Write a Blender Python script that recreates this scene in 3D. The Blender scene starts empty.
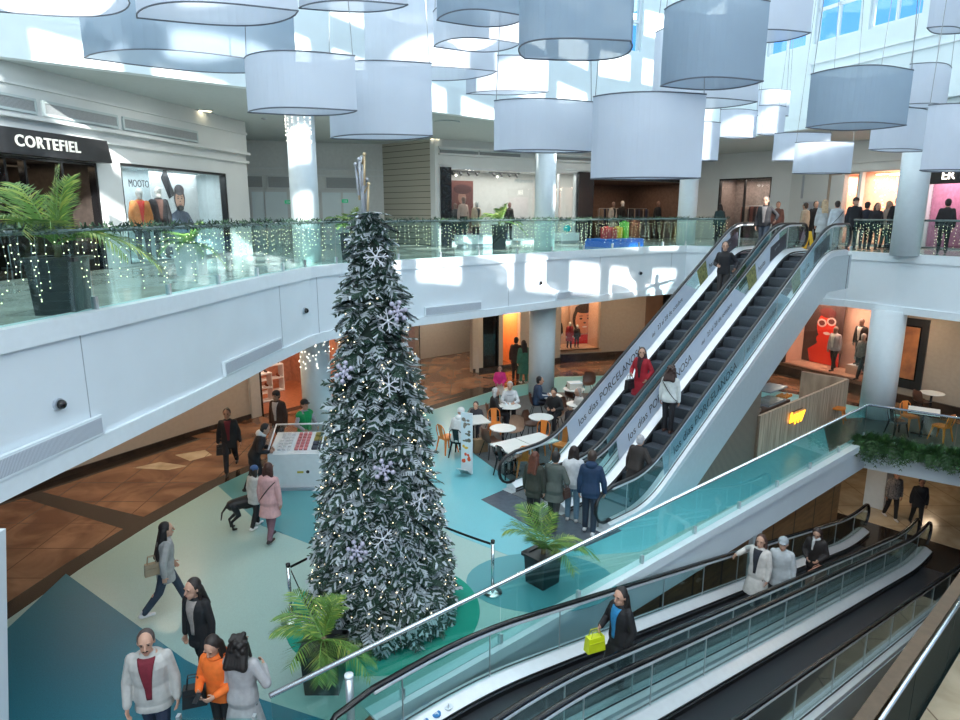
import bpy, math, random
from mathutils import Vector, Matrix
R = random.Random(11)
SC = bpy.context.scene
COL = SC.collection
pi = math.pi
F_PX, PITCH, CAM_Z = 666.0, math.radians(12.45), 6.5
UP, SOF = 5.23, 9.3          # upper floor level, underside of the upper soffit
LOW = -3.2                   # lower level

def ray(px, py):
    u = (px-480)/F_PX; v = (360-py)/F_PX
    return Vector((u, math.cos(PITCH)+v*math.sin(PITCH), -math.sin(PITCH)+v*math.cos(PITCH)))
def at(px, py, z=0.0):
    """where a sight line meets the horizontal plane z"""
    d = ray(px, py); return Vector((0, 0, CAM_Z)) + d*((z-CAM_Z)/d.z)
def atY(px, py, Y):
    d = ray(px, py); return Vector((0, 0, CAM_Z)) + d*(Y/d.y)

# ------------------------------------------------------------- materials
def mat(name, col, rough=.5, metal=0., spec=.5, var=.0, vscale=8., bump=0., emit=0., ecol=None, col2=None, sheen=0.):
    m = bpy.data.materials.new(name); m.use_nodes = True
    nt = m.node_tree; b = nt.nodes['Principled BSDF']
    b.inputs['Roughness'].default_value = rough
    b.inputs['Metallic'].default_value = metal
    b.inputs['Specular IOR Level'].default_value = spec
    c = (*col, 1)
    if var or col2:
        tc = nt.nodes.new('ShaderNodeTexCoord'); n = nt.nodes.new('ShaderNodeTexNoise')
        n.inputs['Scale'].default_value = vscale; n.inputs['Detail'].default_value = 4
        nt.links.new(tc.outputs['Object'], n.inputs['Vector'])
        r = nt.nodes.new('ShaderNodeValToRGB'); r.color_ramp.elements[0].position = .3; r.color_ramp.elements[1].position = .7
        lo = col2 if col2 else tuple(max(0, x*(1-var)) for x in col)
        hi = col if col2 else tuple(min(1, x*(1+var)) for x in col)
        r.color_ramp.elements[0].color = (*lo, 1); r.color_ramp.elements[1].color = (*hi, 1)
        nt.links.new(n.outputs['Fac'], r.inputs['Fac']); nt.links.new(r.outputs['Color'], b.inputs['Base Color'])
        if bump:
            bp = nt.nodes.new('ShaderNodeBump'); bp.inputs['Strength'].default_value = bump
            nt.links.new(n.outputs['Fac'], bp.inputs['Height']); nt.links.new(bp.outputs['Normal'], b.inputs['Normal'])
    else:
        b.inputs['Base Color'].default_value = c
    if emit:
        b.inputs['Emission Color'].default_value = (*(ecol or col), 1); b.inputs['Emission Strength'].default_value = emit
    return m
def glass_mat(name, tint, refl=1.0, rough=.02):
    m = bpy.data.materials.new(name); m.use_nodes = True; nt = m.node_tree; nt.nodes.clear()
    o = nt.nodes.new('ShaderNodeOutputMaterial'); mx = nt.nodes.new('ShaderNodeMixShader')
    t = nt.nodes.new('ShaderNodeBsdfTransparent'); t.inputs['Color'].default_value = (*tint, 1)
    g = nt.nodes.new('ShaderNodeBsdfGlossy'); g.inputs['Roughness'].default_value = rough
    f = nt.nodes.new('ShaderNodeLayerWeight'); f.inputs['Blend'].default_value = .5
    pw = nt.nodes.new('ShaderNodeMath'); pw.operation = 'POWER'; pw.inputs[1].default_value = 4.
    mu = nt.nodes.new('ShaderNodeMath'); mu.operation = 'MULTIPLY_ADD'; mu.inputs[1].default_value = .8*refl; mu.inputs[2].default_value = .045*refl; mu.use_clamp = True
    nt.links.new(f.outputs['Facing'], pw.inputs[0]); nt.links.new(pw.outputs[0], mu.inputs[0]); nt.links.new(mu.outputs[0], mx.inputs[0])
    nt.links.new(t.outputs[0], mx.inputs[1]); nt.links.new(g.outputs[0], mx.inputs[2]); nt.links.new(mx.outputs[0], o.inputs[0])
    return m
def fabric_mat(name, col, transl=.45, opac=.88):
    m = bpy.data.materials.new(name); m.use_nodes = True; nt = m.node_tree; nt.nodes.clear()
    o = nt.nodes.new('ShaderNodeOutputMaterial')
    d = nt.nodes.new('ShaderNodeBsdfDiffuse'); t = nt.nodes.new('ShaderNodeBsdfTranslucent'); tr = nt.nodes.new('ShaderNodeBsdfTransparent')
    tc = nt.nodes.new('ShaderNodeTexCoord'); n = nt.nodes.new('ShaderNodeTexNoise'); n.inputs['Scale'].default_value = 3
    nt.links.new(tc.outputs['Object'], n.inputs['Vector'])
    r = nt.nodes.new('ShaderNodeValToRGB'); r.color_ramp.elements[0].color = (*[c*.92 for c in col], 1); r.color_ramp.elements[1].color = (*col, 1)
    nt.links.new(n.outputs['Fac'], r.inputs['Fac'])
    nt.links.new(r.outputs[0], d.inputs[0]); nt.links.new(r.outputs[0], t.inputs[0])
    a = nt.nodes.new('ShaderNodeMixShader'); a.inputs[0].default_value = transl
    b = nt.nodes.new('ShaderNodeMixShader'); b.inputs[0].default_value = opac
    nt.links.new(d.outputs[0], a.inputs[1]); nt.links.new(t.outputs[0], a.inputs[2])
    nt.links.new(tr.outputs[0], b.inputs[1]); nt.links.new(a.outputs[0], b.inputs[2]); nt.links.new(b.outputs[0], o.inputs[0])
    return m
def marble_mat(name, a, b, rough=.12, scale=1.2, tile=0., joint=(.05, .03, .02)):
    m = bpy.data.materials.new(name); m.use_nodes = True; nt = m.node_tree; P = nt.nodes['Principled BSDF']
    P.inputs['Roughness'].default_value = rough
    tc = nt.nodes.new('ShaderNodeTexCoord'); n = nt.nodes.new('ShaderNodeTexNoise')
    n.inputs['Scale'].default_value = scale; n.inputs['Detail'].default_value = 8; n.inputs['Distortion'].default_value = 1.2
    nt.links.new(tc.outputs['Object'], n.inputs['Vector'])
    r = nt.nodes.new('ShaderNodeValToRGB'); r.color_ramp.elements[0].position = .35; r.color_ramp.elements[1].position = .68
    r.color_ramp.elements[0].color = (*a, 1); r.color_ramp.elements[1].color = (*b, 1)
    nt.links.new(n.outputs['Fac'], r.inputs['Fac'])
    out = r.outputs['Color']
    if tile:
        br = nt.nodes.new('ShaderNodeTexBrick'); br.offset = 0
        br.inputs['Scale'].default_value = 1; br.inputs['Brick Width'].default_value = tile; br.inputs['Row Height'].default_value = tile
        br.inputs['Mortar Size'].default_value = .012; br.inputs['Mortar'].default_value = (*joint, 1)
        nt.links.new(tc.outputs['Object'], br.inputs['Vector'])
        nt.links.new(out, br.inputs['Color1']); nt.links.new(out, br.inputs['Color2']); out = br.outputs['Color']
    nt.links.new(out, P.inputs['Base Color'])
    return m
def stripe_mat(name, a, b, scale, axis='X', rough=.5, duty=.5, metal=0.):
    """hard stripes along one object axis (grilles, ribs, planks)"""
    m = bpy.data.materials.new(name); m.use_nodes = True; nt = m.node_tree; P = nt.nodes['Principled BSDF']
    P.inputs['Roughness'].default_value = rough; P.inputs['Metallic'].default_value = metal
    tc = nt.nodes.new('ShaderNodeTexCoord'); sp = nt.nodes.new('ShaderNodeSeparateXYZ'); nt.links.new(tc.outputs['Object'], sp.inputs[0])
    mu = nt.nodes.new('ShaderNodeMath'); mu.operation = 'MULTIPLY'; mu.inputs[1].default_value = scale
    fr = nt.nodes.new('ShaderNodeMath'); fr.operation = 'FRACT'; gt = nt.nodes.new('ShaderNodeMath'); gt.operation = 'GREATER_THAN'; gt.inputs[1].default_value = duty
    nt.links.new(sp.outputs[axis], mu.inputs[0]); nt.links.new(mu.outputs[0], fr.inputs[0]); nt.links.new(fr.outputs[0], gt.inputs[0])
    mx = nt.nodes.new('ShaderNodeMix'); mx.data_type = 'RGBA'; mx.inputs['A'].default_value = (*a, 1); mx.inputs['B'].default_value = (*b, 1)
    nt.links.new(gt.outputs[0], mx.inputs['Factor']); nt.links.new(mx.outputs['Result'], P.inputs['Base Color'])
    return m
def wood_mat(name, a, b, rough=.45, sx=1., sy=1., sz=.12, plank=0., axis='X'):
    m = bpy.data.materials.new(name); m.use_nodes = True; nt = m.node_tree; P = nt.nodes['Principled BSDF']
    P.inputs['Roughness'].default_value = rough
    tc = nt.nodes.new('ShaderNodeTexCoord'); mp = nt.nodes.new('ShaderNodeMapping'); mp.inputs['Scale'].default_value = (sx*9, sy*9, sz*9)
    n = nt.nodes.new('ShaderNodeTexNoise'); n.inputs['Scale'].default_value = 1; n.inputs['Detail'].default_value = 6
    nt.links.new(tc.outputs['Object'], mp.inputs[0]); nt.links.new(mp.outputs[0], n.inputs['Vector'])
    r = nt.nodes.new('ShaderNodeValToRGB'); r.color_ramp.elements[0].position = .32; r.color_ramp.elements[1].position = .62
    r.color_ramp.elements[0].color = (*a, 1); r.color_ramp.elements[1].color = (*b, 1)
    nt.links.new(n.outputs['Fac'], r.inputs['Fac']); out = r.outputs[0]
    if plank:
        sp = nt.nodes.new('ShaderNodeSeparateXYZ'); nt.links.new(tc.outputs['Object'], sp.inputs[0])
        mu = nt.nodes.new('ShaderNodeMath'); mu.operation = 'MULTIPLY'; mu.inputs[1].default_value = 1/plank
        fr = nt.nodes.new('ShaderNodeMath'); fr.operation = 'FRACT'; lt = nt.nodes.new('ShaderNodeMath'); lt.operation = 'LESS_THAN'; lt.inputs[1].default_value = .06
        nt.links.new(sp.outputs[axis], mu.inputs[0]); nt.links.new(mu.outputs[0], fr.inputs[0]); nt.links.new(fr.outputs[0], lt.inputs[0])
        mx = nt.nodes.new('ShaderNodeMix'); mx.data_type = 'RGBA'; mx.inputs['B'].default_value = (*[c*.35 for c in a], 1)
        nt.links.new(lt.outputs[0], mx.inputs['Factor']); nt.links.new(out, mx.inputs['A']); out = mx.outputs['Result']
    nt.links.new(out, P.inputs['Base Color'])
    return m

_pc = {}
def paint(col, rough=.6, metal=0., var=.06, **k):
    key = (tuple(round(c, 3) for c in col), rough, metal, tuple(sorted(k.items())))
    if key not in _pc: _pc[key] = mat('paint_%d' % len(_pc), col, rough, metal, var=var, **k)
    return _pc[key]

# ------------------------------------------------------------- mesh building
class MB:
    def __init__(s): s.v = []; s.f = []; s.m = []; s.cur = 0
    def add(s, vs, fs):
        n = len(s.v); s.v.extend(tuple(p) for p in vs); s.f.extend(tuple(i+n for i in f) for f in fs); s.m.extend([s.cur]*len(fs)); return s
    def mi(s, i): s.cur = i; return s
    def box(s, c, d, rot=None, taper=1.):
        x, y, z = d[0]/2, d[1]/2, d[2]/2
        vs = [Vector((sx*x*(taper if sz > 0 else 1), sy*y*(taper if sz > 0 else 1), sz*z)) for sz in (-1, 1) for sy in (-1, 1) for sx in (-1, 1)]
        if rot is not None: vs = [rot @ v for v in vs]
        return s.add([v+Vector(c) for v in vs], [(0, 2, 3, 1), (4, 5, 7, 6), (0, 1, 5, 4), (2, 6, 7, 3), (0, 4, 6, 2), (1, 3, 7, 5)])
    def bb(s, x0, x1, y0, y1, z0, z1): return s.box(((x0+x1)/2, (y0+y1)/2, (z0+z1)/2), (x1-x0, y1-y0, z1-z0))
    def prism(s, poly, z0, z1):
        n = len(poly); vs = [(p[0], p[1], z0) for p in poly]+[(p[0], p[1], z1) for p in poly]
        return s.add(vs, [tuple(range(n))[::-1], tuple(range(n, 2*n))]+[(i, (i+1) % n, n+(i+1) % n, n+i) for i in range(n)])
    def xz_prism(s, poly, y0, y1):
        n = len(poly); vs = [(p[0], y0, p[1]) for p in poly]+[(p[0], y1, p[1]) for p in poly]
        return s.add(vs, [tuple(range(n)), tuple(range(n, 2*n))[::-1]]+[(i, n+i, n+(i+1) % n, (i+1) % n) for i in range(n)])
    def strip(s, lo, hi):
        """closed thin-walled quads between two polylines is not needed: plain ribbon"""
        n = len(lo); return s.add(list(lo)+list(hi), [(i, i+1, n+i+1, n+i) for i in range(n-1)])
    def cap(s, a, b, ra, rb=None, n=8, hemi=2):
        a = Vector(a); b = Vector(b); rb = ra if rb is None else rb
        d = b-a; L = d.length
        if L < 1e-6: d = Vector((0, 0, 1))
        d.normalize(); u = d.orthogonal().normalized(); w = d.cross(u)
        rings = []
        for i in range(hemi, 0, -1):
            t = i/(hemi+.5)*pi/2; rings.append((a-d*ra*math.sin(t), ra*math.cos(t)))
        rings += [(a, ra), (b, rb)]
        for i in range(1, hemi+1):
            t = i/(hemi+.5)*pi/2; rings.append((b+d*rb*math.sin(t), rb*math.cos(t)))
        return s.rings([[c+(u*math.cos(k*2*pi/n)+w*math.sin(k*2*pi/n))*r for k in range(n)] for c, r in rings])
    def rings(s, rs, close=True):
        n = len(rs[0]); vs = [p for r in rs for p in r]; fs = []
        for j in range(len(rs)-1):
            for k in range(n): fs.append((j*n+k, j*n+(k+1) % n, (j+1)*n+(k+1) % n, (j+1)*n+k))
        if close: fs.append(tuple(range(n))[::-1]); fs.append(tuple((len(rs)-1)*n+k for k in range(n)))
        return s.add(vs, fs)
    def cyl(s, a, b, r, r2=None, n=12):
        a = Vector(a); b = Vector(b); d = (b-a).normalized(); u = d.orthogonal().normalized(); w = d.cross(u); r2 = r if r2 is None else r2
        return s.rings([[c+(u*math.cos(k*2*pi/n)+w*math.sin(k*2*pi/n))*q for k in range(n)] for c, q in ((a, r), (b, r2))])
    def tube(s, pts, r, n=8, taper=None):
        pts = [Vector(p) for p in pts]; rs = []; u = None
        for i, p in enumerate(pts):
            d = (pts[min(i+1, len(pts)-1)]-pts[max(i-1, 0)]).normalized()
            if u is None: u = d.orthogonal().normalized()
            u = (u-d*u.dot(d)); u = u.normalized() if u.length > 1e-6 else d.orthogonal().normalized()
            w = d.cross(u); q = r if taper is None else r*(1+(taper-1)*i/(len(pts)-1))
            rs.append([p+(u*math.cos(k*2*pi/n)+w*math.sin(k*2*pi/n))*q for k in range(n)])
        return s.rings(rs)
    def lathe(s, prof, n=24, c=(0, 0, 0)):
        return s.rings([[(c[0]+r*math.cos(k*2*pi/n), c[1]+r*math.sin(k*2*pi/n), c[2]+z) for k in range(n)] for r, z in prof])
    def ell(s, c, r, n=10, m=6, rot=None):
        rs = []
        for j in range(m+1):
            t = -pi/2+pi*(j+.12)/(m+.24); ring = []
            for k in range(n):
                p = Vector((r[0]*math.cos(t)*math.cos(k*2*pi/n), r[1]*math.cos(t)*math.sin(k*2*pi/n), r[2]*math.sin(t)))
                if rot is not None: p = rot @ p
                ring.append(p+Vector(c))
            rs.append(ring)
        return s.rings(rs)
    def quad(s, a, b, c, d): return s.add([a, b, c, d], [(0, 1, 2, 3)])
    def build(s, name, mats, parent=None, smooth=False, loc=None, rotz=0., M=None):
        me = bpy.data.meshes.new(name); me.from_pydata(s.v, [], s.f)
        if not isinstance(mats, (list, tuple)): mats = [mats]
        for q in mats: me.materials.append(q)
        if len(mats) > 1: me.polygons.foreach_set('material_index', s.m)
        if smooth: me.polygons.foreach_set('use_smooth', [True]*len(me.polygons))
        me.update()
        o = bpy.data.objects.new(name, me); COL.objects.link(o)
        if parent: o.parent = parent
        if M is not None: o.matrix_world = M
        elif loc is not None: o.location = loc; o.rotation_euler = (0, 0, rotz)
        return o

def tag(o, label=None, cat=None, group=None, kind=None):
    if label: o['label'] = label
    if cat: o['category'] = cat
    if group: o['group'] = group
    if kind: o['kind'] = kind
    return o
def thing(name, label, cat, loc=(0, 0, 0), rotz=0., group=None):
    o = bpy.data.objects.new(name, None); COL.objects.link(o); o.location = loc; o.rotation_euler = (0, 0, rotz); o.empty_display_size = .2
    return tag(o, label, cat, group)
def struct(o): o['kind'] = 'structure'; return o
def dup(root, loc, rotz=0., label=None, group=None, scale=None):
    """a copy of a thing together with copies of its parts and sub-parts"""
    def rec(o, par):
        c = o.copy(); COL.objects.link(c)
        if par is not None: c.parent = par
        for ch in KIDS.get(o.name, ()): rec(ch, c)
        return c
    KIDS = {}
    def walk(o):
        for ch in o.children: KIDS.setdefault(o.name, []).append(ch); walk(ch)
    walk(root); r = rec(root, None); r.location = loc; r.rotation_euler = (0, 0, rotz)
    if scale: r.scale = (scale,)*3
    if label: r['label'] = label
    if group: r['group'] = group
    return r
def text(name, body, size, m, parent=None, loc=(0, 0, 0), rot=(pi/2, 0, 0), ext=.006, shear=0., align='CENTER', sx=1., bold=0., space=1.):
    cu = bpy.data.curves.new(name, 'FONT'); cu.body = body; cu.size = size; cu.extrude = ext; cu.shear = shear; cu.align_x = align; cu.align_y = 'CENTER'; cu.offset = bold; cu.space_character = space
    cu.materials.append(m); cu.resolution_u = 3
    o = bpy.data.objects.new(name, cu); COL.objects.link(o); o.location = loc; o.rotation_euler = rot; o.scale = (sx, 1, 1)
    if parent: o.parent = parent
    PENDING.append(o); return o
PENDING = []
def remeshed(mb, name, m, parent, voxel, smooth=2):
    o = mb.build(name, m, parent)
    q = o.modifiers.new('r', 'REMESH'); q.mode = 'VOXEL'; q.voxel_size = voxel; q.use_smooth_shade = True
    if smooth:
        q = o.modifiers.new('s', 'SMOOTH'); q.factor = .5; q.iterations = smooth
    PENDING.append(o); return o
def flush():
    dg = bpy.context.evaluated_depsgraph_get()
    for o in PENDING:
        if o.type == 'FONT':
            me = bpy.data.meshes.new_from_object(o.evaluated_get(dg)); n = bpy.data.objects.new('lettering', me); COL.objects.link(n)
            n.parent = o.parent; n.matrix_basis = o.matrix_basis.copy(); bpy.data.objects.remove(o); n.name = 'lettering'; continue
        me = bpy.data.meshes.new_from_object(o.evaluated_get(dg)); old = o.data; o.modifiers.clear(); o.data = me
        me.name = o.name
        for p in me.polygons: p.use_smooth = True
        bpy.data.meshes.remove(old)
    PENDING.clear()
def light_area(name, loc, size, power, col=(1, 1, 1), rot=(0, 0, 0), spread=pi, size_y=None):
    l = bpy.data.lights.new(name, 'AREA'); l.energy = power; l.color = col; l.size = size; l.spread = spread
    if size_y: l.shape = 'RECTANGLE'; l.size_y = size_y
    o = bpy.data.objects.new(name, l); COL.objects.link(o); o.location = loc; o.rotation_euler = rot; return o

# ------------------------------------------------------------- shared materials
M = {}
M['white'] = mat('white_panel', (.74, .82, .87), .35, var=.02, vscale=1.5)
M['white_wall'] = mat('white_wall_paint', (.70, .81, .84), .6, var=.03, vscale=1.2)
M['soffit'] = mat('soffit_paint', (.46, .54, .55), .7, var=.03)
M['fascia_trim'] = mat('fascia_trim', (.76, .84, .88), .3, var=.02)
M['grey_trim'] = mat('grey_vent_metal', (.42, .47, .53), .4, .3, var=.08, vscale=120)
M['column'] = mat('column_paint', (.70, .79, .83), .35, var=.02)
M['dark'] = mat('dark_panel', (.015, .016, .018), .35, var=.2)
M['black'] = mat('black_rubber', (.008, .008, .009), .35, var=.2)
M['blackgloss'] = mat('black_gloss', (.01, .01, .011), .15, var=.2)
M['chrome'] = mat('brushed_steel', (.75, .78, .80), .22, 1., var=.05, vscale=40)
M['steel'] = mat('satin_steel', (.62, .66, .68), .35, .8, var=.06, vscale=30)
M['deck'] = mat('escalator_deck_metal', (.80, .84, .88), .28, .35, var=.03)
M['cladding'] = mat('escalator_cladding', (.55, .63, .66), .4, .2, var=.03)
M['glass'] = glass_mat('clear_teal_glass', (.80, .955, .94), 1.)
M['glass_clear'] = glass_mat('shop_glass', (.94, .97, .97), 1.0)
M['glass_esc'] = glass_mat('escalator_glass', (.84, .955, .955), 1.2)
M['cream'] = mat('cream_panel', (.46, .42, .36), .5, var=.05)
M['beige'] = mat('beige_panel', (.36, .31, .25), .5, var=.06)
M['brownwall'] = mat('brown_wall', (.16, .10, .065), .3, var=.15, vscale=2)
M['marble'] = marble_mat('brown_marble', (.13, .062, .035), (.30, .165, .095), .10, .9, 1.1, (.10, .05, .03))
M['marble_dark'] = marble_mat('dark_marble', (.022, .017, .015), (.05, .038, .03), .12, 2.)
M['marble_beige'] = marble_mat('beige_marble', (.42, .34, .23), (.58, .49, .35), .14, 1.1, 1.5, (.2, .15, .1))
M['granite'] = mat('green_black_granite', (.012, .02, .018), .2, var=.6, vscale=60)
M['bulb'] = mat('warm_bulb', (1, .85, .6), emit=4., ecol=(1, .78, .48))
M['bulbw'] = mat('white_bulb', (1, .95, .85), emit=3.5, ecol=(1, .92, .78))
M['lamp'] = mat('lamp_diffuser', (1, .9, .7), emit=6., ecol=(1, .82, .55))
M['warmpanel'] = mat('lit_warm_panel', (1, .6, .35), emit=1.6, ecol=(1, .55, .3))
M['leaf'] = mat('palm_leaf', (.16, .30, .07), .45, col2=(.07, .18, .03), vscale=6)
M['leaf_y'] = mat('palm_leaf_yellow', (.42, .46, .12), .45, col2=(.22, .36, .06), vscale=5)
M['fir'] = mat('fir_needles', (.03, .075, .05), .6, col2=(.012, .035, .025), vscale=12)
M['flock'] = mat('snow_flock', (.42, .48, .52), .8, var=.12, vscale=20)
M['orange'] = mat('orange_metal', (.72, .22, .03), .35, .1, var=.08)
M['brownshell'] = mat('brown_shell', (.12, .055, .035), .4, var=.12)
M['tan'] = mat('tan_fabric', (.30, .19, .13), .8, var=.1)
M['tabletop'] = mat('white_laminate', (.72, .74, .72), .3, var=.03)
M['skin'] = mat('skin', (.52, .30, .21), .5, var=.05)
M['skin_d'] = mat('skin_shade', (.36, .19, .12), .5, var=.05)
M['wire'] = mat('thin_wire', (.25, .28, .30), .4, .5, var=.05)
# ============================================================= the building
FW = Vector((.736, .677, 0)); RT = Vector((.677, -.736, 0))       # travelator run / its right-hand side
S0 = Vector((-.82, 7.35, 0))
def T(s, r, z=0.): p = S0+FW*s+RT*r; return Vector((p.x, p.y, z))
W0, W3 = T(-.3, -.62), T(-.3, 4.1)
BC = Vector((11.33, 18.62, 0)); W2 = Vector((14.8, 16.1, 0))
RA = Vector((-2.43, 6.68, 0))

m_cyan = mat('resin_cyan', (.17, .50, .57), .3, var=.10, vscale=90)
m_pale = mat('resin_pale_green', (.34, .50, .47), .32, var=.10, vscale=90)
m_blue = mat('resin_blue', (.02, .165, .23), .42, spec=.25, var=.16, vscale=90)
m_teal = mat('resin_teal', (.09, .31, .35), .36, spec=.35, var=.12, vscale=90)
m_carpet = mat('cafe_grey_planks', (.10, .115, .125), .5, var=.25, vscale=14)

b = MB()
b.prism([(p[0], p[1]) for p in (W0, BC, W2, (30, 16.1), (30, 46), (-30, 46), (-30, W0.y))], -.85, 0)
b.prism([(p[0], p[1]) for p in ((-30, W0.y), W0, W3, W2, (30, 16.1), (30, -6), (-30, -6))], -.85, 0)
struct(b.build('floor', M['marble']))
def overlay(name, pts, m, z0=.0, z1=.006):
    return struct(MB().prism([(p[0], p[1]) for p in pts], z0, z1).build(name, m))
arc = [(-7.7, 5.), (-7.75, 9.6), (-7.45, 11.4), (-7.05, 13.1), (-6.4, 15.2), (-5.3, 17.1), (-3.6, 19.3), (-1.7, 21.5), (.77, 24.4), (3.2, 26.3), (6, 26.6), (9, 25.8), (11.6, 23.6), (14.2, 20.6)]
def grow(pts, d):
    out = []
    for i, p in enumerate(pts):
        a = Vector(pts[max(i-1, 0)]); c = Vector(pts[min(i+1, len(pts)-1)]); t = (c-a).normalized(); out.append((p[0]-t.y*d, p[1]+t.x*d))
    return out
edge = [(13.6, 16.98), tuple(BC[:2]), tuple(W0[:2]), (-3.2, 5.)]
overlay('floor_border', grow(arc, .42)+[(15., 18.6)]+edge, M['marble_dark'], 0, .003)
overlay('floor_resin', arc+[(14.6, 18.8)]+edge, m_pale)
G = lambda pts: [at(x, y)[:2] for x, y in pts]
overlay('floor_blue', G([(2, 634), (66, 574), (185, 660), (262, 700), (330, 722)])+[(-1.6, 6.9), (-3.2, 5.02), (-7.6, 5.02)], m_blue, .006, .009)
overlay('floor_teal', G([(218, 486), (262, 526), (330, 552), (400, 560), (400, 500), (300, 478), (252, 470)]), m_teal, .006, .009)
overlay('floor_cyan', [(-3.5, 19.3), (-1.7, 21.4), (.77, 24.3), (3.2, 26.2), (6, 26.5), (9, 25.7), (11.6, 23.5), (14.1, 20.6), (14.5, 18.8)]+[tuple(BC[:2])]+G([(640, 552), (520, 560), (455, 535), (400, 500), (340, 470)]), m_cyan, .006, .009)
overlay('floor_planter_disc', [(1.1+1.35*math.cos(a*pi/16), 10.9+1.0*math.sin(a*pi/16)) for a in range(32)], m_teal, .006, .0095)
overlay('floor_cafe', G([(474, 454), (452, 436), (470, 408), (540, 392), (640, 395), (655, 400), (600, 470), (548, 506), (512, 482)]), m_carpet, .009, .012)
overlay('floor_cafe_right', [(9.7, 17.5), (11.32, 18.95), (14.8, 16.45), (16.5, 17.2), (14.5, 21), (11, 20.5)], mat('cafe_dark_floor', (.05, .055, .055), .3, var=.2), .009, .012)
overlay('floor_landing', G([(481, 500), (520, 483), (622, 531), (575, 552)]), mat('landing_dark', (.09, .11, .14), .22, var=.15), .0095, .0115)
# dark diamonds and bands let into the brown marble
overlay('floor_band', G([(20, 497), (42, 492), (152, 519), (130, 531)]), M['marble_dark'], 0, .002)
for q in ([(428, 402), (500, 389), (478, 387), (452, 395)],):
    overlay('floor_inlay', G(q), M['marble_dark'], 0, .002)
for q in ([(160, 462), (188, 466), (168, 470), (133, 468)], [(175, 455), (205, 450), (212, 455), (190, 461)]):
    overlay('floor_tile', G(q), M['marble_beige'], 0, .002)
# walkway along the left shops: dark border at the shop fronts
# slab edge, ground floor: white fascia with a kerb
def edge_band(name, pts, z0, z1, out, m, inn=.25):
    """a vertical band along a polyline; out = thickness towards the atrium (right of the direction of travel)"""
    o = grow(pts, -out); i = grow(pts, inn); mb = MB(); n = len(pts)
    vs = [(*p, z0) for p in o]+[(*p, z1) for p in o]+[(*p, z1) for p in i]+[(*p, z0) for p in i]
    fs = []
    for k in range(n-1):
        for j in range(4): fs.append((j*n+k, j*n+k+1, ((j+1) % 4)*n+k+1, ((j+1) % 4)*n+k))
    fs += [(0, n, 2*n, 3*n), (n-1, 4*n-1, 3*n-1, 2*n-1)]
    mb.add(vs, fs); return mb.build(name, m)
gedge = [tuple((W0+(RA-BC).normalized()*1.5)[:2]), tuple(BC[:2]), (W2.x, W2.y)]
ge0 = [tuple(W0[:2]), tuple(BC[:2]), (W2.x, W2.y)]
struct(edge_band('trim_ground_fascia', ge0, -.87, -.02, .06, M['white'], -.005))
struct(edge_band('trim_ground_kerb', ge0, -.16, .03, .16, M['fascia_trim'], .12))
rw = [tuple(T(16.9, 4.1)[:2]), tuple(W3[:2])]
struct(edge_band('trim_right_fascia', rw, -.87, -.02, .05, M['brownwall'], -.005))
struct(edge_band('trim_right_kerb', [tuple(T(16., 4.1)[:2]), tuple(T(-.3, 4.1)[:2])], -.06, .012, .10, M['granite'], .24))
overlay('floor_right', [T(-.2, 4.34)[:2], T(17, 4.34)[:2], T(17, 8)[:2], T(-4, 8)[:2], T(-4, 4.34)[:2]][::-1], M['marble_beige'])
# lower level
b = MB().bb(-8, 32, 0, 46, LOW-.3, LOW)
struct(b.build('floor_lower', M['marble_beige']))
overlay('floor_lower_border', [T(14.6, -3)[:2], T(18.2, -3)[:2], T(18.2, 5.5)[:2], T(14.6, 5.5)[:2]], M['marble_dark'], LOW, LOW+.004)
lowwood = wood_mat('lower_wood_panels', (.16, .075, .03), (.30, .15, .06), .35, .2, .2, 1.2, 1.25, 'X')
ed_ = (BC-W0).normalized(); el_ = Vector((-ed_.y, ed_.x, 0))*.38
p0, p1 = W0+ed_*1.+el_, BC-ed_*.35+el_
def frame(p0, p1, z=0.):
    a = Vector((p0[0], p0[1], z)); d = Vector((p1[0]-p0[0], p1[1]-p0[1], 0)); L = d.length; d.normalize()
    m = Matrix(((d.x, -d.y, 0, a.x), (d.y, d.x, 0, a.y), (0, 0, 1, a.z), (0, 0, 0, 1))); return m, L
Mx, L = frame(p0, p1, LOW)
lw = MB().bb(0, L, 0, .2, 0, -LOW-.85)
for zz in (.85, 1.7): lw.bb(0, L, -.006, 0, zz, zz+.015)
struct(lw.build('wall_lower', lowwood, M=Mx))
struct(MB().bb(-.2, .25, -.10, .1, 0, -LOW-.85).build('column', M['column'], M=frame(p0+ed_*10.2, p0+ed_*12, LOW)[0]))
struct(MB().bb(-.35, .35, -.3, .3, 0, -LOW-.85).build('column', M['column'], M=frame((13.5, 21.1), (14.3, 21.8), LOW)[0]))
struct(MB().bb(0, 26, 0, .2, 0, -LOW-.85).build('wall_lower_far', mat('lower_shop_dark', (.035, .03, .028), .4, var=.3), M=frame((8, 29), (32, 19), LOW)[0]))
struct(MB().bb(0, 20, 0, .2, 0, -LOW-.85).build('wall_lower_right', M['brownwall'], M=frame(T(14, 4.35), T(-4, 4.35), LOW)[0]))

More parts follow.
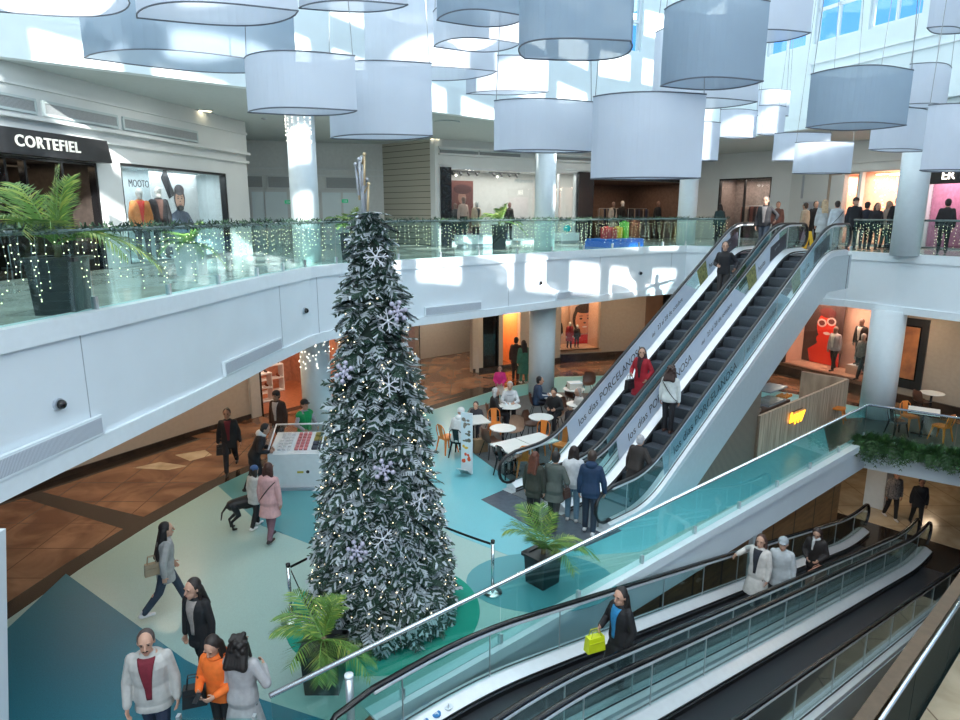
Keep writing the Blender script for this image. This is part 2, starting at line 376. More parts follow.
# ------------------------------------------------------------- upper floor ring
UE = [(-6.1, 1.), (-5.24, 7.17), (-4.99, 8.68), (-4.75, 10.27), (-4.40, 13.36), (-4.05, 15.7), (-3.55, 16.75), (-2.17, 18.1), (0, 19.9), (2.39, 22.04), (5.94, 25.04), (8.0, 26.2), (9.3, 25.4), (10.3, 23.9), (12.3, 22.3), (13.0, 20.8), (13.9, 19.2), (15.6, 15.5)]
b = MB(); b.prism(UE+[(32, 15.5), (32, 46), (-32, 46), (-32, 1.)], 3.5, UP)
struct(b.build('floor_upper', [marble_mat('upper_marble', (.40, .40, .36), (.62, .62, .56), .12, .8, 1.2, (.3, .3, .28))]))
fas = [p for p in UE]
fasc = edge_band('trim_balcony_fascia', fas, 3.46, UP+.02, .05, M['white'], -.01); struct(fasc)
struct(edge_band('trim_balcony_lip', fas, 3.43, 3.66, .11, M['fascia_trim'], -.01))
struct(edge_band('trim_balcony_kerb', fas, UP-.22, UP+.035, .1, M['fascia_trim'], .18))
# ground-floor ceiling is the underside of that slab; painted panels
def along(pts, t):
    d = 0
    for a, c in zip(pts, pts[1:]):
        a = Vector(a); c = Vector(c); l = (c-a).length
        if d+l >= t or c == Vector(pts[-1]): return a+(c-a)*((t-d)/l), (c-a).normalized()
        d += l
def plate_on(pts, t0, t1, z0, z1, out, m, name):
    a, _ = along(pts, t0); c, _ = along(pts, t1); mx, L = frame(a, c)
    return MB().bb(0, L, -out, -.02, z0, z1).build(name, m, M=mx)
grille = stripe_mat('linear_grille', (.30, .34, .40), (.60, .66, .72), 55., 'X', .4, .45)
for t0, t1 in ((5.2, 7.4), (10.6, 13.0), (18.7, 20.7), (24.1, 26.2)):
    a, _ = along(UE, t0); c, _ = along(UE, t1); mx, L = frame(a, c)
    g = thing('vent_grille', {5.2: 'grey linear vent grille at the near end of the long white balcony front', 10.6: 'grey vent grille in the white balcony front left of the tree', 18.7: 'grey vent grille in the balcony front just right of the tree', 24.1: 'grey vent grille low on the balcony front above the white cafe column'}[t0], 'vent')
    MB().bb(0, L, -.125, -.1, 3.70, 3.90).build('grille', grille, g, M=mx); MB().bb(-.03, L+.03, -.12, -.06, 3.67, 3.93).build('grille_frame', M['fascia_trim'], g, M=mx)
seam = mat('panel_seam', (.35, .40, .44), .6, var=.1)
b = MB()
for t in (7.3, 13.2, 15.1, 17.6, 21.9, 26.3, 30.2):
    a, d = along(UE, t); mx, L = frame(a, a+d*.1); b2 = MB().bb(-.006, .006, -.054, -.04, 3.66, UP-.22)
    b.add([mx @ Vector(v) for v in b2.v], b2.f)
struct(b.build('trim_panel_seams', seam))
for i, (t, z, lb) in enumerate(((6.8, 4.25, 'small dark dome camera on the white balcony front at the far left'), (17.3, 4.25, 'small dark dome camera on the balcony front right of the tree top'), (23.3, 4.3, 'small dark dome camera on the balcony front above the cafe'), (28.6, 4.3, 'small dark dome camera on the balcony front beside the escalator'), (14.4, 4.3, 'small dome camera on the sunlit corner of the balcony front'))):
    a, d = along(UE, t); n = Vector((d.y, -d.x)); p = Vector((a.x, a.y, z))+Vector((n.x, n.y, 0))*.07
    o = thing('security_camera', lb, 'camera', p); MB().ell((n.x*.04, n.y*.04, 0), (.06, .06, .06)).build('dome', M['blackgloss'], o, True)
    MB().cyl((-n.x*.03, -n.y*.03, 0), (n.x*.02, n.y*.02, 0), .075).build('base', M['grey_trim'], o)

# ------------------------------------------------------------- columns
for x, y, r, z0, z1 in ((-4.72, 18.6, .42, 0, 3.5), (-4.6, 17.95, .36, UP, SOF), (2.23, 23.5, .47, 0, 3.5), (2.26, 23.75, .36, UP, SOF), (8.6, 28.3, .38, UP, SOF), (12.95, 20.9, .5, 0, 3.5), (12.95, 20.55, .40, UP, SOF+.6)):
    c = MB().lathe([(r, z0), (r, z1)], 28, (x, y, 0)).build('column', M['column'], None, True); struct(c)
    MB().bb(x-r*.72-.004, x-r*.72+.012, y-r*.72, y-r*.72+.012, z0, z1)
# near-left white upright at the edge of the view
b = MB(); vs = [(-5.25, 6.1, -.2), (-4.94, 6.1, -.2), (-4.94, 6.55, -.2), (-5.25, 6.55, -.2), (-5.6, 6.1, 3.44), (-4.96, 6.1, 3.44), (-4.96, 6.55, 3.44), (-5.6, 6.55, 3.44)]
vs = [(-5.7, 5.9, .0), (-5.19, 5.9, .0), (-5.19, 6.1, .0), (-5.7, 6.1, .0), (-5.7, 5.9, 3.44), (-4.71, 5.9, 3.44), (-4.71, 6.1, 3.44), (-5.7, 6.1, 3.44)]
b.add(vs, [(0, 3, 2, 1), (4, 5, 6, 7), (0, 1, 5, 4), (1, 2, 6, 5), (2, 3, 7, 6), (3, 0, 4, 7)]); struct(b.build('wall_near_left', M['white']))

# ------------------------------------------------------------- upper soffit, atrium wall, roof
SO = [(-13., 9.4), (-8.8, 13.0), (-5.2, 16.2), (-1.3, 19.85), (.9, 22.0), (4.2, 24.9), (8.0, 27.2), (10.2, 25.8), (12.6, 20.4), (15.2, 14.8), (17., 9.)]
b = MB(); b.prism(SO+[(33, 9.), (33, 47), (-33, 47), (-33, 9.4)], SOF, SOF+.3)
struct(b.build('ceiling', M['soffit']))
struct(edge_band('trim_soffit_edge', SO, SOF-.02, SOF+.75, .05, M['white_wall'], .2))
RZ = 16.2
wallw = edge_band('wall_atrium', SO[:6], SOF+.3, RZ, 0, M['white_wall'], .3); struct(wallw)
struct(edge_band('wall_atrium_corner', SO[6:8], SOF+.3, RZ, 0, M['white_wall'], .3))
def along_x(m, px, py, depth=0.):
    """local x where the sight line meets the front plane of the facade m"""
    o = Vector((0, 0, CAM_Z)); d = ray(px, py); inv = m.inverted(); lo = inv @ o; ld = inv.to_3x3() @ d
    t = (depth-lo.y)/ld.y; return lo+ld*t
mx, L = frame(SO[5], SO[6]); a, c = along_x(mx, 629, 50), along_x(mx, 641, 50)
h_ = (a.x, c.x, a.z, RZ-.3); b = MB(); b.bb(0, a.x, 0, .3, SOF+.3, RZ); b.bb(c.x, L, 0, .3, SOF+.3, RZ); b.bb(a.x, c.x, 0, .3, SOF+.3, a.z); b.bb(a.x, c.x, 0, .3, RZ-.3, RZ)
struct(b.build('wall_atrium_window', M['white_wall'], M=mx))
struct(MB().bb(a.x, c.x, .12, .14, a.z, RZ-.3).build('window_2', M['glass_clear'], M=mx)); struct(MB().bb(a.x, a.x+.06, .08, .18, a.z, RZ-.3).bb(c.x-.06, c.x, .08, .18, a.z, RZ-.3).bb(a.x, c.x, .08, .18, a.z+.95, a.z+1.05).build('window_frame_2', M['white'], M=mx))
# right-hand clerestory wall with windows above a ledge
mx, L = frame(SO[7], SO[10]); L2 = L
b = MB(); zw = along_x(mx, 830, 40).z; zs_ = along_x(mx, 850, 60).z
b.bb(0, L, 0, .3, SOF+.3, zw)
nw = 9; ww = L/nw
for i in range(nw+1): b.bb(i*ww-.16, i*ww+.16, .02, .3, zw, RZ)
b.bb(0, L, .02, .3, 15.6, RZ)
struct(b.build('wall_clerestory', M['white_wall'], M=mx))
b = MB()
for i in range(nw):
    for f in (.0, .5, 1.): b.bb(i*ww+.16+(ww-.4)*f, i*ww+.24+(ww-.4)*f, .1, .18, zw, 15.6)
    b.bb(i*ww+.16, (i+1)*ww-.16, .1, .18, zw+1.0, zw+1.1); b.bb(i*ww+.16, (i+1)*ww-.16, .1, .18, zw, zw+.08)
struct(b.build('window_frames_clerestory', M['white'], M=mx))
struct(MB().bb(0, L, .13, .15, zw, 15.6).build('window_1', M['glass_clear'], M=mx))
struct(MB().bb(2.2, L-1.4, -.05, 0, zs_-.17, zs_-.12).bb(2.2, L-1.4, -.05, 0, zs_+.12, zs_+.17).bb(2.2, 2.25, -.05, 0, zs_-.17, zs_+.17).build('trim_wall_slot', M['fascia_trim'], M=mx))
# small tall window where the far wall meets the right wall
mx, L = frame(SO[6], SO[7])
# unseen roof shaped for light: near part blocks sun, ribs along its bearing cut patches
SUNH = Vector((-.40, .76, 0)).normalized(); SUNP = Vector((SUNH.y, -SUNH.x, 0))
rx0, rx1, ry1 = -15., 19., 29.
def RF(s, p): q = SUNH*s+SUNP*p; return (q.x, q.y)
S_OPEN = -2.7
roof = MB()
for i in range(24):
    p = -24+i*2.05; roof.prism([RF(S_OPEN, p-.3), RF(S_OPEN, p+.3), RF(40, p+.3), RF(40, p-.3)][::-1], RZ, RZ+.35)
for i in range(1, 14):
    q = S_OPEN+i*2.7; roof.prism([RF(q-.38, -26), RF(q-.38, 26), RF(q+.38, 26), RF(q+.38, -26)][::-1], RZ+.01, RZ+.34)
struct(roof.build('sun_patch_ribs', M['white_wall']))
b = MB(); b.bb(-33, rx0, -9, 47, RZ, RZ+.4)
b.prism([RF(S_OPEN, -36), RF(S_OPEN, 36), RF(S_OPEN-30, 36), RF(S_OPEN-30, -36)][::-1], RZ+.02, RZ+.38)
struct(b.build('roof', M['white_wall']))
b = MB(); b.bb(-33, 33, -9.3, -9, -6, RZ+.4); struct(b.build('wall_back', M['white_wall']))
b = MB(); b.bb(-33.3, -33, -9, 47, -6, RZ+.4); struct(b.build('wall_left', M['white_wall']))
b = MB(); b.bb(33, 33.3, -9, 47, -6, SOF+.3); struct(b.build('wall_right', M['white_wall']))
b = MB(); b.bb(-33, 33, 47, 47.3, -6, SOF+.3); struct(b.build('wall_far', M['white_wall']))
b = MB(); b.bb(17.0, 17.3, -9, 9.1, SOF, RZ); b.bb(-33, -12.7, 9., 9.3, SOF, RZ); struct(b.build('wall_atrium_side', M['white_wall']))
# ============================================================= shop fronts
def wall_holes(name, mx, L, H, holes, m, thick=.25, z0=0.):
    """a wall L x H with rectangular openings (x0, x1, z0, z1)"""
    b = MB(); xs = sorted({0, L}|{h[0] for h in holes}|{h[1] for h in holes})
    for xa, xb in zip(xs, xs[1:]):
        zc = z0
        for h in sorted((h for h in holes if h[0] <= xa+1e-6 and h[1] >= xb-1e-6), key=lambda h: h[2]):
            if h[2] > zc+1e-4: b.bb(xa, xb, 0, thick, zc, h[2])
            zc = h[3]
        if zc < H-1e-4: b.bb(xa, xb, 0, thick, zc, H)
    return struct(b.build(name, m, M=mx))
NW = [1]
def niche(mx, x0, x1, z0, z1, depth, back, floor=None, glass=True, power=0., col=(1, .8, .6), framem=None, mull=(), ceil=None, top_lamp=True, fw=.06):
    b = MB(); b.bb(x0-.1, x1+.1, depth, depth+.1, z0-.1, z1+.1)
    struct(b.build('wall_shop_back', back, M=mx))
    struct(MB().bb(x0-.1, x0, .2, depth, z0-.1, z1+.1).bb(x1, x1+.1, .2, depth, z0-.1, z1+.1).build('wall_shop_side', back, M=mx))
    struct(MB().bb(x0-.1, x1+.1, .2, depth, z1, z1+.1).build('ceiling_shop', ceil or back, M=mx))
    zf = z0+(.008 if z0 < .02 else 0.)
    struct(MB().bb(x0-.1, x1+.1, .0, depth, z0-.12, zf).build('floor_shop', floor or back, M=mx))
    if glass:
        NW[0] += 1; struct(MB().bb(x0, x1, .10, .115, z0, z1).build('window_%d' % NW[0], M['glass_clear'], M=mx))
    if framem:
        f = MB().bb(x0, x0+fw, .02, .2, z0, z1).bb(x1-fw, x1, .02, .2, z0, z1).bb(x0, x1, .02, .2, z1-fw, z1)
        for q in mull: f.bb(q-fw/2, q+fw/2, .04, .18, z0, z1)
        struct(f.build('window_frame_%d' % NW[0], framem, M=mx))
    if power:
        p = mx @ Vector(((x0+x1)/2, depth*.45, z1-.06)); e = mx.to_euler()
        light_area('shop_light', p, (x1-x0)*.8, power, col, e, size_y=depth*.6)

m_dado = mat('upper_wall_panel', (.62, .66, .66), .5, var=.04, vscale=1.)
HU = SOF-UP
# ---- upper left: fashion shop with the black canopy, then the white wall with a show window
mx, L = frame((-12.6, 3.), (-8.54, 16.1), UP)          # mostly out of view to the left
mA, LA = frame((-9.75, 9.3), (-7.45, 22.1), UP)
# positions along mA by sight lines
xa0 = along_x(mA, 100, 190).x; xw0 = along_x(mA, 124, 200); xw1 = along_x(mA, 229, 210); zt = along_x(mA, 124, 163).z
door0 = along_x(mA, -60, 200).x
zc0, zc1 = along_x(mA, 60, 158, -.33).z, along_x(mA, 60, 134, -.33).z
zv = along_x(mA, 80, 116, -.08).z
wall_holes('wall_upper_left', mA, LA, HU, [(door0, xa0, 0, zc0), (xw0.x, xw1.x, .06, zt)], m_dado)
niche(mA, door0, xa0, 0, zc0, 3.2, mat('dark_shop', (.05, .04, .035), .5, var=.3), M['marble_dark'], False, 25, (1, .75, .5), M['blackgloss'], ((door0+xa0)/2, along_x(mA, 68, 200).x, along_x(mA, 12, 200).x))
niche(mA, xw0.x, xw1.x, .06, zt, 1.3, mat('window_backdrop', (.66, .74, .76), .6, var=.05), M['white'], True, 60, (.9, .97, 1), M['dark'], (), None)
wall_x1 = LA
sg = thing('shop_sign', 'black canopy shop sign with pale capital letters above the doorway', 'sign', mA @ Vector(((door0+xa0)/2, 0, zc0)), mA.to_euler().z)
w = (xa0-door0)/2+.1
MB().xz_prism([(-w, 0), (w, 0), (w-.1, zc1-zc0), (-w, zc1-zc0)], -.32, -.01).build('canopy', M['dark'], sg)
cx = along_x(mA, 49, 145, -.33)
text('lettering', 'CORTEFIEL', .30, mat('pale_letters', (.8, .8, .74), .4, emit=.5), sg, (cx.x-(door0+xa0)/2, -.34, (zc1-zc0)*.5), ext=.012, sx=1.0, bold=.004, space=1.12)
# ledges and linear vents high on the left wall
b = MB()
for z, d in ((zv-.5, .10), (zv-.25, .16), (zv+.36, .1)): b.bb(0, LA, -d, .0, z, z+.07)
b.bb(0, LA, -.05, 0, zv-.2, HU); struct(b.build('trim_1', m_dado, M=mA))
for i, (pa, pb) in enumerate(((-30, 36), (44, 116), (122, 195))):
    a = along_x(mA, pa, 110, -.06).x; c = along_x(mA, pb, 125, -.06).x
    g = thing('air_vent', ('long air vent above the black canopy sign', 'long air vent high on the wall between sign and show window', 'long air vent high above the show window')[i], 'vent', mA @ Vector((a, 0, zv-.08)), mA.to_euler().z)
    MB().bb(0, c-a, -.085, -.06, 0, .2).build('slats', stripe_mat('vent_slats_%d' % i, (.16, .18, .19), (.34, .37, .38), 45., 'Z', .5), g)
    MB().bb(-.04, c-a+.04, -.1, -.05, -.05, 0).bb(-.04, c-a+.04, -.1, -.05, .2, .25).bb(-.05, 0, -.1, -.05, 0, .2).bb(c-a, c-a+.05, -.1, -.05, 0, .2).build('vent_frame', M['soffit'], g)
# end of that wall: return face into the recess
mB, LB = frame((-7.45, 22.1), (-9.3, 27.4), UP)
wall_holes('wall_upper_return', mB, LB, HU, [], m_dado)
mC, LC = frame((-9.3, 27.4), (-4.1, 29.2), UP)          # recessed service wall with white doors
wall_holes('wall_upper_recess', mC, LC, HU, [], mat('recess_panel', (.60, .63, .62), .5, var=.05))
b = MB()
for z in (2.75, 3.0): b.bb(0, LC, -.06, 0, z, z+.06)
struct(b.build('trim_2', m_dado, M=mC))
ndoor = 0
for pa, pb in ((252, 264), (265, 287), (322, 341), (343, 362)):
    a = along_x(mC, pa, 200).x; c = along_x(mC, pb, 200).x; ndoor += 1
    d = MB().bb(a, c, -.03, 0, 0, 2.1).build('door_%d' % ndoor, M['white_wall'], M=mC); struct(d)
    struct(MB().bb(a-.05, a, -.05, 0, 0, 2.15).bb(c, c+.05, -.05, 0, 0, 2.15).bb(a-.05, c+.05, -.05, 0, 2.1, 2.17).build('trim_door_%d' % ndoor, m_dado, M=mC))
for i, (pa, pb) in enumerate(((245, 262), (268, 292), (326, 360))):
    a = along_x(mC, pa, 180).x; c = along_x(mC, pb, 180).x
    g = thing('air_vent', ('grey louvre vent in the recess beside the show window wall', 'grey louvre vent above the white service doors', 'grey louvre vent behind the tree topper')[i], 'vent', mC @ Vector((a, 0, 2.28)), mC.to_euler().z)
    MB().bb(0, c-a, -.04, 0, 0, .42).build('slats', stripe_mat('louvre_%d' % i, (.20, .22, .23), (.40, .43, .43), 24., 'Z', .5), g)
    MB().bb(-.04, 0, -.06, 0, -.04, .46).bb(c-a, c-a+.04, -.06, 0, -.04, .46).bb(0, c-a, -.06, 0, .42, .46).bb(0, c-a, -.06, 0, -.04, 0).build('vent_frame', m_dado, g)
m_exit = mat('exit_green', (.02, .35, .16), .4, emit=.5)
for i, (px, py) in enumerate(((288, 202), (345, 201))):
    p = along_x(mC, px, py, -.07); o = thing('exit_sign', ('small green exit sign on the white service doors', 'small green exit sign behind the tree top')[i], 'sign', mC @ Vector((p.x, -.05, p.z)), mC.to_euler().z)
    MB().bb(-.13, .13, -.02, .0, -.07, .07).build('plate', m_exit, o)
    MB().bb(-.07, .02, -.025, -.02, -.012, .012).box((.05, -.022, .0), (.05, .006, .05), Matrix.Rotation(pi/4, 3, 'Y')).build('arrow', M['white'], o)
# horizontal-board wall that juts out
siding = stripe_mat('siding_boards', (.10, .105, .09), (.44, .43, .36), 4.3, 'Z', .6, .10)
mD, LD = frame((-4.1, 29.2), (-1.75, 27.0), UP)
wall_holes('wall_boards', mD, LD, HU, [], siding)
struct(MB().bb(LD-.16, LD+.12, -.12, .3, 0, HU).build('trim_3', m_dado, M=mD))
# ---- upper far: wide fashion store
mE, LE = frame((-1.65, 27.0), (10.75, 35.3), UP)
X = lambda px, py=190: along_x(mE, px, py).x
zt = along_x(mE, 441, 167).z
m_pil = mat('black_pilaster', (.012, .014, .017), .25, var=.2)
e0, e1, e2, e3, e4, e5 = X(450), X(555), X(577), X(592), X(694), X(712)
wall_holes('wall_upper_far', mE, LE, HU, [(e0, e2, .1, zt), (e3, e4, .0, zt-.25)], m_dado)
struct(MB().bb(X(440), e0, -.12, .05, 0, zt).bb(e2, e3, -.12, .05, 0, zt+.05).bb(e4, e5, -.12, .05, 0, zt+.05).build('trim_4', m_pil, M=mE))
b = MB()
for z, d in ((zt+.1, .06), (zt+.45, .16), (zt+.7, .1)): b.bb(0, LE, -d, 0, z, z+.07)
struct(b.build('trim_5', m_dado, M=mE))
niche(mE, e0, e2, .1, zt, 2.2, mat('store_back', (.55, .54, .52), .6, var=.05), M['white'], True, 130, (1, .95, .88), M['steel'], (X(549), X(560)), fw=.05)
niche(mE, e3, e4, 0, zt-.25, 4.5, mat('store_dark', (.16, .10, .075), .6, var=.2), M['marble_dark'], False, 60, (1, .72, .5))
sg = thing('shop_sign', 'dark fascia sign with wide pale letters above the dark store entrance', 'sign', mE @ Vector(((e3+e4)/2, -.02, zt-.25)), mE.to_euler().z)
MB().bb(-(e4-e3)/2, (e4-e3)/2, -.1, 0, .0, .42).build('board', m_pil, sg)
text('lettering', 'PRIMARK', .38, mat('blue_letters', (.35, .6, .75), .4, emit=.4), sg, (0, -.11, .2), sx=1.5)
for i, (pa, pb) in enumerate(((440, 478), (480, 520), (556, 592))):
    a = along_x(mE, pa, 155, -.06).x; c = along_x(mE, pb, 158, -.06).x
    g = thing('air_vent', ('long air vent above the pale fashion window', 'long air vent above the window behind the column', 'long air vent right of the round column')[i], 'vent', mE @ Vector((a, 0, zt+.52)), mE.to_euler().z)
    MB().bb(0, c-a, -.085, -.06, 0, .13).build('slats', stripe_mat('vent_slats_e%d' % i, (.12, .14, .15), (.3, .33, .34), 45., 'Z', .5), g)
    MB().bb(-.04, c-a+.04, -.1, -.05, -.05, 0).bb(-.04, c-a+.04, -.1, -.05, .13, .18).build('vent_frame', M['soffit'], g)
# ---- upper right
mF, LF = frame((10.75, 35.3), (14.1, 31.2), UP)
f0, f1 = along_x(mF, 716, 200).x, along_x(mF, 772, 200).x
wall_holes('wall_upper_corner', mF, LF, HU, [(f0+.1, f1-.1, .1, 2.9)], m_dado)
niche(mF, f0+.1, f1-.1, .1, 2.9, 1.6, mat('corner_window_back', (.30, .24, .22), .6, var=.2), M['marble_dark'], True, 40, (1, .8, .68), M['dark'], ((f0+f1)/2,))
mG, LG = frame((14.1, 31.2), (14.9, 28.2), UP)
wall_holes('wall_white_pier', mG, LG, HU, [], m_dado)
b = MB()
for q in (.25, .75): b.bb(LG*q-.05, LG*q+.05, -.03, 0, 1.9, 2.9)
b.bb(LG*.3, LG*.7, -.03, 0, 0, 1.75); struct(b.build('trim_6', M['grey_trim'], M=mG))
mH, LH = frame((14.9, 28.2), (19.4, 17.6), UP)
h0, h1, h2, h3 = along_x(mH, 826, 200).x, along_x(mH, 858, 200).x, along_x(mH, 925, 200).x, along_x(mH, 985, 200).x
zt2 = along_x(mH, 862, 172).z
wall_holes('wall_upper_right', mH, LH, HU, [(h0, h1-.06, .05, zt2), (h1+.06, h2-.1, .05, zt2), (h2+.1, h3, .05, zt2)], m_dado)
m_pinkback = mat('warm_store_back', (.62, .36, .27), .6, var=.12)
niche(mH, h0, h1-.06, .05, zt2, 3., m_pinkback, M['marble'], True, 170, (1, .74, .58), M['beige'])
niche(mH, h1+.06, h2-.1, .05, zt2, 4., m_pinkback, M['marble'], False, 260, (1, .78, .62))
niche(mH, h2+.1, h3, .05, zt2, 3., mat('purple_store_back', (.36, .18, .26), .6, var=.15), M['marble_dark'], False, 120, (1, .7, .75))
b = MB()
for k in range(4): b.bb(h1+.2, h2-.2, .6+k*.8, .66+k*.8, zt2-.12, zt2-.08)
struct(b.build('trim_7', M['lamp'], M=mH))
sg = thing('shop_sign', 'white letters over the purple lit store at the far right', 'sign', mH @ Vector(((h2+h3)/2, -.02, zt2-.3)), mH.to_euler().z)
text('lettering', 'ER', .42, M['bulbw'], sg, (-(h3-h2)/2+.75, -.05, 0), ext=.02)
MB().bb(-(h3-h2)/2+.1, (h3-h2)/2-.1, -.02, .0, -.28, .28).build('board', M['dark'], sg)
b = MB()
for z, d in ((zt2+.05, .08), (zt2+.35, .14)): b.bb(0, LH, -d, 0, z, z+.06)
struct(b.build('trim_8', m_dado, M=mH))

# ---- ground floor facades
HG = 3.5
gp = [(-14., 9.8), (-8.65, 18.9), (-7.25, 21.), (-4.94, 23.5), (-2.45, 26.4)]
m1, L1 = frame(gp[0], gp[1]); wall_holes('wall_ground_left', m1, L1, HG, [(2.0, L1-5.2, .12, 2.7)], M['cream'])
niche(m1, 2.0, L1-5.2, .12, 2.7, 1.2, mat('lit_orange_back', (.30, .14, .07), .5, var=.2), M['marble'], True, 8, (1, .6, .35), M['dark'], (4.,))
struct(MB().bb(0, L1, -.05, 0, 0, .14).bb(0, L1, -.5, -.0, 0, .004).build('baseboard_left', M['marble_dark'], M=m1))
m2, L2_ = frame(gp[1], gp[2]); wall_holes('wall_ground_left_pier', m2, L2_, HG, [], M['cream'])
struct(MB().bb(L2_-.35, L2_+.02, -.1, .1, 0, HG).build('trim_9', mat('grey_pier', (.5, .5, .47), .4, var=.04), M=m2))
struct(MB().bb(0, L2_, -.05, 0, 0, .14).build('baseboard_left_pier', M['marble_dark'], M=m2))
m3, L3 = frame(gp[2], gp[3]); wall_holes('wall_ground_shoe_shop', m3, L3, HG, [(.1, L3-.1, 0, 2.9)], M['cream'])
niche(m3, .1, L3-.1, .0, 2.9, 3.4, mat('shoe_shop_back', (.40, .20, .13), .6, var=.2), wood_mat('red_wood_floor', (.24, .085, .04), (.36, .15, .075), .3), False, 85, (1, .62, .42))
struct(MB().bb(0, L3, -.35, .05, 0, .004).bb(.05, .13, -.05, .1, 0, 2.9).build('trim_10', M['marble_dark'], M=m3))
m4, L4 = frame(gp[3], gp[4]); wall_holes('wall_ground_tree_side', m4, L4, HG, [(1.6, L4-.05, 0, 2.9)], M['beige'])
niche(m4, 1.6, L4-.05, 0, 2.9, 3., mat('pink_interior', (.34, .25, .23), .6, var=.12), mat('pink_floor', (.34, .20, .18), .25, var=.2, vscale=2), False, 14, (1, .8, .7))
# glazed entrance corridor: white panel back, dark door frames
m5, L5 = frame((-2.75, 29.6), (-.2, 31.6)); wall_holes('wall_ground_corridor', m5, L5, HG, [], M['cream'])
m5b, L5b = frame((-2.45, 26.4), (-2.75, 29.6))
d = MB().bb(0, .07, -.03, .04, 0, 2.6).bb(1.25, 1.32, -.03, .04, 0, 2.6).bb(2.5, 2.57, -.03, .04, 0, 2.6).bb(0, 2.57, -.03, .04, 2.5, 2.6).build('door_frame_1', M['blackgloss'], M=m5b); struct(d)
struct(MB().bb(0, 2.57, 0, .012, 0, 2.5).build('door_11', M['glass_clear'], M=m5b))
struct(MB().bb(0, L5b, -.02, .1, 2.6, HG).build('wall_ground_corridor_side', M['beige'], M=m5b))
m6, L6 = frame((-.2, 31.6), (-.3, 27.0)); wall_holes('wall_ground_corridor_right', m6, L6, HG, [], M['cream'])
b = MB().bb(1.2, 1.9, -.02, 0, .5, 2.6); struct(b.build('trim_11', M['dark'], M=m6))
m7, L7 = frame((-.3, 27.), (3.6, 29.25)); X7 = lambda px: along_x(m7, px, 350).x
wall_holes('wall_ground_far', m7, L7, HG, [(X7(483), X7(499), 0, 2.4), (X7(503), X7(520), 0, 2.7)], M['cream'])
niche(m7, X7(483), X7(499), 0, 2.4, .5, M['dark'], M['marble_dark'], True, 0, framem=M['blackgloss'])
niche(m7, X7(503), X7(520), .0, 2.7, 2.5, mat('amber_back', (.62, .28, .12), .5, var=.1), M['marble'], False, 90, (1, .62, .32))
struct(MB().bb(0, L7, -.06, 0, 0, .16).bb(0, L7, -.5, 0, 0, .004).build('baseboard_far', M['marble_dark'], M=m7))
m8, L8 = frame((3.6, 29.25), (7.6, 30.35)); X8 = lambda px: along_x(m8, px, 330).x
wall_holes('wall_ground_kids_shop', m8, L8, HG, [(X8(545), X8(600), .45, 3.2)], M['beige'])
niche(m8, X8(545), X8(600), .45, 3.2, 1.5, mat('kids_window_back', (.52, .32, .22), .6, var=.08), mat('kids_window_floor', (.5, .32, .2), .4, var=.08), True, 75, (1, .66, .42))
struct(MB().bb(0, L8, -.12, 0, 0, .3).bb(0, L8, -.5, 0, 0, .004).build('baseboard_kids_shop', M['marble_dark'], M=m8))
m9, L9 = frame((7.6, 30.35), (10.6, 31.4)); wall_holes('wall_ground_dark', m9, L9, HG, [(.9, 2.5, 0, 2.8)], M['brownwall'])
niche(m9, .9, 2.5, 0, 2.8, 2., M['dark'], M['marble_dark'], False, 5, (1, .7, .4))
struct(MB().bb(0, L9, -.12, 0, 0, .3).build('baseboard_dark', M['marble_dark'], M=m9))
m10, L10 = frame((10.6, 31.4), (12.4, 27.4)); wall_holes('wall_ground_corner', m10, L10, HG, [], M['brownwall'])
m11, L11 = frame((12.4, 27.4), (14.5, 23.0)); X11 = lambda px: along_x(m11, px, 350).x
wall_holes('wall_ground_red_shop', m11, L11, HG, [(X11(782), X11(868), .42, 3.15)], M['brownwall'])
niche(m11, X11(782), X11(868), .42, 3.15, 1.5, mat('peach_back', (.66, .40, .30), .6, var=.06), mat('peach_floor', (.55, .33, .24), .4, var=.06), True, 95, (1, .66, .5), M['dark'])
struct(MB().bb(0, L11, -.12, 0, 0, .3).bb(0, L11, -.5, 0, 0, .004).build('baseboard_red_shop', M['marble_dark'], M=m11))
m12, L12 = frame((14.5, 23.), (18.7, 15.6)); wall_holes('wall_ground_right', m12, L12, HG, [], M['beige'])
struct(MB().bb(0, L12, -.1, 0, 0, .3).build('baseboard_right', M['marble_dark'], M=m12))
a = along_x(m12, 905, 330).x; c = along_x(m12, 920, 330).x
struct(MB().bb(a-.25, c+.3, -.06, 0, .55, 3.0).build('trim_12', M['dark'], M=m12))
o = thing('wall_poster', 'orange lit poster in a dark frame behind the right column', 'poster', m12 @ Vector(((a+c)/2, -.07, 1.8)), m12.to_euler().z)
MB().bb(-.3, .3, -.03, 0, -.9, .9).build('print', mat('orange_print', (.55, .22, .08), .4, col2=(.2, .08, .05), vscale=2), o); MB().bb(-.34, .34, -.015, .0, -.95, .95).build('poster_frame', M['blackgloss'], o)
# back stop behind the ground shops so no gap shows
struct(MB().bb(-30, 30, 40, 40.2, -1, UP).build('wall_ground_backstop', M['dark']))
struct(MB().bb(-30, 30, 42, 42.2, UP, SOF).build('wall_upper_backstop', M['dark']))
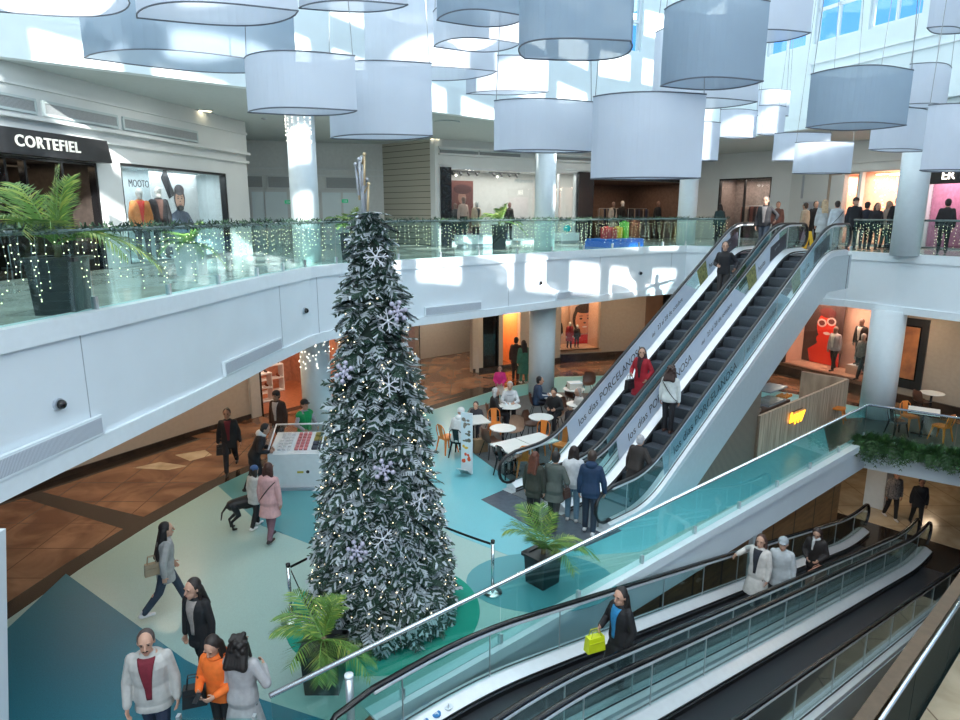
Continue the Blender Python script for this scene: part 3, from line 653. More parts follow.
# ============================================================= escalators, moving walkways, railings
def blend_profile(x0, x1, m, H, b=.7):
    """height of the tread line: level, then slope m from x0 to x1, then level at H (m*(x1-x0) = H)"""
    sg = 1 if m > 0 else -1
    def f(x):
        if x <= x0-b: return 0.
        if x < x0+b: return m*(x-x0+b)**2/(4*b)
        if x <= x1-b: return m*(x-x0)
        if x < x1+b: return H-m*(x1+b-x)**2/(4*b)
        return H
    return f
def samples(a, b, n): return [a+(b-a)*i/n for i in range(n+1)]
def extrude_y(mb, f, xs, prof):
    """closed profile [(y, dz)] swept along the tread line f"""
    return mb.rings([[(x, y, f(x)+dz) for y, dz in prof] for x in xs])
def balustrade(root, f, xa, xb, y, inner, glassm, railm, deckm, joints=1.6, hh=.95, sym=None):
    """one side wall: glass with the handrail round it as sub-parts of a deck; inner = +1/-1 side where people stand"""
    xs = samples(xa-.9, xb+.9, 64); s = inner
    dk = MB(); P = [(y-s*.12, .02), (y-s*.12, .17), (y-s*.03, .20), (y+s*.03, .20), (y+s*.19, .12), (y+s*.19, .02)]
    extrude_y(dk, f, xs, P)
    deck = dk.build('balustrade_deck', deckm, root)
    sk = MB(); extrude_y(sk, f, xs, [(y+s*.185, -.16), (y+s*.185, .118), (y+s*.205, .118), (y+s*.205, -.16)])
    extrude_y(sk, f, xs, [(y-s*.036, .2), (y-s*.036, .215), (y-s*.02, .215), (y-s*.02, .2)])
    sk.build('skirt', M['black'], deck)
    if sym is None: sym = True
    st = MB(); extrude_y(st, f, xs, [(y+s*.19, .055), (y+s*.21, .055), (y+s*.21, .085), (y+s*.19, .085)])
    st.build('skirt_brush', M['chrome'], deck)
    # newel ends: half circles of radius rr
    rr = .37; cz = hh-rr
    xs2 = samples(xa-.9, xb+.9, 64)
    path = []
    for k in range(9):
        t = -pi/2+.35-(pi-.35)*k/8; path.append((xa-.9+rr*math.cos(t), cz+rr*math.sin(t), xa-.9))
    top = [(x, hh, x) for x in xs2]
    end = []
    for k in range(9):
        t = pi/2-(pi-.35)*k/8; end.append((xb+.9+rr*math.cos(t), cz+rr*math.sin(t), xb+.9))
    full = path+top[1:-1]+end
    pts = [(x, y, f(bx)+z) for x, z, bx in full]
    gl = MB(); up = [(x, f(bx)+z) for x, z, bx in full]; lo = [(x, f(x)+.19) for x in reversed(xs2)]
    # glass strip: lower line to handrail line, plus the rounded ends
    for yy in (y-.006, y+.006):
        n = len(xs2); gl.strip([(x, yy, f(x)+.19) for x in xs2], [(x, yy, f(x)+hh-.03) for x in xs2])
        for c, sgn in ((xa-.9, -1), (xb+.9, 1)):
            ring = [(c, yy, f(c)+.19)]+[(c+sgn*(rr-.03)*math.cos(t), yy, f(c)+cz+(rr-.03)*math.sin(t)) for t in samples(-.9, pi/2, 8)]+[(c, yy, f(c)+hh-.03)]
            gl.add(ring, [tuple(range(len(ring)))])
    g = gl.build('balustrade_glass', glassm, root)
    x = xa-.2
    while x < xb+.6: MB().bb(x-.006, x+.006, y-.009, y+.009, f(x)+.2, f(x)+hh-.05).build('glass_joint', M['steel'], g); x += joints
    h = MB(); rs = []
    for i, p in enumerate(pts):
        a = Vector(pts[max(i-1, 0)]); c = Vector(pts[min(i+1, len(pts)-1)]); d = (c-a).normalized(); nrm = Vector((-d.z, 0, d.x)); q = Vector(p)
        if i < len(pts): rs.append([q+nrm*(-a_)*1.+Vector((0, b_, 0)) for a_, b_ in ((-.028, -.028), (-.028, .028), (.0, .045), (.026, .03), (.026, -.03), (0, -.045))])
    h.rings(rs); hr = h.build('handrail', railm, root, True)
    gu = MB(); gu.tube([Vector(p)-Vector((0, 0, 0)) for p in [(x*1., y, z-.052) if 9 <= i < len(pts)-9 else ((xa-.9 if i < 9 else xb+.9)+(x-(xa-.9 if i < 9 else xb+.9))*.87, y, z+(0 if i in () else .0)-(.05*math.sin(pi/2) if False else 0.)) for i, (x, y_, z) in enumerate(pts)]][9:len(pts)-9], .036, 6)
    gu.build('handrail_guide', M['deck'], hr, True)
    return deck, g
HE = UP; ME = math.tan(math.radians(31.8)); RUN = HE/ME; WE = 1.284
fe = blend_profile(0, RUN, ME, HE, .6)
AL = math.atan(ME)
bann_w = mat('banner_print', (.62, .70, .80), .45, col2=(.52, .62, .76), vscale=2.2)
m_photo = mat('banner_photo', (.42, .42, .16), .5, col2=(.12, .14, .05), vscale=14)
m_ink = mat('ink', (.03, .035, .05), .5)
m_step = stripe_mat('step_grooves', (.045, .055, .07), (.12, .14, .17), 60., 'Y', .45, .45, .3)
m_riser = stripe_mat('riser_grooves', (.02, .025, .03), (.07, .085, .10), 60., 'Y', .45, .45, .3)
def banner(par, y, side, front):
    """printed strip with its words on one balustrade; side: which way off the glass"""
    ya, yb = (y-.016, y-.010) if front else (y+.010, y+.016)
    lo, hi = .215, .865
    bx = [.75, 6.15, 5.45, .55]
    pl = MB().xz_prism([(.70, fe(.70)+lo), (6.45, fe(6.45)+lo), (5.75, fe(5.75)+hi), (.55, fe(.55)+hi)], ya, yb)
    pl.xz_prism([(7.05, fe(7.05)+lo), (8.35, fe(8.35)+lo), (8.2, fe(8.2)+hi), (6.85, fe(6.85)+hi)], ya, yb)
    p = pl.build('banner', bann_w, par)
    MB().xz_prism([(6.62, fe(6.62)+lo), (7.03, fe(7.03)+lo), (6.83, fe(6.83)+hi), (6.35, fe(6.35)+hi)], ya, yb).build('banner_picture', m_photo, par)
    MB().xz_prism([(7.75, fe(7.75)+.27), (8.75, fe(8.75)+.27), (8.7, fe(8.7)+.72), (7.72, fe(7.72)+.72)], ya-.004, yb-.004).build('banner_dark_panel', mat('banner_dark', (.05, .05, .07), .4, var=.2), par)
    def tx(body, x, dz, size, m=m_ink, sx=1.):
        text('lettering', body, size, m, p, (x, ya-.003, fe(x)+dz), (pi/2, -AL, 0), .001, .25, 'LEFT', sx)
    tx('los días PORCELANOSA', 1.0, .50, .30, sx=1.02)
    tx('del', 4.15, .48, .15); tx('23 al 28 de octubre', 4.42, .52, .19, sx=.95)
    tx('hasta', 7.05, .50, .22); tx('pronto', 8.0, .47, .12, M['white'])
def escalator(name, label, y0, walkside):
    root = thing(name, label, 'escalator', (3.70, 13.81, 0), math.radians(42.06))
    off = Vector((-math.sin(math.radians(42.06))*y0, math.cos(math.radians(42.06))*y0, 0)); root.location += off
    tr = MB(); xs = samples(-1.6, RUN+1.75, 60)
    bot = []
    for x in xs:
        z = ME*x-1.12
        bot.append((x, max(0.02 if x < 3 else 0.02, min(z, HE-1.0))))
    poly = [(x, fe(x)+.03) for x in xs]+bot[::-1]
    out = []
    tr.xz_prism([p for p in poly], -.125, -.115); tr.xz_prism(poly, WE+.115, WE+.125)
    tr.strip([(x, -.118, z) for x, z in bot], [(x, WE+.118, z) for x, z in bot])
    tr.bb(RUN+1.73, RUN+1.75, -.125, WE+.125, HE-1., HE)
    t = tr.build('truss_cladding', M['cladding'], root)
    MB().bb(RUN+1.55, RUN+1.58, -.130, -.125, HE-1.0, HE).build('cladding_joint', M['dark'], t)
    for y, inn in ((0, 1), (WE, -1)):
        d, g = balustrade(root, fe, -.55, RUN+.55, y, inn, M['glass_esc'], M['black'], M['deck'])
        banner(g, y, inn, y > 0)
    # moving steps
    d = .40; n = int(RUN/d)+2
    sm = MB(); sy0, sy1 = .21, WE-.21; rise = ME*d
    sm.mi(0).bb(0, d+.01, sy0, sy1, -.05, 0)
    sm.mi(1).rings([[(0.004-.05*math.sin(a*pi/2/4)+0.0*a, y, -rise*(a/4)) for a in range(5)]+[(.06, y, -rise), (.06, y, -.02)] for y in (sy0, sy1)])
    first = None
    for i in range(n):
        x = -.2+i*d
        zz = fe(x+.1)
        if first is None: o = sm.build('step', [m_step, m_riser], root); first = o
        else: o = first.copy(); COL.objects.link(o); o.parent = root
        o.location = (x, 0, zz)
    for x0, x1, z in ((-1.6, -.2, 0.), (RUN+.15, RUN+1.8, HE)):
        MB().bb(x0, x1, .2, WE-.2, z, z+.022).build('landing_plate', stripe_mat('landing_grooves', (.10, .11, .12), (.2, .22, .24), 40, 'X', .4, .5, .4), root)
    return root
esc_r = escalator('escalator', 'escalator nearest the coffee counter, climbing beside its tall pale side panel', 0., 1)
esc_l = escalator('escalator', 'escalator on the cafe side of the pair, with the guard and the woman in red', WE+.267, 1)

# ---- moving walkways going down to the lower level
MT = -.213; XT0 = .95; XT1 = XT0+LOW/MT
ft = blend_profile(XT0, XT1, MT, LOW, 1.0); WT = 1.36
m_belt = stripe_mat('walkway_pallets', (.018, .02, .025), (.045, .05, .06), 90., 'Y', .4, .5, .3)
ROT_T = math.atan2(FW.y, FW.x)
def walkway(label, r0):
    p = T(0, r0); root = thing('moving_walkway', label, 'moving walkway', p, ROT_T)
    for y, inn in ((0, -1), (-WT, 1)):
        d, g = balustrade(root, ft, -.0, XT1+.35, y, inn, M['glass_esc'], M['blackgloss'], M['deck'], 1.5)
        if y == 0 and r0 == 0:
            st = MB()
            for k in range(4):
                c = (-.15+k*.2, -.1, 0); x = c[0]
                st.cur = 1 if k == 3 else 0
                st.cyl((x, -.105, ft(x)+.152), (x, -.1049, ft(x)+.172), .06, n=16)
                st.cur = 2; st.box((x, -.105, ft(x)+.174), (.05, .014, .004)); st.box((x+.01, -.115, ft(x)+.174), (.014, .05, .004))
                if k == 3: st.cur = 3; st.box((x, -.105, ft(x)+.176), (.085, .01, .004), Matrix.Rotation(.8, 3, 'Z'))
            st.build('safety_sticker', [mat('sticker_blue', (.05, .22, .5), .4), M['white'], mat('sticker_white', (.6, .7, .8), .4), mat('sticker_grey', (.3, .32, .36), .4)], d)
    xs = samples(-1.1, XT1+1.3, 60)
    b = MB(); extrude_y(b, ft, xs, [(-.2, -.06), (-.2, -.02), (-WT+.2, -.02), (-WT+.2, -.06)]); b.build('belt', m_belt, root)
    b = MB()
    for y in (.135, -WT-.135):
        extrude_y(b, ft, xs, [(y-.008, -.75), (y-.008, .1), (y+.008, .1), (y+.008, -.75)])
    extrude_y(b, ft, xs, [(.13, -.75), (.13, -.73), (-WT-.13, -.73), (-WT-.13, -.75)])
    b.build('side_cladding', M['cladding'] if r0 > 0 else M['steel'], root)
    return root
walkway('moving walkway beside the white ground floor edge, carrying the woman with the yellow bag', 0.)
walkway('empty moving walkway farther from the christmas tree, with its bare dark belt', WT+.30)
# pit floor behind and under the walkways, brown cladding strip on the right
struct(MB().bb(-1.2, 18.5, -4.0, -3.80, -.06, -.03).build('trim_13', mat('brown_bronze', (.17, .12, .08), .3, .2, var=.1), M=Matrix.Translation(S0) @ Matrix.Rotation(ROT_T, 4, 'Z') @ Matrix.Translation((0, .16, -.25))))

# ---- glass railings
def inset(pts, d): return grow(pts, d)
def railing(label, pts, z, panel=1.35, h=1.02, railm=None, rr=.032, g0=.02, glassm=None, clips=True, group=None, railoff=0.):
    root = thing('glass_railing', label, 'railing', (pts[0][0], pts[0][1], z)); org = Vector(root.location)
    L = 0
    P = [Vector((*p, z)) for p in pts]
    for a, c in zip(P, P[1:]):
        l = (c-a).length; n = max(1, round(l/panel)); d = (c-a)/l; w = l/n
        for i in range(n):
            q0 = a+d*(i*w+.012)-org; q1 = a+d*((i+1)*w-.012)-org; nn = Vector((-d.y, d.x, 0))*.006
            b = MB(); vs = []
            for q in (q0-nn, q1-nn, q1+nn, q0+nn): vs.append(q+Vector((0, 0, g0)))
            for q in (q0-nn, q1-nn, q1+nn, q0+nn): vs.append(q+Vector((0, 0, h-.02)))
            b.add(vs, [(0, 1, 5, 4), (1, 2, 6, 5), (2, 3, 7, 6), (3, 0, 4, 7), (4, 5, 6, 7), (3, 2, 1, 0)])
            g = b.build('glass_panel', glassm or M['glass'], root)
            if clips:
                nn = nn*6
                c2 = MB(); q = a+d*(i*w)-org; rt = Matrix.Rotation(math.atan2(d.y, d.x), 3, 'Z')
                c2.box(q+Vector((0, 0, .09)), (.05, .07, .16), rt); c2.build('clamp', M['steel'], root)
    MB().tube([p-org+Vector((0, 0, h)) for p in P], rr, 8).build('handrail', railm or M['chrome'], root, True)
    return root
m_railg = mat('green_steel_rail', (.16, .22, .22), .3, .6, var=.1)
up_in = inset(UE, .06)
kA = up_in[:13]; kA[-1] = (9.15, 25.25)
railing('long glass railing of the upper floor from the palm pot to the escalators', kA, UP+.03, 1.45, 1.02, m_railg, .03, .0)
kB = [(12.35, 22.45)]+up_in[15:]
railing('glass railing of the upper floor right of the escalator tops', kB, UP+.03, 1.45, 1.02, m_railg, .03, .0)
gr = [tuple(RA[:2]), tuple((BC+Vector((-.05, .02, 0)))[:2]), tuple((BC+(W2-BC)*1.0)[:2])]
railing('glass railing along the ground floor edge above the walkways', gr, .03, 1.75, 1.02, M['chrome'], .035, .0)
o = railing('short dark panelled railing with a steel rail along the beige floor', [tuple(T(15.5, 4.3)[:2]), tuple(T(-1, 4.3)[:2])], .012, 1.8, 1.0, M['chrome'], .025, .0, mat('dark_rail_panel', (.012, .022, .02), .6, spec=.1, var=.4, vscale=50), False)
o.name = 'panel_railing'
for q in o.children:
    if q.name.startswith('glass_panel'): q.name = 'dark_panel'
# standing end post at the walkway entrance
o = thing('railing_post', 'short round steel post with a white cap where the ground railing begins', 'post', T(-.75, -.33))
MB().cyl((0, 0, 0), (0, 0, .98), .05, n=16).build('post', M['steel'], o, True); MB().cyl((0, 0, .98), (0, 0, 1.02), .055, n=16).build('cap', M['white'], o, True)
o = thing('glass_barrier', 'small clear glass barrier panel at the end of the ground railing', 'barrier', (RA.x-.55, RA.y-.25, .006))
MB().bb(-.4, .45, -.01, .01, .05, .95).build('glass_pane', M['glass'], o); MB().bb(-.42, -.38, -.03, .03, 0, 1.).bb(.43, .47, -.03, .03, 0, 1.).build('barrier_frame', M['steel'], o)

# ---- icicle lights and garland on the upper railing
def polyline_pts(pts, step):
    d = 0; tot = sum((Vector(a)-Vector(c)).length for a, c in zip(pts, pts[1:]))
    out = []
    while d < tot: out.append(along(pts, d)); d += step
    return out
def icicles(label, pts, step, seed, lo=.2, hi=.8):
    rr = random.Random(seed); b = MB()
    for k, (p, d) in enumerate(polyline_pts(pts, step)):
        if (p-Vector((12.95, 20.55))).length < .62: continue
        n = Vector((d.y, -d.x)); L = rr.uniform(lo, hi) if rr.random() > .12 else .05
        base = Vector((p.x-n.x*.03+rr.uniform(-.02, .02), p.y-n.y*.03, UP+1.0)); b.cur = 0
        x = 0.; q = base.copy(); pt = [q.copy()]
        while x < L:
            s = rr.uniform(.07, .13); x += s; q = q+Vector((d.x*rr.uniform(-.022, .022), d.y*rr.uniform(-.022, .022), -s)); pt.append(q.copy())
        if len(pt) > 1: b.tube(pt, .0022, 3)
        b.cur = 1
        for q in pt[1:]: b.ell(q+Vector((rr.uniform(-.015, .015), rr.uniform(-.01, .01), 0)), (.0085,)*3, 5, 3)
    o = b.build('icicle_lights', [M['wire'], M['bulb']]); return tag(o, label, 'string lights', None, 'stuff')
icicles('warm icicle lights hanging inside the glass of the long upper railing', inset(UE, .16)[1:13], .125, 3)
icicles('warm icicle lights hanging behind the glass right of the escalators', inset(kB, .12), .12, 4)
def leafy(b, c, d, rr, n, ln, rad, wid=.012):
    for k in range(n):
        v = Vector((rr.uniform(-1, 1), rr.uniform(-1, 1), rr.uniform(-1, 1))).normalized(); v = (v+Vector((d.x, d.y, 0))*rr.uniform(-.6, .6)).normalized()
        u = v.orthogonal().normalized()*wid*rr.uniform(.7, 1.4); t = c+v*rad*.3; e = t+v*ln*rr.uniform(.6, 1.2)
        b.add([t-u, t+u, e+u*.3, e-u*.3], [(0, 1, 2, 3)])
rr = random.Random(8); b = MB()
for p, d in polyline_pts(inset(UE, .06)[1:13], .035):
    c = Vector((p.x, p.y, UP+1.07+rr.uniform(-.02, .03))); b.cur = 0 if rr.random() < .8 else 1; leafy(b, c, d, rr, 5, .085, .05)
tag(b.build('garland', [M['fir'], mat('garland_light_green', (.10, .20, .10), .6, var=.3)]), 'green pine garland lying along the handrail of the upper railing', 'garland', None, 'stuff')
# strings of lights down the left column
b = MB(); rr = random.Random(5)
for a in range(-3, 4):
    t = -pi/2+a*.42-.3; pt = []
    for k in range(22):
        z = SOF-.25-k*.07*rr.uniform(.9, 1.1)
        if k > 8+rr.random()*14: break
        pt.append(Vector((-4.6+.375*math.cos(t), 17.95+.375*math.sin(t), z)))
    b.cur = 0
    if len(pt) > 1: b.tube(pt, .003, 3)
    b.cur = 1
    for q in pt: b.ell(q, (.014,)*3, 5, 3)
tag(b.build('column_lights', [M['wire'], M['bulbw']]), 'strings of small lights hanging down the upper column left of the tree', 'string lights', None, 'stuff')
b = MB()
for k in range(46):
    t = -pi+rr.uniform(0, pi); z = rr.uniform(2.2, 3.4); b.ell((-4.72+.44*math.cos(t), 18.6+.44*math.sin(t), z), (.014,)*3, 5, 3)
tag(b.build('column_lights', [M['bulbw']]), 'tiny lights scattered over the lower column left of the tree', 'string lights', None, 'stuff')
# ============================================================= christmas tree
TX, TY = -1.60, 9.95
tree = thing('christmas_tree', 'tall snow-flocked christmas tree on the round green rug', 'christmas tree', (TX, TY, .012))
rr = random.Random(21)
def trad(z): return .29+.86*(6.45-z)/6.1
MB().cyl((0, 0, 0), (0, 0, 6.2), .10, .05).build('trunk', mat('tree_trunk', (.05, .03, .02), .8, var=.3), tree, True)
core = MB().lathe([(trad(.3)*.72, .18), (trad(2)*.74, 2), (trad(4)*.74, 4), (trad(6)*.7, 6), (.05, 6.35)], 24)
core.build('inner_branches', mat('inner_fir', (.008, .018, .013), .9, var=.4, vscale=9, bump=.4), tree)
fol = MB()
def sprig(p, d, ln, up):
    """one flat fir tip: rows of needles on a stem, snow on the upper side"""
    side = d.cross(up).normalized(); n = side.cross(d).normalized()
    k = 7
    for i in range(k):
        t = (i+.4)/k; c = p+d*ln*t - Vector((0, 0, .10*ln*t*t)); w = ln*.42*(1-.62*t)
        for sg in (-1, 1):
            e = c+side*sg*w+d*w*.75-n*.02; hw = d*ln*.075
            fol.cur = 1 if rr.random() < .40 else 0
            q = n*.006
            fol.add([c-hw+q, c+hw+q, e+hw*.5+q, e-hw*.5+q], [(0, 1, 2, 3)])
    fol.cur = 1 if rr.random() < .6 else 0
    e = p+d*ln*1.05-Vector((0, 0, .1*ln)); fol.add([p-side*ln*.06+n*.012, p+side*ln*.06+n*.012, e+side*.008, e-side*.008], [(0, 1, 2, 3)])
N = 3400
for i in range(N):
    u = rr.random(); z = .10+6.5*(1-math.sqrt(1-u*.995)) if i < N-330 else 5.0+rr.random()*1.5
    a = rr.random()*2*pi; r = max(.02, trad(z)-.16-rr.random()*.12)
    if z > 6.25: r *= max(.1, (6.6-z)/.35)
    o = Vector((math.cos(a), math.sin(a), 0)); tg = Vector((-math.sin(a), math.cos(a), 0))
    d = (o*rr.uniform(.55, 1.)+Vector((0, 0, rr.uniform(-.75, .25)))+tg*rr.uniform(-.7, .7)).normalized()
    up = (Vector((0, 0, 1))+o*rr.uniform(-.2, .9)+tg*rr.uniform(-.5, .5)).normalized()
    sprig(Vector((o.x*r, o.y*r, z)), d, rr.uniform(.20, .38)*(.8 if z > 5.5 else 1), up)
fol.build('foliage', [M['fir'], M['flock']], tree)
lg = MB()
for i in range(520):
    u = rr.random(); z = .2+6.2*(1-math.sqrt(1-u*.98)); a = rr.random()*2*pi; r = trad(z)+rr.uniform(-.05, .08)
    lg.ell((math.cos(a)*r, math.sin(a)*r, z), (.0085,)*3, 5, 3)
tag(lg.build('fairy_lights', [M['bulb']], tree), kind='stuff')
wh = mat('ornament_white', (.50, .53, .58), .35, .2, var=.1); lil = mat('ornament_lilac', (.42, .41, .52), .4, var=.1)
def snowflake(label, px, py, kind, size=.19):
    # find the point on the cone along the sight line, then stand it on the foliage
    best = None
    d = ray(px, py); o = Vector((0, 0, CAM_Z))
    for k in range(400):
        p = o+d*(7.5+k*.01); r = math.hypot(p.x-TX, p.y-TY)
        if r < trad(p.z)+.14: best = p; break
    root = thing('snowflake_ornament', label, 'ornament', best, 0, 'snowflake ornaments on the christmas tree')
    nrm = Vector((best.x-TX, best.y-TY, .25)).normalized(); q = nrm.to_track_quat('Z', 'Y').to_matrix()
    b = MB()
    for k in range(6):
        a = k*pi/3+px; v = q @ Vector((math.cos(a), math.sin(a), 0)); b.cyl(Vector(), v*size, .011, .008, 6)
        if kind == 0:
            for s in (-1, 1):
                w = q @ Vector((math.cos(a+s*.7), math.sin(a+s*.7), 0)); b.cyl(v*size*.5, v*size*.5+w*size*.38, .009, .006, 5)
    b.build('arms', wh if kind == 0 else lil, root)
    b = MB()
    for k in range(6):
        a = k*pi/3+px; v = q @ Vector((math.cos(a), math.sin(a), 0))
        MB().ell(v*size*.9, (.036,)*3 if kind else (.018,)*3, 8, 5).build('bead', wh if kind == 0 else lil, root, True)
        if kind: MB().ell(v*size*.45, (.026,)*3, 8, 5).build('bead', lil, root, True)
    MB().ell((0, 0, 0), (.030,)*3, 8, 5).build('bead', wh if kind == 0 else lil, root, True)
for i, (px, py, k, lb) in enumerate(((376, 257, 0, 'spiky white snowflake near the top of the christmas tree'), (398, 311, 1, 'ring-shaped white snowflake on the upper right of the tree'), (388, 321, 0, 'thin snowflake just below the ring-shaped one on the tree'), (344, 372, 1, 'lilac snowflake at the upper left edge of the tree'),
    (389, 385, 0, 'white snowflake halfway up the middle of the tree'), (357, 551, 1, 'lilac beaded snowflake low on the left of the tree'), (383, 539, 0, 'white snowflake low in the middle of the tree'), (384, 470, 1, 'pale beaded snowflake at the middle of the tree'), (420, 500, 0, 'white snowflake at the right edge of the tree'), (343, 602, 0, 'large thin snowflake near the foot of the tree above the palm'))):
    snowflake(lb, px, py, k, .18 if k == 0 else .15)
o = thing('tree_topper', 'white and gold tassel finial standing on the tip of the christmas tree', 'tree topper', (TX-.10, TY, 6.5))
b = MB().cyl((0, 0, 0), (0, 0, .80), .035, .015, 8); b.build('spindle', wh, o, True)
for k in range(7):
    a = k*2*pi/7; z = .28+.075*k*.9; b = MB().tube([(math.cos(a)*.02, math.sin(a)*.02, z), (math.cos(a)*.09, math.sin(a)*.09, z+.12), (math.cos(a)*.075, math.sin(a)*.075, z-.08), (math.cos(a)*.06, math.sin(a)*.06, z-.30)], .018, 6)
    b.ell((math.cos(a)*.09, math.sin(a)*.09, z+.13), (.028,)*3, 8, 5); b.build('tassel', wh if k % 3 else mat('tassel_gold_%d' % k, (.65, .5, .3), .4, .3, var=.1), o, True)
o = MB().lathe([(1.58, 0), (1.60, .003), (1.6, .012), (1.58, .016)], 56).build('round_rug', mat('green_felt', (.0, .28, .20), .8, var=.08, vscale=40), None, False, (TX, TY, .0))
tag(o, 'round emerald green rug under the christmas tree', 'rug')

# ============================================================= hanging fabric lanterns
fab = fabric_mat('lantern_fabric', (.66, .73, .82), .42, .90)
fab2 = fabric_mat('lantern_fabric_backlit', (.34, .44, .54), .40, .88)  # darker copy of the cloth, its backlit look put into the colour
rimm = mat('lantern_rim', (.10, .12, .15), .5, var=.1)
def leaf_outline(a, b, n=20):
    f = [(-a+2*a*t, -b*math.sin(pi*t**.78)) for t in [i/n for i in range(n+1)]]
    return f+[(-x, -y) for x, y in f[1:-1]]
def lantern(label, x0, x1, y0, y1, t, rot, b=.45, m=None, squash=1.):
    """px box of the cloth wall, distance t"""
    c = Vector((0, 0, CAM_Z))+ray((x0+x1)/2, (y0+y1)/2)*t
    w = (x1-x0)/F_PX*t; h = (y1-y0)/F_PX*t*.93
    th = math.radians(rot); bb = b
    # half length so that the turned leaf spans w
    xs = lambda a: [x*math.cos(th)-y*math.sin(th) for x, y in leaf_outline(a, a*bb)]
    a = .5; sp = max(xs(a))-min(xs(a)); a *= w/sp
    root = thing('pendant_lantern', label, 'lantern', (c.x, c.y, c.z-h/2), th, 'fabric lanterns hanging in the atrium')
    P = leaf_outline(a, a*bb); P.append(P[0])
    s = MB().strip([(x, y, 0) for x, y in P], [(x, y, h) for x, y in P]); s.build('shade', m or fab, root, False)
    for z in (0, h): MB().tube([(x, y, z) for x, y in P], .010, 5).build('rim', rimm, root)
    for sx in (-1, 1): MB().cyl((sx*a*.96, 0, h), (sx*a*.5, 0, RZ-(c.z-h/2)), .006, n=5).build('suspension_wire', M['wire'], root)
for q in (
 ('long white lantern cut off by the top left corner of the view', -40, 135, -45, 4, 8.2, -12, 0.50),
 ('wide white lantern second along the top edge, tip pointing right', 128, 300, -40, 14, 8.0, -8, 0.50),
 ('large backlit lantern hanging behind the two top left ones', 91, 290, 8, 62, 10.5, 10, 0.50, fab2),
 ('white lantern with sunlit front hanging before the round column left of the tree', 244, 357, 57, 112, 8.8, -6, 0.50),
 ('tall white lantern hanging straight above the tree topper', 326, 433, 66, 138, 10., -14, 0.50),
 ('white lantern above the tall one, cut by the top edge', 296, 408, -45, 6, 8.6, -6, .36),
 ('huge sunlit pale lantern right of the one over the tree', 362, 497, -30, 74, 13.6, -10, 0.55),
 ('upper of two stacked backlit lanterns beside the biggest backlit one', 436, 528, -48, 18, 9.5, -8, 0.70, fab2),
 ('lower of two stacked lanterns beside the biggest backlit one', 433, 520, 10, 45, 10.9, -8, 0.70),
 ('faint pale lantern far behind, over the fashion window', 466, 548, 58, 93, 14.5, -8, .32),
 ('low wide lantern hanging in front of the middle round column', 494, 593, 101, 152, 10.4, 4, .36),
 ('big backlit lantern cut by the top edge with its open underside showing', 519, 633, -40, 50, 7.6, -38, 0.95, fab2),
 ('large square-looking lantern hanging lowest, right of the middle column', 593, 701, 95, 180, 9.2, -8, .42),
 ('backlit lantern hanging above and right of the lowest one', 666, 761, 6, 84, 8.6, -16, 0.75, fab2),
 ('pale lantern behind the backlit one', 656, 756, 30, 104, 12., -12, 0.70),
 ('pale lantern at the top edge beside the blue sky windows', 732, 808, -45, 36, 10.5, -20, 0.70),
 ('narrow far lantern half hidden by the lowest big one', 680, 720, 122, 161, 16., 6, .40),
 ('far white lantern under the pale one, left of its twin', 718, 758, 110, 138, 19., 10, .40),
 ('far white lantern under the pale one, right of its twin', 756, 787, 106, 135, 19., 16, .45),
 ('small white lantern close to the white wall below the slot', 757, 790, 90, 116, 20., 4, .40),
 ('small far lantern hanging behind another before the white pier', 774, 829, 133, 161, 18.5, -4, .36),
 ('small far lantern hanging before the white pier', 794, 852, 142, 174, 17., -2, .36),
 ('backlit lantern on two long wires under the sky windows', 813, 904, 72, 127, 10.4, -12, 0.75, fab2),
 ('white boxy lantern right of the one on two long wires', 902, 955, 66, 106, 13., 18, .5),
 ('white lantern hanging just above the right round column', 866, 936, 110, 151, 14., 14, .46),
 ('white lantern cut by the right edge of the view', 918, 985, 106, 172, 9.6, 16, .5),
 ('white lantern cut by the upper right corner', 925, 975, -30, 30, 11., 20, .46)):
    lantern(*q)

# ============================================================= palms
def frond(rr, az, L, lift, droop, wid=.25, n=17, mats=0):
    b = MB(); pts = []
    d = Vector((math.cos(az), math.sin(az), 0))
    for i in range(n+1):
        t = i/n; pts.append(d*(L*t*math.cos(lift)*(1-.12*t))+Vector((0, 0, L*(t*math.sin(lift)-droop*t*t))))
    b.tube(pts, .011, 5, .25)
    for i in range(2, n+1):
        t = i/n; p = pts[i]; tg = (pts[i]-pts[i-1]).normalized(); side = tg.cross(Vector((0, 0, 1))).normalized(); up = side.cross(tg)
        ll = wid*L*(.55+.9*math.sin(pi*min(1, t*.9+.1)))*rr.uniform(.85, 1.1)*.75
        for s in (-1, 1):
            for off in (0., .5):
                q = p-tg*(L/n)*off
                e = q+side*s*ll*.72+tg*ll*.70+up*ll*.14-Vector((0, 0, ll*rr.uniform(.18, .42))); w = tg*.0075+up*.003
                mid = (q+e)/2+up*ll*.06
                b.cur = 0 if rr.random() < .75 else 1
                b.add([q-w, q+w, mid+w*1.2, mid-w*1.2, e], [(0, 1, 2, 3), (3, 2, 4)])
    return b
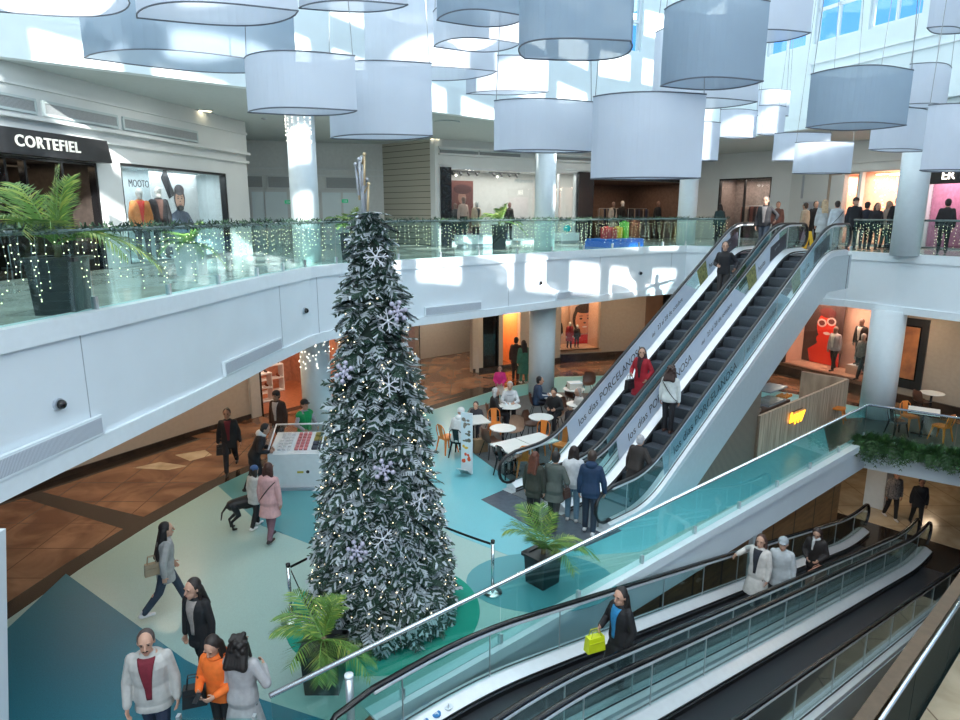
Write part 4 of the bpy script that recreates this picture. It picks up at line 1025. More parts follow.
def palm(label, loc, pot, potm, H, nf, L, seed, stem=.0, lifts=(.5, 1.35), group=None, rz=0., pan=True):
    rr = random.Random(seed); root = thing('potted_palm', label, 'potted palm', loc, rz, group)
    w, h = pot
    b = MB(); b.box((0, 0, h/2), (w*.9, w*.9, h), None, 1.12); b.build('planter', potm, root)
    b = MB()
    for sx, sy, dx, dy in ((0, 1, w, .05), (0, -1, w, .05), (1, 0, .05, w), (-1, 0, .05, w)): b.box((sx*(w/2-.0), sy*(w/2-.0), h), (dx+.05, dy+.05, .05))
    b.build('planter_rim', potm, root); MB().bb(-w*.45, w*.45, -w*.45, w*.45, h-.06, h-.02).build('soil', mat('soil_%d' % seed, (.03, .02, .013), .9, var=.4, vscale=30), root)
    if stem: MB().tube([(0, 0, h-.05), (.02, 0, h+stem*.5), (0, .02, h+stem)], .045, 8).build('stem', mat('stem_%d' % seed, (.12, .10, .05), .8, var=.3), root, True)
    for k in range(nf):
        az = k*2.399+rr.uniform(-.3, .3); lf = lifts[0]+(lifts[1]-lifts[0])*((k*.618) % 1)
        f = frond(rr, az, L*rr.uniform(.8, 1.1), lf, rr.uniform(.42, .72)*(1.15-lf*.35)).build('frond', [M['leaf'], M['leaf_y']], root)
        f.location = (0, 0, h+stem-.04)
    return root
potd = mat('black_planter', (.018, .02, .022), .3, var=.15)
palm('potted palm in a black pot nearest the viewer, between rug and glass railing', (-2.18, 8.2, .006), (.52, .62), potd, .6, 13, 1.15, 31, .12, (.35, 1.3))
palm('potted palm in a square black planter behind the ground railing by the escalator foot', (1.12, 10.85, .011), (.47, .56), potd, .6, 11, 1.25, 32, .12, (.5, 1.3), rz=.75)
pa = at(72, 318, UP)
palm('big potted palm in a dark planter on the upper floor before the black canopy shop', (-5.42, 8.62, UP), (.54, .70), potd, 1., 13, 1.55, 33, .2, (.5, 1.5), rz=.15)
pb = at(208, 276, UP)
palm('small potted palm on the upper floor before the show window with the red jacket', (pb.x-.45, pb.y+.3, UP), (.5, .62), mat('pale_planter', (.5, .55, .56), .4, var=.05), 1., 10, .85, 34, .05, (.2, 1.2))
pc = at(527, 249.5, UP)
palm('potted palm beside the middle round column of the upper floor', (pc.x-1.0, pc.y+.0, UP), (.5, .85), potd, 1., 10, 1.15, 35, .12, (.3, 1.35))
palm('potted palm on the upper floor right behind the tree tip', (-3.6, 18.9, UP), (.5, .7), potd, 1., 9, 1.1, 36, .1, (.5, 1.4))
# ============================================================= rope stands
def stanchion(label, x, y):
    r = thing('stanchion', label, 'stanchion', (x, y, .012))
    MB().lathe([(.17, 0), (.17, .02), (.03, .045)], 24).build('base', M['chrome'], r, True); MB().cyl((0, 0, .03), (0, 0, .95), .028, n=14).build('post', M['chrome'], r, True)
    MB().cyl((0, 0, .95), (0, 0, 1.0), .036, n=14).build('head', M['blackgloss'], r, True); return r
sa, sb, sc = (-3.08, 9.72), (.22, 10.5), (-1.6, 12.05)
stanchion('steel barrier post left of the christmas tree', *sa); stanchion('steel barrier post right of the christmas tree behind the railing', *sb); stanchion('steel barrier post hidden behind the christmas tree', *sc)
def belt(label, a, c, z0=.93, z1=.93, sag=.04):
    b = MB(); n = 12; lo = []; hi = []
    for i in range(n+1):
        t = i/n; x = a[0]+(c[0]-a[0])*t; y = a[1]+(c[1]-a[1])*t; z = z0+(z1-z0)*t-sag*4*t*(1-t); lo.append((x, y, z-.022)); hi.append((x, y, z+.022))
    d = Vector((c[0]-a[0], c[1]-a[1], 0)).normalized(); nn = Vector((-d.y, d.x, 0))*.003
    b.strip([Vector(p)+nn for p in lo], [Vector(p)+nn for p in hi]); b.strip([Vector(p)-nn for p in lo], [Vector(p)-nn for p in hi]); b.strip([Vector(p)-nn for p in hi], [Vector(p)+nn for p in hi]); b.strip([Vector(p)-nn for p in lo], [Vector(p)+nn for p in lo])
    tag(b.build('barrier_belt', M['black']), label, 'barrier belt')
def short(a, c, k=.05): d = (Vector(c)-Vector(a)).normalized()*k; return (a[0]+d.x, a[1]+d.y), (c[0]-d.x, c[1]-d.y)
belt('black retractable belt from the left barrier post round the back of the tree', *short(sa, sc)); belt('black retractable belt from the right barrier post round the back of the tree', *short(sc, sb))
belt('black belt drooping from the left barrier post down to the tree foot', (sa[0]+.05, sa[1]-.02), (-2.55, 9.35), .9, .12, .02)

# ============================================================= phone kiosk
K = thing('promotion_kiosk', 'white promotion kiosk with a slanted glass display case beside the tree', 'kiosk', (-4.35, 15.55, .012), .06)
kw = mat('kiosk_white', (.72, .78, .82), .35, var=.03)
MB().bb(-.72, .55, -.6, .55, .0, .82).build('cabinet', kw, K)
MB().bb(-.78, .6, -.66, .6, .0, .07).build('plinth', M['grey_trim'], K)
b = MB().xz_prism([(-.72, .82), (.55, .82), (.55, .9), (-.72, .9)], -.6, .55); b.build('counter', kw, K)
Rx = Matrix.Rotation(.22, 3, 'X'); c0 = Vector((-.1, -.05, 1.0))
tray = MB().box(c0, (1.2, .95, .03), Rx); tray.build('display_tray', kw, K)
cols = [((.62, .66, .70), 6), ((.55, .20, .22), 6), ((.30, .27, .08), 4)]
for ci, (cc, n) in enumerate(cols):
    mm = paint(cc, .4)
    for r in range(n):
        for q in range(3 if ci < 2 else 2):
            x = -.52+ci*.40+(q+.5)*.33/(3 if ci < 2 else 2); y = -.40+(r+.5)*.8/n
            MB().box(c0+Rx @ Vector((x+.08, y, .035)), (.08 if ci < 2 else .13, .8/n*.72, .045), Rx).build('gift_card', paint((.05, .06, .09), .4) if ci == 2 and r < 2 else mm, K)
g = MB()
for sx in (-.62, .62): g.box(c0+Vector((sx-.08, 0, .10)), (.012, 1.0, .22), Rx)
g.box(c0+Rx @ Vector((-.0, .48, .10)), (1.24, .012, .2), Rx)
g.build('display_glass', M['glass_clear'], K)
MB().cyl((-.72, .42, 1.32), (.52, .42, 1.32), .022, n=8).cyl((-.72, -.5, .98), (-.72, .42, 1.32), .022, n=8).cyl((.52, -.5, .98), (.52, .42, 1.32), .022, n=8).build('case_frame', kw, K, True)
MB().bb(.6, 1.7, -.5, .5, 0, .95).build('side_counter', kw, K)
MB().bb(-.05, .1, -.605, -.6, .42, .47).build('sticker', paint((.45, .38, .05)), K)
MB().cyl((.2, -.606, .45), (.2, -.6, .45), .04, n=16).build('keyhole', M['dark'], K)
o = thing('card_stand', 'small red and white leaflet stand on the kiosk side counter', 'leaflet stand', (-3.5, 15.35, .962), .1)
MB().box((0, 0, .14), (.22, .03, .28), Matrix.Rotation(-.25, 3, 'X')).build('board', M['white'], o); MB().box((0, -.018, .14), (.17, .012, .2), Matrix.Rotation(-.25, 3, 'X')).build('red_print', paint((.5, .03, .05)), o); MB().bb(-.11, .11, -.05, .08, 0, .015).build('foot', M['white'], o)
o = thing('payment_terminal', 'white screen stand on the kiosk beside the attendant in green', 'screen', (-3.65, 16.0, .962), .15)
MB().bb(-.17, .17, .02, .05, .12, .58).build('screen_case', M['white'], o); MB().bb(-.14, .14, .01, .02, .2, .52).build('screen_pane', mat('screen_teal', (.10, .2, .24), .2, emit=.25), o); MB().bb(-.03, .03, .03, .06, 0, .14).bb(-.12, .12, -.05, .12, 0, .015).build('stand', M['white'], o); MB().bb(-.08, .08, .01, .06, .58, .66).build('card_reader', M['dark'], o)

# ============================================================= cafe furniture
def round_table_proto():
    t = thing('cafe_table', '', 'table', (0, 0, 0))
    MB().lathe([(.34, .72), (.36, .725), (.36, .745), (.35, .75)], 32).build('tabletop', M['tabletop'], t); MB().cyl((0, 0, .02), (0, 0, .72), .035, n=12).build('pedestal', M['blackgloss'], t, True)
    MB().lathe([(.24, 0), (.24, .015), (.05, .05)], 24).build('base', M['blackgloss'], t, True); return t
def square_table_proto():
    t = thing('cafe_table', '', 'table', (0, 0, 0))
    MB().bb(-.40, .40, -.40, .40, .72, .75).build('tabletop', M['tabletop'], t); MB().bb(-.03, .03, -.03, .03, .02, .72).build('pedestal', M['blackgloss'], t)
    MB().bb(-.26, .26, -.04, .04, 0, .03).bb(-.04, .04, -.26, .26, 0, .03).build('base', M['blackgloss'], t); return t
def metal_chair_proto(m=None):
    """pressed metal cafe chair: splayed legs, arched back with a centre slat; faces +y"""
    m = m or M['orange']; t = thing('metal_chair', '', 'chair', (0, 0, 0))
    b = MB(); P = [(-.17, -.18), (.17, -.18), (.20, .16), (.13, .21), (-.13, .21), (-.20, .16)]; b.prism(P, .435, .46); b.prism([(x*1.03, y*1.03) for x, y in P], .41, .436); b.build('seat', m, t)
    for sx, sy in ((-1, -1), (1, -1), (-1, 1), (1, 1)):
        bb = MB(); a = Vector((sx*.16, sy*.17, .43)); c = Vector((sx*.22, sy*.235, .0)); s = Vector((-sx*.055, 0, 0)); s2 = Vector((0, -sy*.055, 0))
        bb.add([a+s, a, c, c+s*.45, a+s2, c+s2*.45], [(0, 1, 2, 3), (1, 4, 5, 2)]); bb.tube([a, c], .011, 5); bb.build('leg', m, t)
    b = MB().tube([(-.17, -.17, .44), (-.185, -.215, .62), (-.17, -.24, .76), (-.09, -.255, .84), (.09, -.255, .84), (.17, -.24, .76), (.185, -.215, .62), (.17, -.17, .44)], .013, 6); b.build('back_frame', m, t, True)
    MB().add([(-.075, -.18, .45), (.075, -.18, .45), (.09, -.262, .84), (-.09, -.262, .84), (-.075, -.168, .45), (.075, -.168, .45), (.09, -.25, .84), (-.09, -.25, .84)], [(0, 1, 2, 3), (4, 7, 6, 5), (0, 3, 7, 4), (1, 5, 6, 2)]).build('back_slat', m, t); return t
def shell_chair_proto(m=None):
    m = m or M['brownshell']; t = thing('shell_chair', '', 'chair', (0, 0, 0)); b = MB(); rs = []
    prof = [(.22, .45), (.12, .44), (-.05, .43), (-.16, .45), (-.22, .52), (-.255, .66), (-.27, .80), (-.265, .84)]; W = [.20, .22, .23, .235, .24, .235, .20, .13]
    for off in (0, 1):
        for (y, z), w in zip(prof, W):
            rs.append([(w*q/4, y+(.06*(q/4)**2 if z > .5 else 0)+(.012 if off and z > .5 else 0), z+.05*(q/4)**2*(1 if z < .5 else .2)-(.016 if off else 0)) for q in range(-4, 5)])
    n = len(prof); vs = [p for r in rs for p in r]; fs = []
    for o in (0, n):
        for i in range(n-1):
            for k in range(8): fs.append(((o+i)*9+k, (o+i)*9+k+1, (o+i+1)*9+k+1, (o+i+1)*9+k))
    b.add(vs, fs); b.build('seat_shell', m, t, True)
    for sx, sy in ((-1, -1), (1, -1), (-1, 1), (1, 1)): MB().cyl((sx*.13, sy*.12, .43), (sx*.23, sy*.23, 0), .011, n=6).build('leg', M['blackgloss'], t)
    return t
ZC = .0125
used = {}
def place(kind, proto, label, px, py, z, face=None, group=None, zc=ZC):
    p = at(px, py, z); rz = 0 if face is None else face
    if kind not in used:
        o = proto(); used[kind] = o; o.location = (p.x, p.y, zc); o.rotation_euler = (0, 0, rz)
        o['label'] = label
        if group: o['group'] = group
    else: o = dup(used[kind], (p.x, p.y, zc), rz, label, group)
    return o
TB = {}
for k, kind, px, py, lb in (('a', 'rt', 509, 406, 'round white table where the man in white sits, with a pair on it'), ('b', 'rt', 541, 417, 'round white table between the grey haired diners and the young man in black'), ('c', 'rt', 503, 428, 'round white table in front of the tan padded chair'),
        ('d', 'rt', 551, 396, 'round white table beside the white column'), ('e', 'rt', 578, 404, 'round white table close to the escalator side'), ('f', 'rt', 574, 389, 'round white table carrying a white box, farthest back'),
        ('g', 'st', 473, 420, 'square white table of the person in the white coat'), ('h', 'st', 524, 442, 'square white table nearest the foot of the escalator')):
    TB[k] = place(kind, round_table_proto if kind == 'rt' else square_table_proto, lb, px, py, .75, {'g': .35, 'h': .6}.get(k), 'white cafe tables on the ground floor')
TB['i'] = place('st', square_table_proto, 'second square table pushed against the one at the escalator foot', 544, 450, .75, .6, 'white cafe tables on the ground floor')
TB['j'] = place('st', square_table_proto, 'square table behind the hanging plants beside the right column', 924, 411, .75, -.6, 'white cafe tables on the ground floor')
TB['k'] = place('rt', round_table_proto, 'round table in the dim right corner behind the railing', 932, 393, .75, None, 'white cafe tables on the ground floor')
def facing(px, py, z, tk):
    p = at(px, py, z); q = TB[tk].location; return math.atan2(q.y-p.y, q.x-p.x)-pi/2
for px, py, tk, lb in ((447, 437, 'g', 'orange metal chair at the end of the table with the white coat'), (495, 424, 'c', 'orange metal chair with arched back behind the round table'), (541, 437, 'h', 'orange metal chair behind the square table at the escalator foot'), (527, 459, 'h', 'orange metal chair seen through the escalator handrail bend'), (566, 446, 'i', 'orange metal chair beside the escalator glass'),
        (838, 408, 'j', 'orange metal chair standing at the end of the wooden counter'), (910, 416, 'j', 'orange metal chair behind the square table right of the column'), (942, 426, 'j', 'orange metal chair nearest the hanging plants')):
    place('oc', metal_chair_proto, lb, px, py, .45, facing(px, py, .45, tk), 'orange metal cafe chairs')
for px, py, tk, lb in ((491, 441, 'c', 'brown shell chair in front of the round table with the tan chair'), (531, 425, 'b', 'brown shell chair left of the middle round table'), (537, 405, 'd', 'brown shell chair under the man in the navy jacket'), (573, 397, 'f', 'brown shell chair before the table with the white box'), (567, 411, 'e', 'brown shell chair in front of the table by the escalator side'), (494, 416, 'a', 'brown shell chair of the grey haired person in black'),
        (588, 384, 'f', 'dark shell chair beyond the table with the white box'), (922, 402, 'k', 'brown shell chair left of the dim round table'), (947, 396, 'k', 'dark shell chair right of the dim round table')):
    place('sc', shell_chair_proto, lb, px, py, .45, facing(px, py, .45, tk), 'brown shell cafe chairs')
for px, py, tk, lb in ((514, 431, 'c', 'tan padded chair beside the round table'), (555, 416, 'b', 'tan padded chair behind the young man in black')):
    place('tc', lambda: shell_chair_proto(M['tan']), lb, px, py, .45, facing(px, py, .45, tk), 'tan padded cafe chairs')
for px, py, tk, lb in ((459, 441, 'g', 'black metal chair under the person in the white coat'), (898, 421, 'j', 'black metal chair right beside the right column'), (506, 459, 'h', 'black metal chair at the near corner of the square table')):
    place('bc', lambda: metal_chair_proto(M['blackgloss']), lb, px, py, .45, facing(px, py, .45, tk), 'black metal cafe chairs')
p = TB['f'].location; o = thing('cake_box', 'white cardboard box standing on the farthest round table', 'box', (p.x+.02, p.y, .763), .2)
MB().bb(-.22, .22, -.16, .16, 0, .2).build('box_body', mat('carton_white', (.7, .68, .6), .6, var=.03), o); MB().bb(-.225, .225, -.165, .165, .2, .225).build('lid', M['white'], o)
p = TB['a'].location; o = thing('coffee_cup', 'small cup on the round table in front of the man in white', 'cup', (p.x-.08, p.y+.12, .763)); MB().lathe([(.03, 0), (.045, .07), (.04, .07), (.026, .01)], 16).build('cup', M['white'], o, True); MB().lathe([(.02, 0), (.07, .012), (.07, .016)], 16).build('saucer', M['white'], o, True)
p = TB['c'].location
for o in list(TB.values())+[q for q in bpy.data.objects if q.parent is None and q.name.split('.')[0] in ('metal_chair', 'shell_chair')]:
    v = Vector((o.location.x-3.70, o.location.y-13.81)); c_, s_ = math.cos(math.radians(42.06)), math.sin(math.radians(42.06))
    lx, ly = v.x*c_+v.y*s_, -v.x*s_+v.y*c_; need = 2*WE+.267+.15+(.46 if 'table' in o.name else .33)
    if -2.5 < lx < 8 and 0 < ly < need: o.location.x -= s_*(need-ly); o.location.y += c_*(need-ly)
TB['i'].location += Vector((.742, .67, 0))*.45
TB['h'].location = TB['i'].location-Vector((.825, .565, 0))*.83
# standing menu board
p = at(467, 474, 0); o = thing('menu_stand', 'narrow white menu totem with food pictures on the cyan floor', 'sign', (p.x, p.y, .011), math.radians(-28))
MB().bb(-.16, .16, -.02, .02, .02, 1.62).build('board', M['white'], o); MB().box((0, -.16, .12), (.3, .3, .02), Matrix.Rotation(-.7, 3, 'X')).build('foot', M['steel'], o)
b = MB(); rr = random.Random(4)
for z, c in ((1.45, 0), (1.3, 0), (1.1, 1), (.9, 1), (.72, 3), (.5, 2), (.36, 2)):
    b.cur = c
    for k in range(3): b.ell((rr.uniform(-.09, .09), -.022, z+rr.uniform(-.05, .05)), (rr.uniform(.03, .06), .004, rr.uniform(.02, .06)), 8, 5)
b.build('printed_pictures', [paint((.25, .22, .18)), paint((.15, .13, .10)), paint((.75, .10, .03)), paint((.75, .45, .05))], o)
o = thing('paper_bag', 'brown paper bag on the floor beside the white coat', 'bag', (*at(480, 452, 0)[:2], ZC), .4); MB().bb(-.2, .2, -.09, .09, 0, .38).build('bag_body', paint((.28, .18, .10)), o); MB().tube([(-.08, 0, .38), (-.06, 0, .5), (.06, 0, .5), (.08, 0, .38)], .008, 5).build('handle', paint((.2, .12, .07)), o)

# ============================================================= coffee bar under the escalator
wood_c = wood_mat('counter_planks', (.32, .22, .15), (.56, .43, .31), .5, 1.2, .3, .10, .26, 'X')
mb_, LB_ = frame((7.45, 16.95), (12.0, 21.0)); rzb = mb_.to_euler().z
bar = thing('coffee_counter', 'pale wood plank counter front with the yellow neon sign', 'counter', (7.45, 16.95, .012), rzb)
MB().bb(0, LB_, 0, .08, 0, 1.22).build('front_panel', wood_c, bar); MB().bb(LB_-.06, LB_, .08, 1.5, 0, 1.22).build('side_panel', wood_c, bar); MB().bb(.1, 3.2, .6, 1.2, .0, .95).build('worktop', paint((.12, .07, .05)), bar)
overlay('floor_bar', [(mb_ @ Vector(q))[:2] for q in ((.1, .1, 0), (LB_-.1, .1, 0), (LB_+.2, 4.6, 0), (-1., 4.2, 0))], M['marble_dark'], .009, .0118)
ribs = stripe_mat('ribbed_wood', (.05, .035, .025), (.26, .20, .15), 16., 'X', .5, .35)
me_ = Matrix.Translation((3.70, 13.81, 0)) @ Matrix.Rotation(math.radians(42.06), 4, 'Z')
struct(MB().xz_prism([(1.95, .013), (5.0, .013), (5.0, ME*5-1.16), (1.95, ME*1.95-1.15)], -.10, -.04).build('trim_escalator_infill', ribs, M=me_))
sg = thing('neon_sign', 'glowing yellow neon word on the wooden coffee counter', 'sign', mb_ @ Vector((2.2, -.03, .80)), rzb)
MB().bb(-.42, .42, -.0, .02, -.16, -.14).bb(-.42, .42, .0, .02, .14, .16).build('rail', M['dark'], sg)
text('lettering', 'happy', .40, mat('neon_yellow', (1, .6, .05), emit=3., ecol=(1, .42, .02)), sg, (0, -.02, 0), ext=.012, shear=.25, bold=.012)
o = thing('pastry_case', 'glass pastry case with a pale top on the coffee counter', 'display case', mb_ @ Vector((2.4, .9, .966)), rzb)
MB().bb(-.55, .55, -.28, .28, 0, .06).bb(-.55, .55, -.28, .28, .42, .46).build('shelf', mat('case_top', (.45, .52, .58), .25, .3, var=.05), o); MB().bb(-.55, .55, -.29, -.28, .06, .42).bb(-.55, -.54, -.28, .28, .06, .42).build('case_glass', M['glass_clear'], o); MB().tube([(-.55, .28, .46), (-.2, .28, .85), (.5, .28, .85), (.55, .28, .46)], .015, 5).build('hood_frame', M['blackgloss'], o)
o = thing('coffee_machine', 'black coffee machine at the escalator end of the counter', 'coffee machine', mb_ @ Vector((.9, .9, .966)), rzb)
MB().bb(-.4, .4, -.25, .25, .08, .5).build('machine_body', M['blackgloss'], o); MB().bb(-.42, .42, -.3, .27, 0, .08).build('drip_tray', M['steel'], o)
for k in (-.2, .2): MB().cyl((k, -.27, .2), (k, -.27, .3), .035).cyl((k, -.27, .2), (k, -.42, .19), .012).build('portafilter', M['chrome'], o)
rr = random.Random(9)
for k in range(14):
    q = mb_ @ Vector((3.05+(k % 5)*.11, .72+(k//5)*.11, 1.015)); MB_ = MB().ell((0, 0, 0), (.05, .05, .05), 10, 7)
    o = MB_.build('orange_fruit', paint((.75, .25, .03)), None, True, q); tag(o, 'orange from the heap at the right end of the coffee worktop', 'orange', 'oranges on the coffee worktop')
MB_ = None
o = thing('dark_cabinet', 'dark menu cabinet standing behind the wooden counter', 'cabinet', mb_ @ Vector((4.0, 3.2, .0)), rzb); MB().bb(-.5, .5, -.2, .2, .0, 1.35).build('cabinet_body', M['dark'], o); MB().bb(-.44, .44, -.21, -.2, .15, 1.2).build('door', M['blackgloss'], o)

# ============================================================= upper floor odds and ends
def bench(label, px, py, rz):
    p = at(px, py, UP); o = thing('bench', label, 'bench', (p.x, p.y, UP), rz, 'white benches on the upper floor')
    MB().bb(-.55, .55, -.25, .25, .12, .45).build('seat_block', M['white'], o); MB().bb(-.5, .5, -.2, .2, 0, .12).build('plinth', M['grey_trim'], o)
bench('white block bench in front of the pale fashion window, nearer the tree', 470, 247, .75); bench('white block bench beside the one nearer the tree', 489, 246.5, .75); bench('white block bench right of the middle round column', 566, 243.5, .7)
p = at(567, 243, UP); o = MB().ell((0, 0, 0), (.16, .16, .16), 16, 10).build('play_ball', paint((.02, .55, .60), .3), None, True, (p.x, p.y+.1, UP+.61)); tag(o, 'turquoise ball on the white bench right of the middle column', 'ball')
pt = at(618, 247, UP); o = thing('play_platform', 'bright blue play platform behind the upper glass railing', 'platform', (pt.x, pt.y+.7, UP), .7)
MB().bb(-1.05, 1.05, -.6, .6, 0, .28).build('platform_base', paint((.02, .16, .70), .4), o); MB().bb(-1.0, 1.0, -.55, .55, .28, .30).build('mat', paint((.04, .25, .75), .5), o)
mp = Matrix.Translation(o.location) @ Matrix.Rotation(.7, 4, 'Z')
for x, c, h, lb in ((-.55, (.55, .05, .05), .42, 'red toy block farthest left on the blue platform'), (-.2, (.6, .08, .06), .38, 'red toy block second from the end of the blue platform'), (.15, (.85, .55, .04), .42, 'yellow toy block on the blue platform'), (.55, (.12, .60, .05), .62, 'tall green toy block on the blue platform')):
    q = mp @ Vector((x, 0, .302)); o2 = thing('toy_block', lb, 'toy', q, .7, 'toy blocks on the blue platform'); MB().bb(-.14, .14, -.14, .14, 0, h).build('block', paint(c), o2); MB().cyl((0, 0, h), (0, 0, h+.05), .08).build('stud', paint(c), o2)
ps = at(808, 249, UP); o = thing('wet_floor_sign', 'small yellow wet floor sign at the top of the escalators', 'sign', (ps.x+.2, ps.y+.4, UP), .6)
for s in (-1, 1): MB().add([(-.14, s*.16, 0), (.14, s*.16, 0), (.09, s*.01, .62), (-.09, s*.01, .62), (-.14, s*.15, 0), (.14, s*.15, 0), (.09, 0, .61), (-.09, 0, .61)], [(0, 1, 2, 3), (4, 7, 6, 5), (0, 4, 5, 1), (1, 5, 6, 2), (2, 6, 7, 3), (3, 7, 4, 0)]).build('panel', paint((.85, .58, .02)), o)
# recessed downlights
def downlight(label, px, py, z, m=None, sz=.16, group='downlights'):
    p = at(px, py, z-.01); o = thing('ceiling_downlight', label, 'ceiling light', (p.x, p.y, z-.012), .5, group)
    MB().bb(-sz, sz, -sz*.7, sz*.7, 0, .012).build('diffuser', m or M['lamp'], o); b = MB()
    for x0, x1, y0, y1 in ((-sz-.03, -sz, -sz, sz), (sz, sz+.03, -sz, sz), (-sz, sz, -sz, -sz*.7), (-sz, sz, sz*.7, sz)): b.bb(x0, x1, y0, y1, -.006, .012)
    b.build('frame', M['soffit'], o)
for px, py, lb in ((90, 92, 'lit ceiling downlight above the black canopy shop'), (205, 111, 'lit ceiling downlight above the show window'), (490, 143.5, 'lit ceiling downlight above the pale fashion window'), (435, 139, 'small lit ceiling downlight next to the board wall')): downlight(lb, px, py, SOF, None, .17, 'lit downlights in the upper soffit')
for px, py, lb in ((51, 85, 'small dark smoke detector left of the ceiling downlight'), (264, 119, 'small dark smoke detector above the recess wall')):
    p = at(px, py, SOF-.02); o = thing('smoke_detector', lb, 'smoke detector', (p.x, p.y, SOF-.045)); MB().lathe([(.04, 0), (.08, .02), (.09, .045)], 16).build('housing', M['grey_trim'], o, True); MB().lathe([(.015, -.004), (.02, .0)], 10).build('lens', M['dark'], o)
p = at(447, 122, SOF-.02); o = thing('ceiling_speaker', 'dark oval ceiling fitting beside the tall lantern', 'ceiling fitting', (p.x, p.y, SOF-.03)); MB().lathe([(.34, .0), (.36, .03)], 24).build('grille', M['dark'], o); MB().lathe([(.36, -.01), (.40, -.01), (.40, .03)], 24).build('ring', M['soffit'], o)
# hanging plants in a trough on the corner of the ground floor edge
rr = random.Random(17)
tr = thing('hanging_planter', 'trough of trailing green plants over the ground floor corner by the right column', 'hanging plants', (BC.x, BC.y, .0))
mtr, Ltr = frame((BC.x-.25, BC.y-.22), (W2.x+2.2, W2.y-1.6)); loc = Matrix.Translation((-BC.x, -BC.y, 0))
MB().bb(.0, Ltr, -.34, -.17, -.12, .06).build('trough', M['dark'], tr, M=None).matrix_basis = loc @ mtr
b = MB()
for k in range(2300):
    x = rr.uniform(-.15, Ltr); cl = .5+.5*math.sin(x*3.1)+.25*math.sin(x*7.7); p = Vector((x, -.27+rr.uniform(-.14, .16), .06+rr.random()*.16*(.4+cl))); b.cur = 0 if rr.random() < .72 else (2 if x > Ltr-1.5 and rr.random() < .3 else 1)
    if rr.random() < .5:
        v = Vector((rr.uniform(-.6, .6), rr.uniform(-.9, .5), rr.uniform(.1, .9))).normalized(); ln = rr.uniform(.10, .26)
    else:
        v = Vector((rr.uniform(-.35, .35), rr.uniform(-.5, -.1), -1)).normalized(); ln = rr.uniform(.14, .34)*(1+cl*1.0); p.y = -.38+rr.uniform(-.06, .02)
    s = v.orthogonal().normalized(); s = Matrix.Rotation(rr.uniform(0, pi), 3, v) @ s
    for q in range(4):
        c = p+v*ln*(q+.5)/4
        for sg in (-1, 1):
            e = c+s*sg*.075*(1.2-q*.2)+v*.05; w = v*.018; b.add([c-w, c+w, e+w*.5, e-w*.5], [(0, 1, 2, 3)])
o = b.build('foliage', [mat('ivy_dark', (.035, .10, .03), .5, col2=(.015, .05, .015), vscale=9), mat('ivy_mid', (.045, .125, .03), .5, var=.3), mat('ivy_lime', (.28, .55, .08), .5, var=.2)], tr); o.matrix_basis = loc @ mtr

# ============================================================= posters
def flat(b, cx, cz, rx, rz, y, n=20, rot=0.):
    P = [(cx+rx*math.cos(k*2*pi/n)*math.cos(rot)-rz*math.sin(k*2*pi/n)*math.sin(rot), cz+rx*math.cos(k*2*pi/n)*math.sin(rot)+rz*math.sin(k*2*pi/n)*math.cos(rot)) for k in range(n)]
    b.xz_prism(P, y-.003, y)
def face(b, cx, cz, s, y, skin, hair, dark, lip, smile=True):
    b.cur = hair; flat(b, cx, cz+.12*s, .78*s, .95*s, y); b.cur = skin; flat(b, cx, cz, .6*s, .82*s, y-.004)
    b.cur = hair; flat(b, cx-.05*s, cz+.72*s, .6*s, .28*s, y-.008)
    b.cur = dark
    for q in (-1, 1): flat(b, cx+q*.25*s, cz+.12*s, .10*s, .06*s, y-.012); flat(b, cx+q*.25*s, cz+.28*s, .14*s, .025*s, y-.012)
    flat(b, cx, cz-.14*s, .09*s, .05*s, y-.012); b.cur = lip; flat(b, cx, cz-.38*s, .2*s, .06*s, y-.012)
# man in a beanie, inside the left show window
o = thing('window_poster', 'poster of a man in a dark beanie and padded jacket in the show window', 'poster', mA @ Vector((along_x(mA, 178, 200, .7).x, .75, .4)), mA.to_euler().z)
MB().bb(-.95, .95, 0, .03, 0, 2.3).build('poster_board', paint((.62, .66, .68)), o)
b = MB(); b.cur = 3; b.xz_prism([(-.55, 1.9), (-.35, 2.2), (-.05, 1.5), (-.3, 1.4)], -.006, -.003); b.cur = 1; b.xz_prism([(-.55, 0), (.75, 0), (.72, .7), (.45, 1.05), (.05, 1.15), (-.3, 1.0), (-.55, .6)], -.008, -.004)
for z in (.25, .5, .75): b.cur = 3; b.xz_prism([(-.5, z), (.72, z), (.72, z+.03), (-.5, z+.03)], -.010, -.008)
face(b, .12, 1.38, .30, -.012, 0, 2, 3, 4); b.cur = 2; flat(b, .12, 1.63, .2, .14, -.026); b.cur = 3; flat(b, .12, 1.17, .13, .07, -.026)
b.build('portrait', [paint((.55, .33, .24)), paint((.09, .12, .18)), paint((.07, .06, .07)), paint((.02, .02, .025)), paint((.4, .15, .13))], o)
o.scale = (1.12, 1, 1.1); o.location.z = UP+.12
q = along_x(mA, 139, 184, .5); q2 = thing('shop_sign', 'small dark lettering inside the show window above the orange jacket', 'sign', mA @ q, mA.to_euler().z); text('lettering', 'MOOTO', .26, paint((.05, .05, .06)), q2, (0, 0, 0), ext=.004, sx=.8)
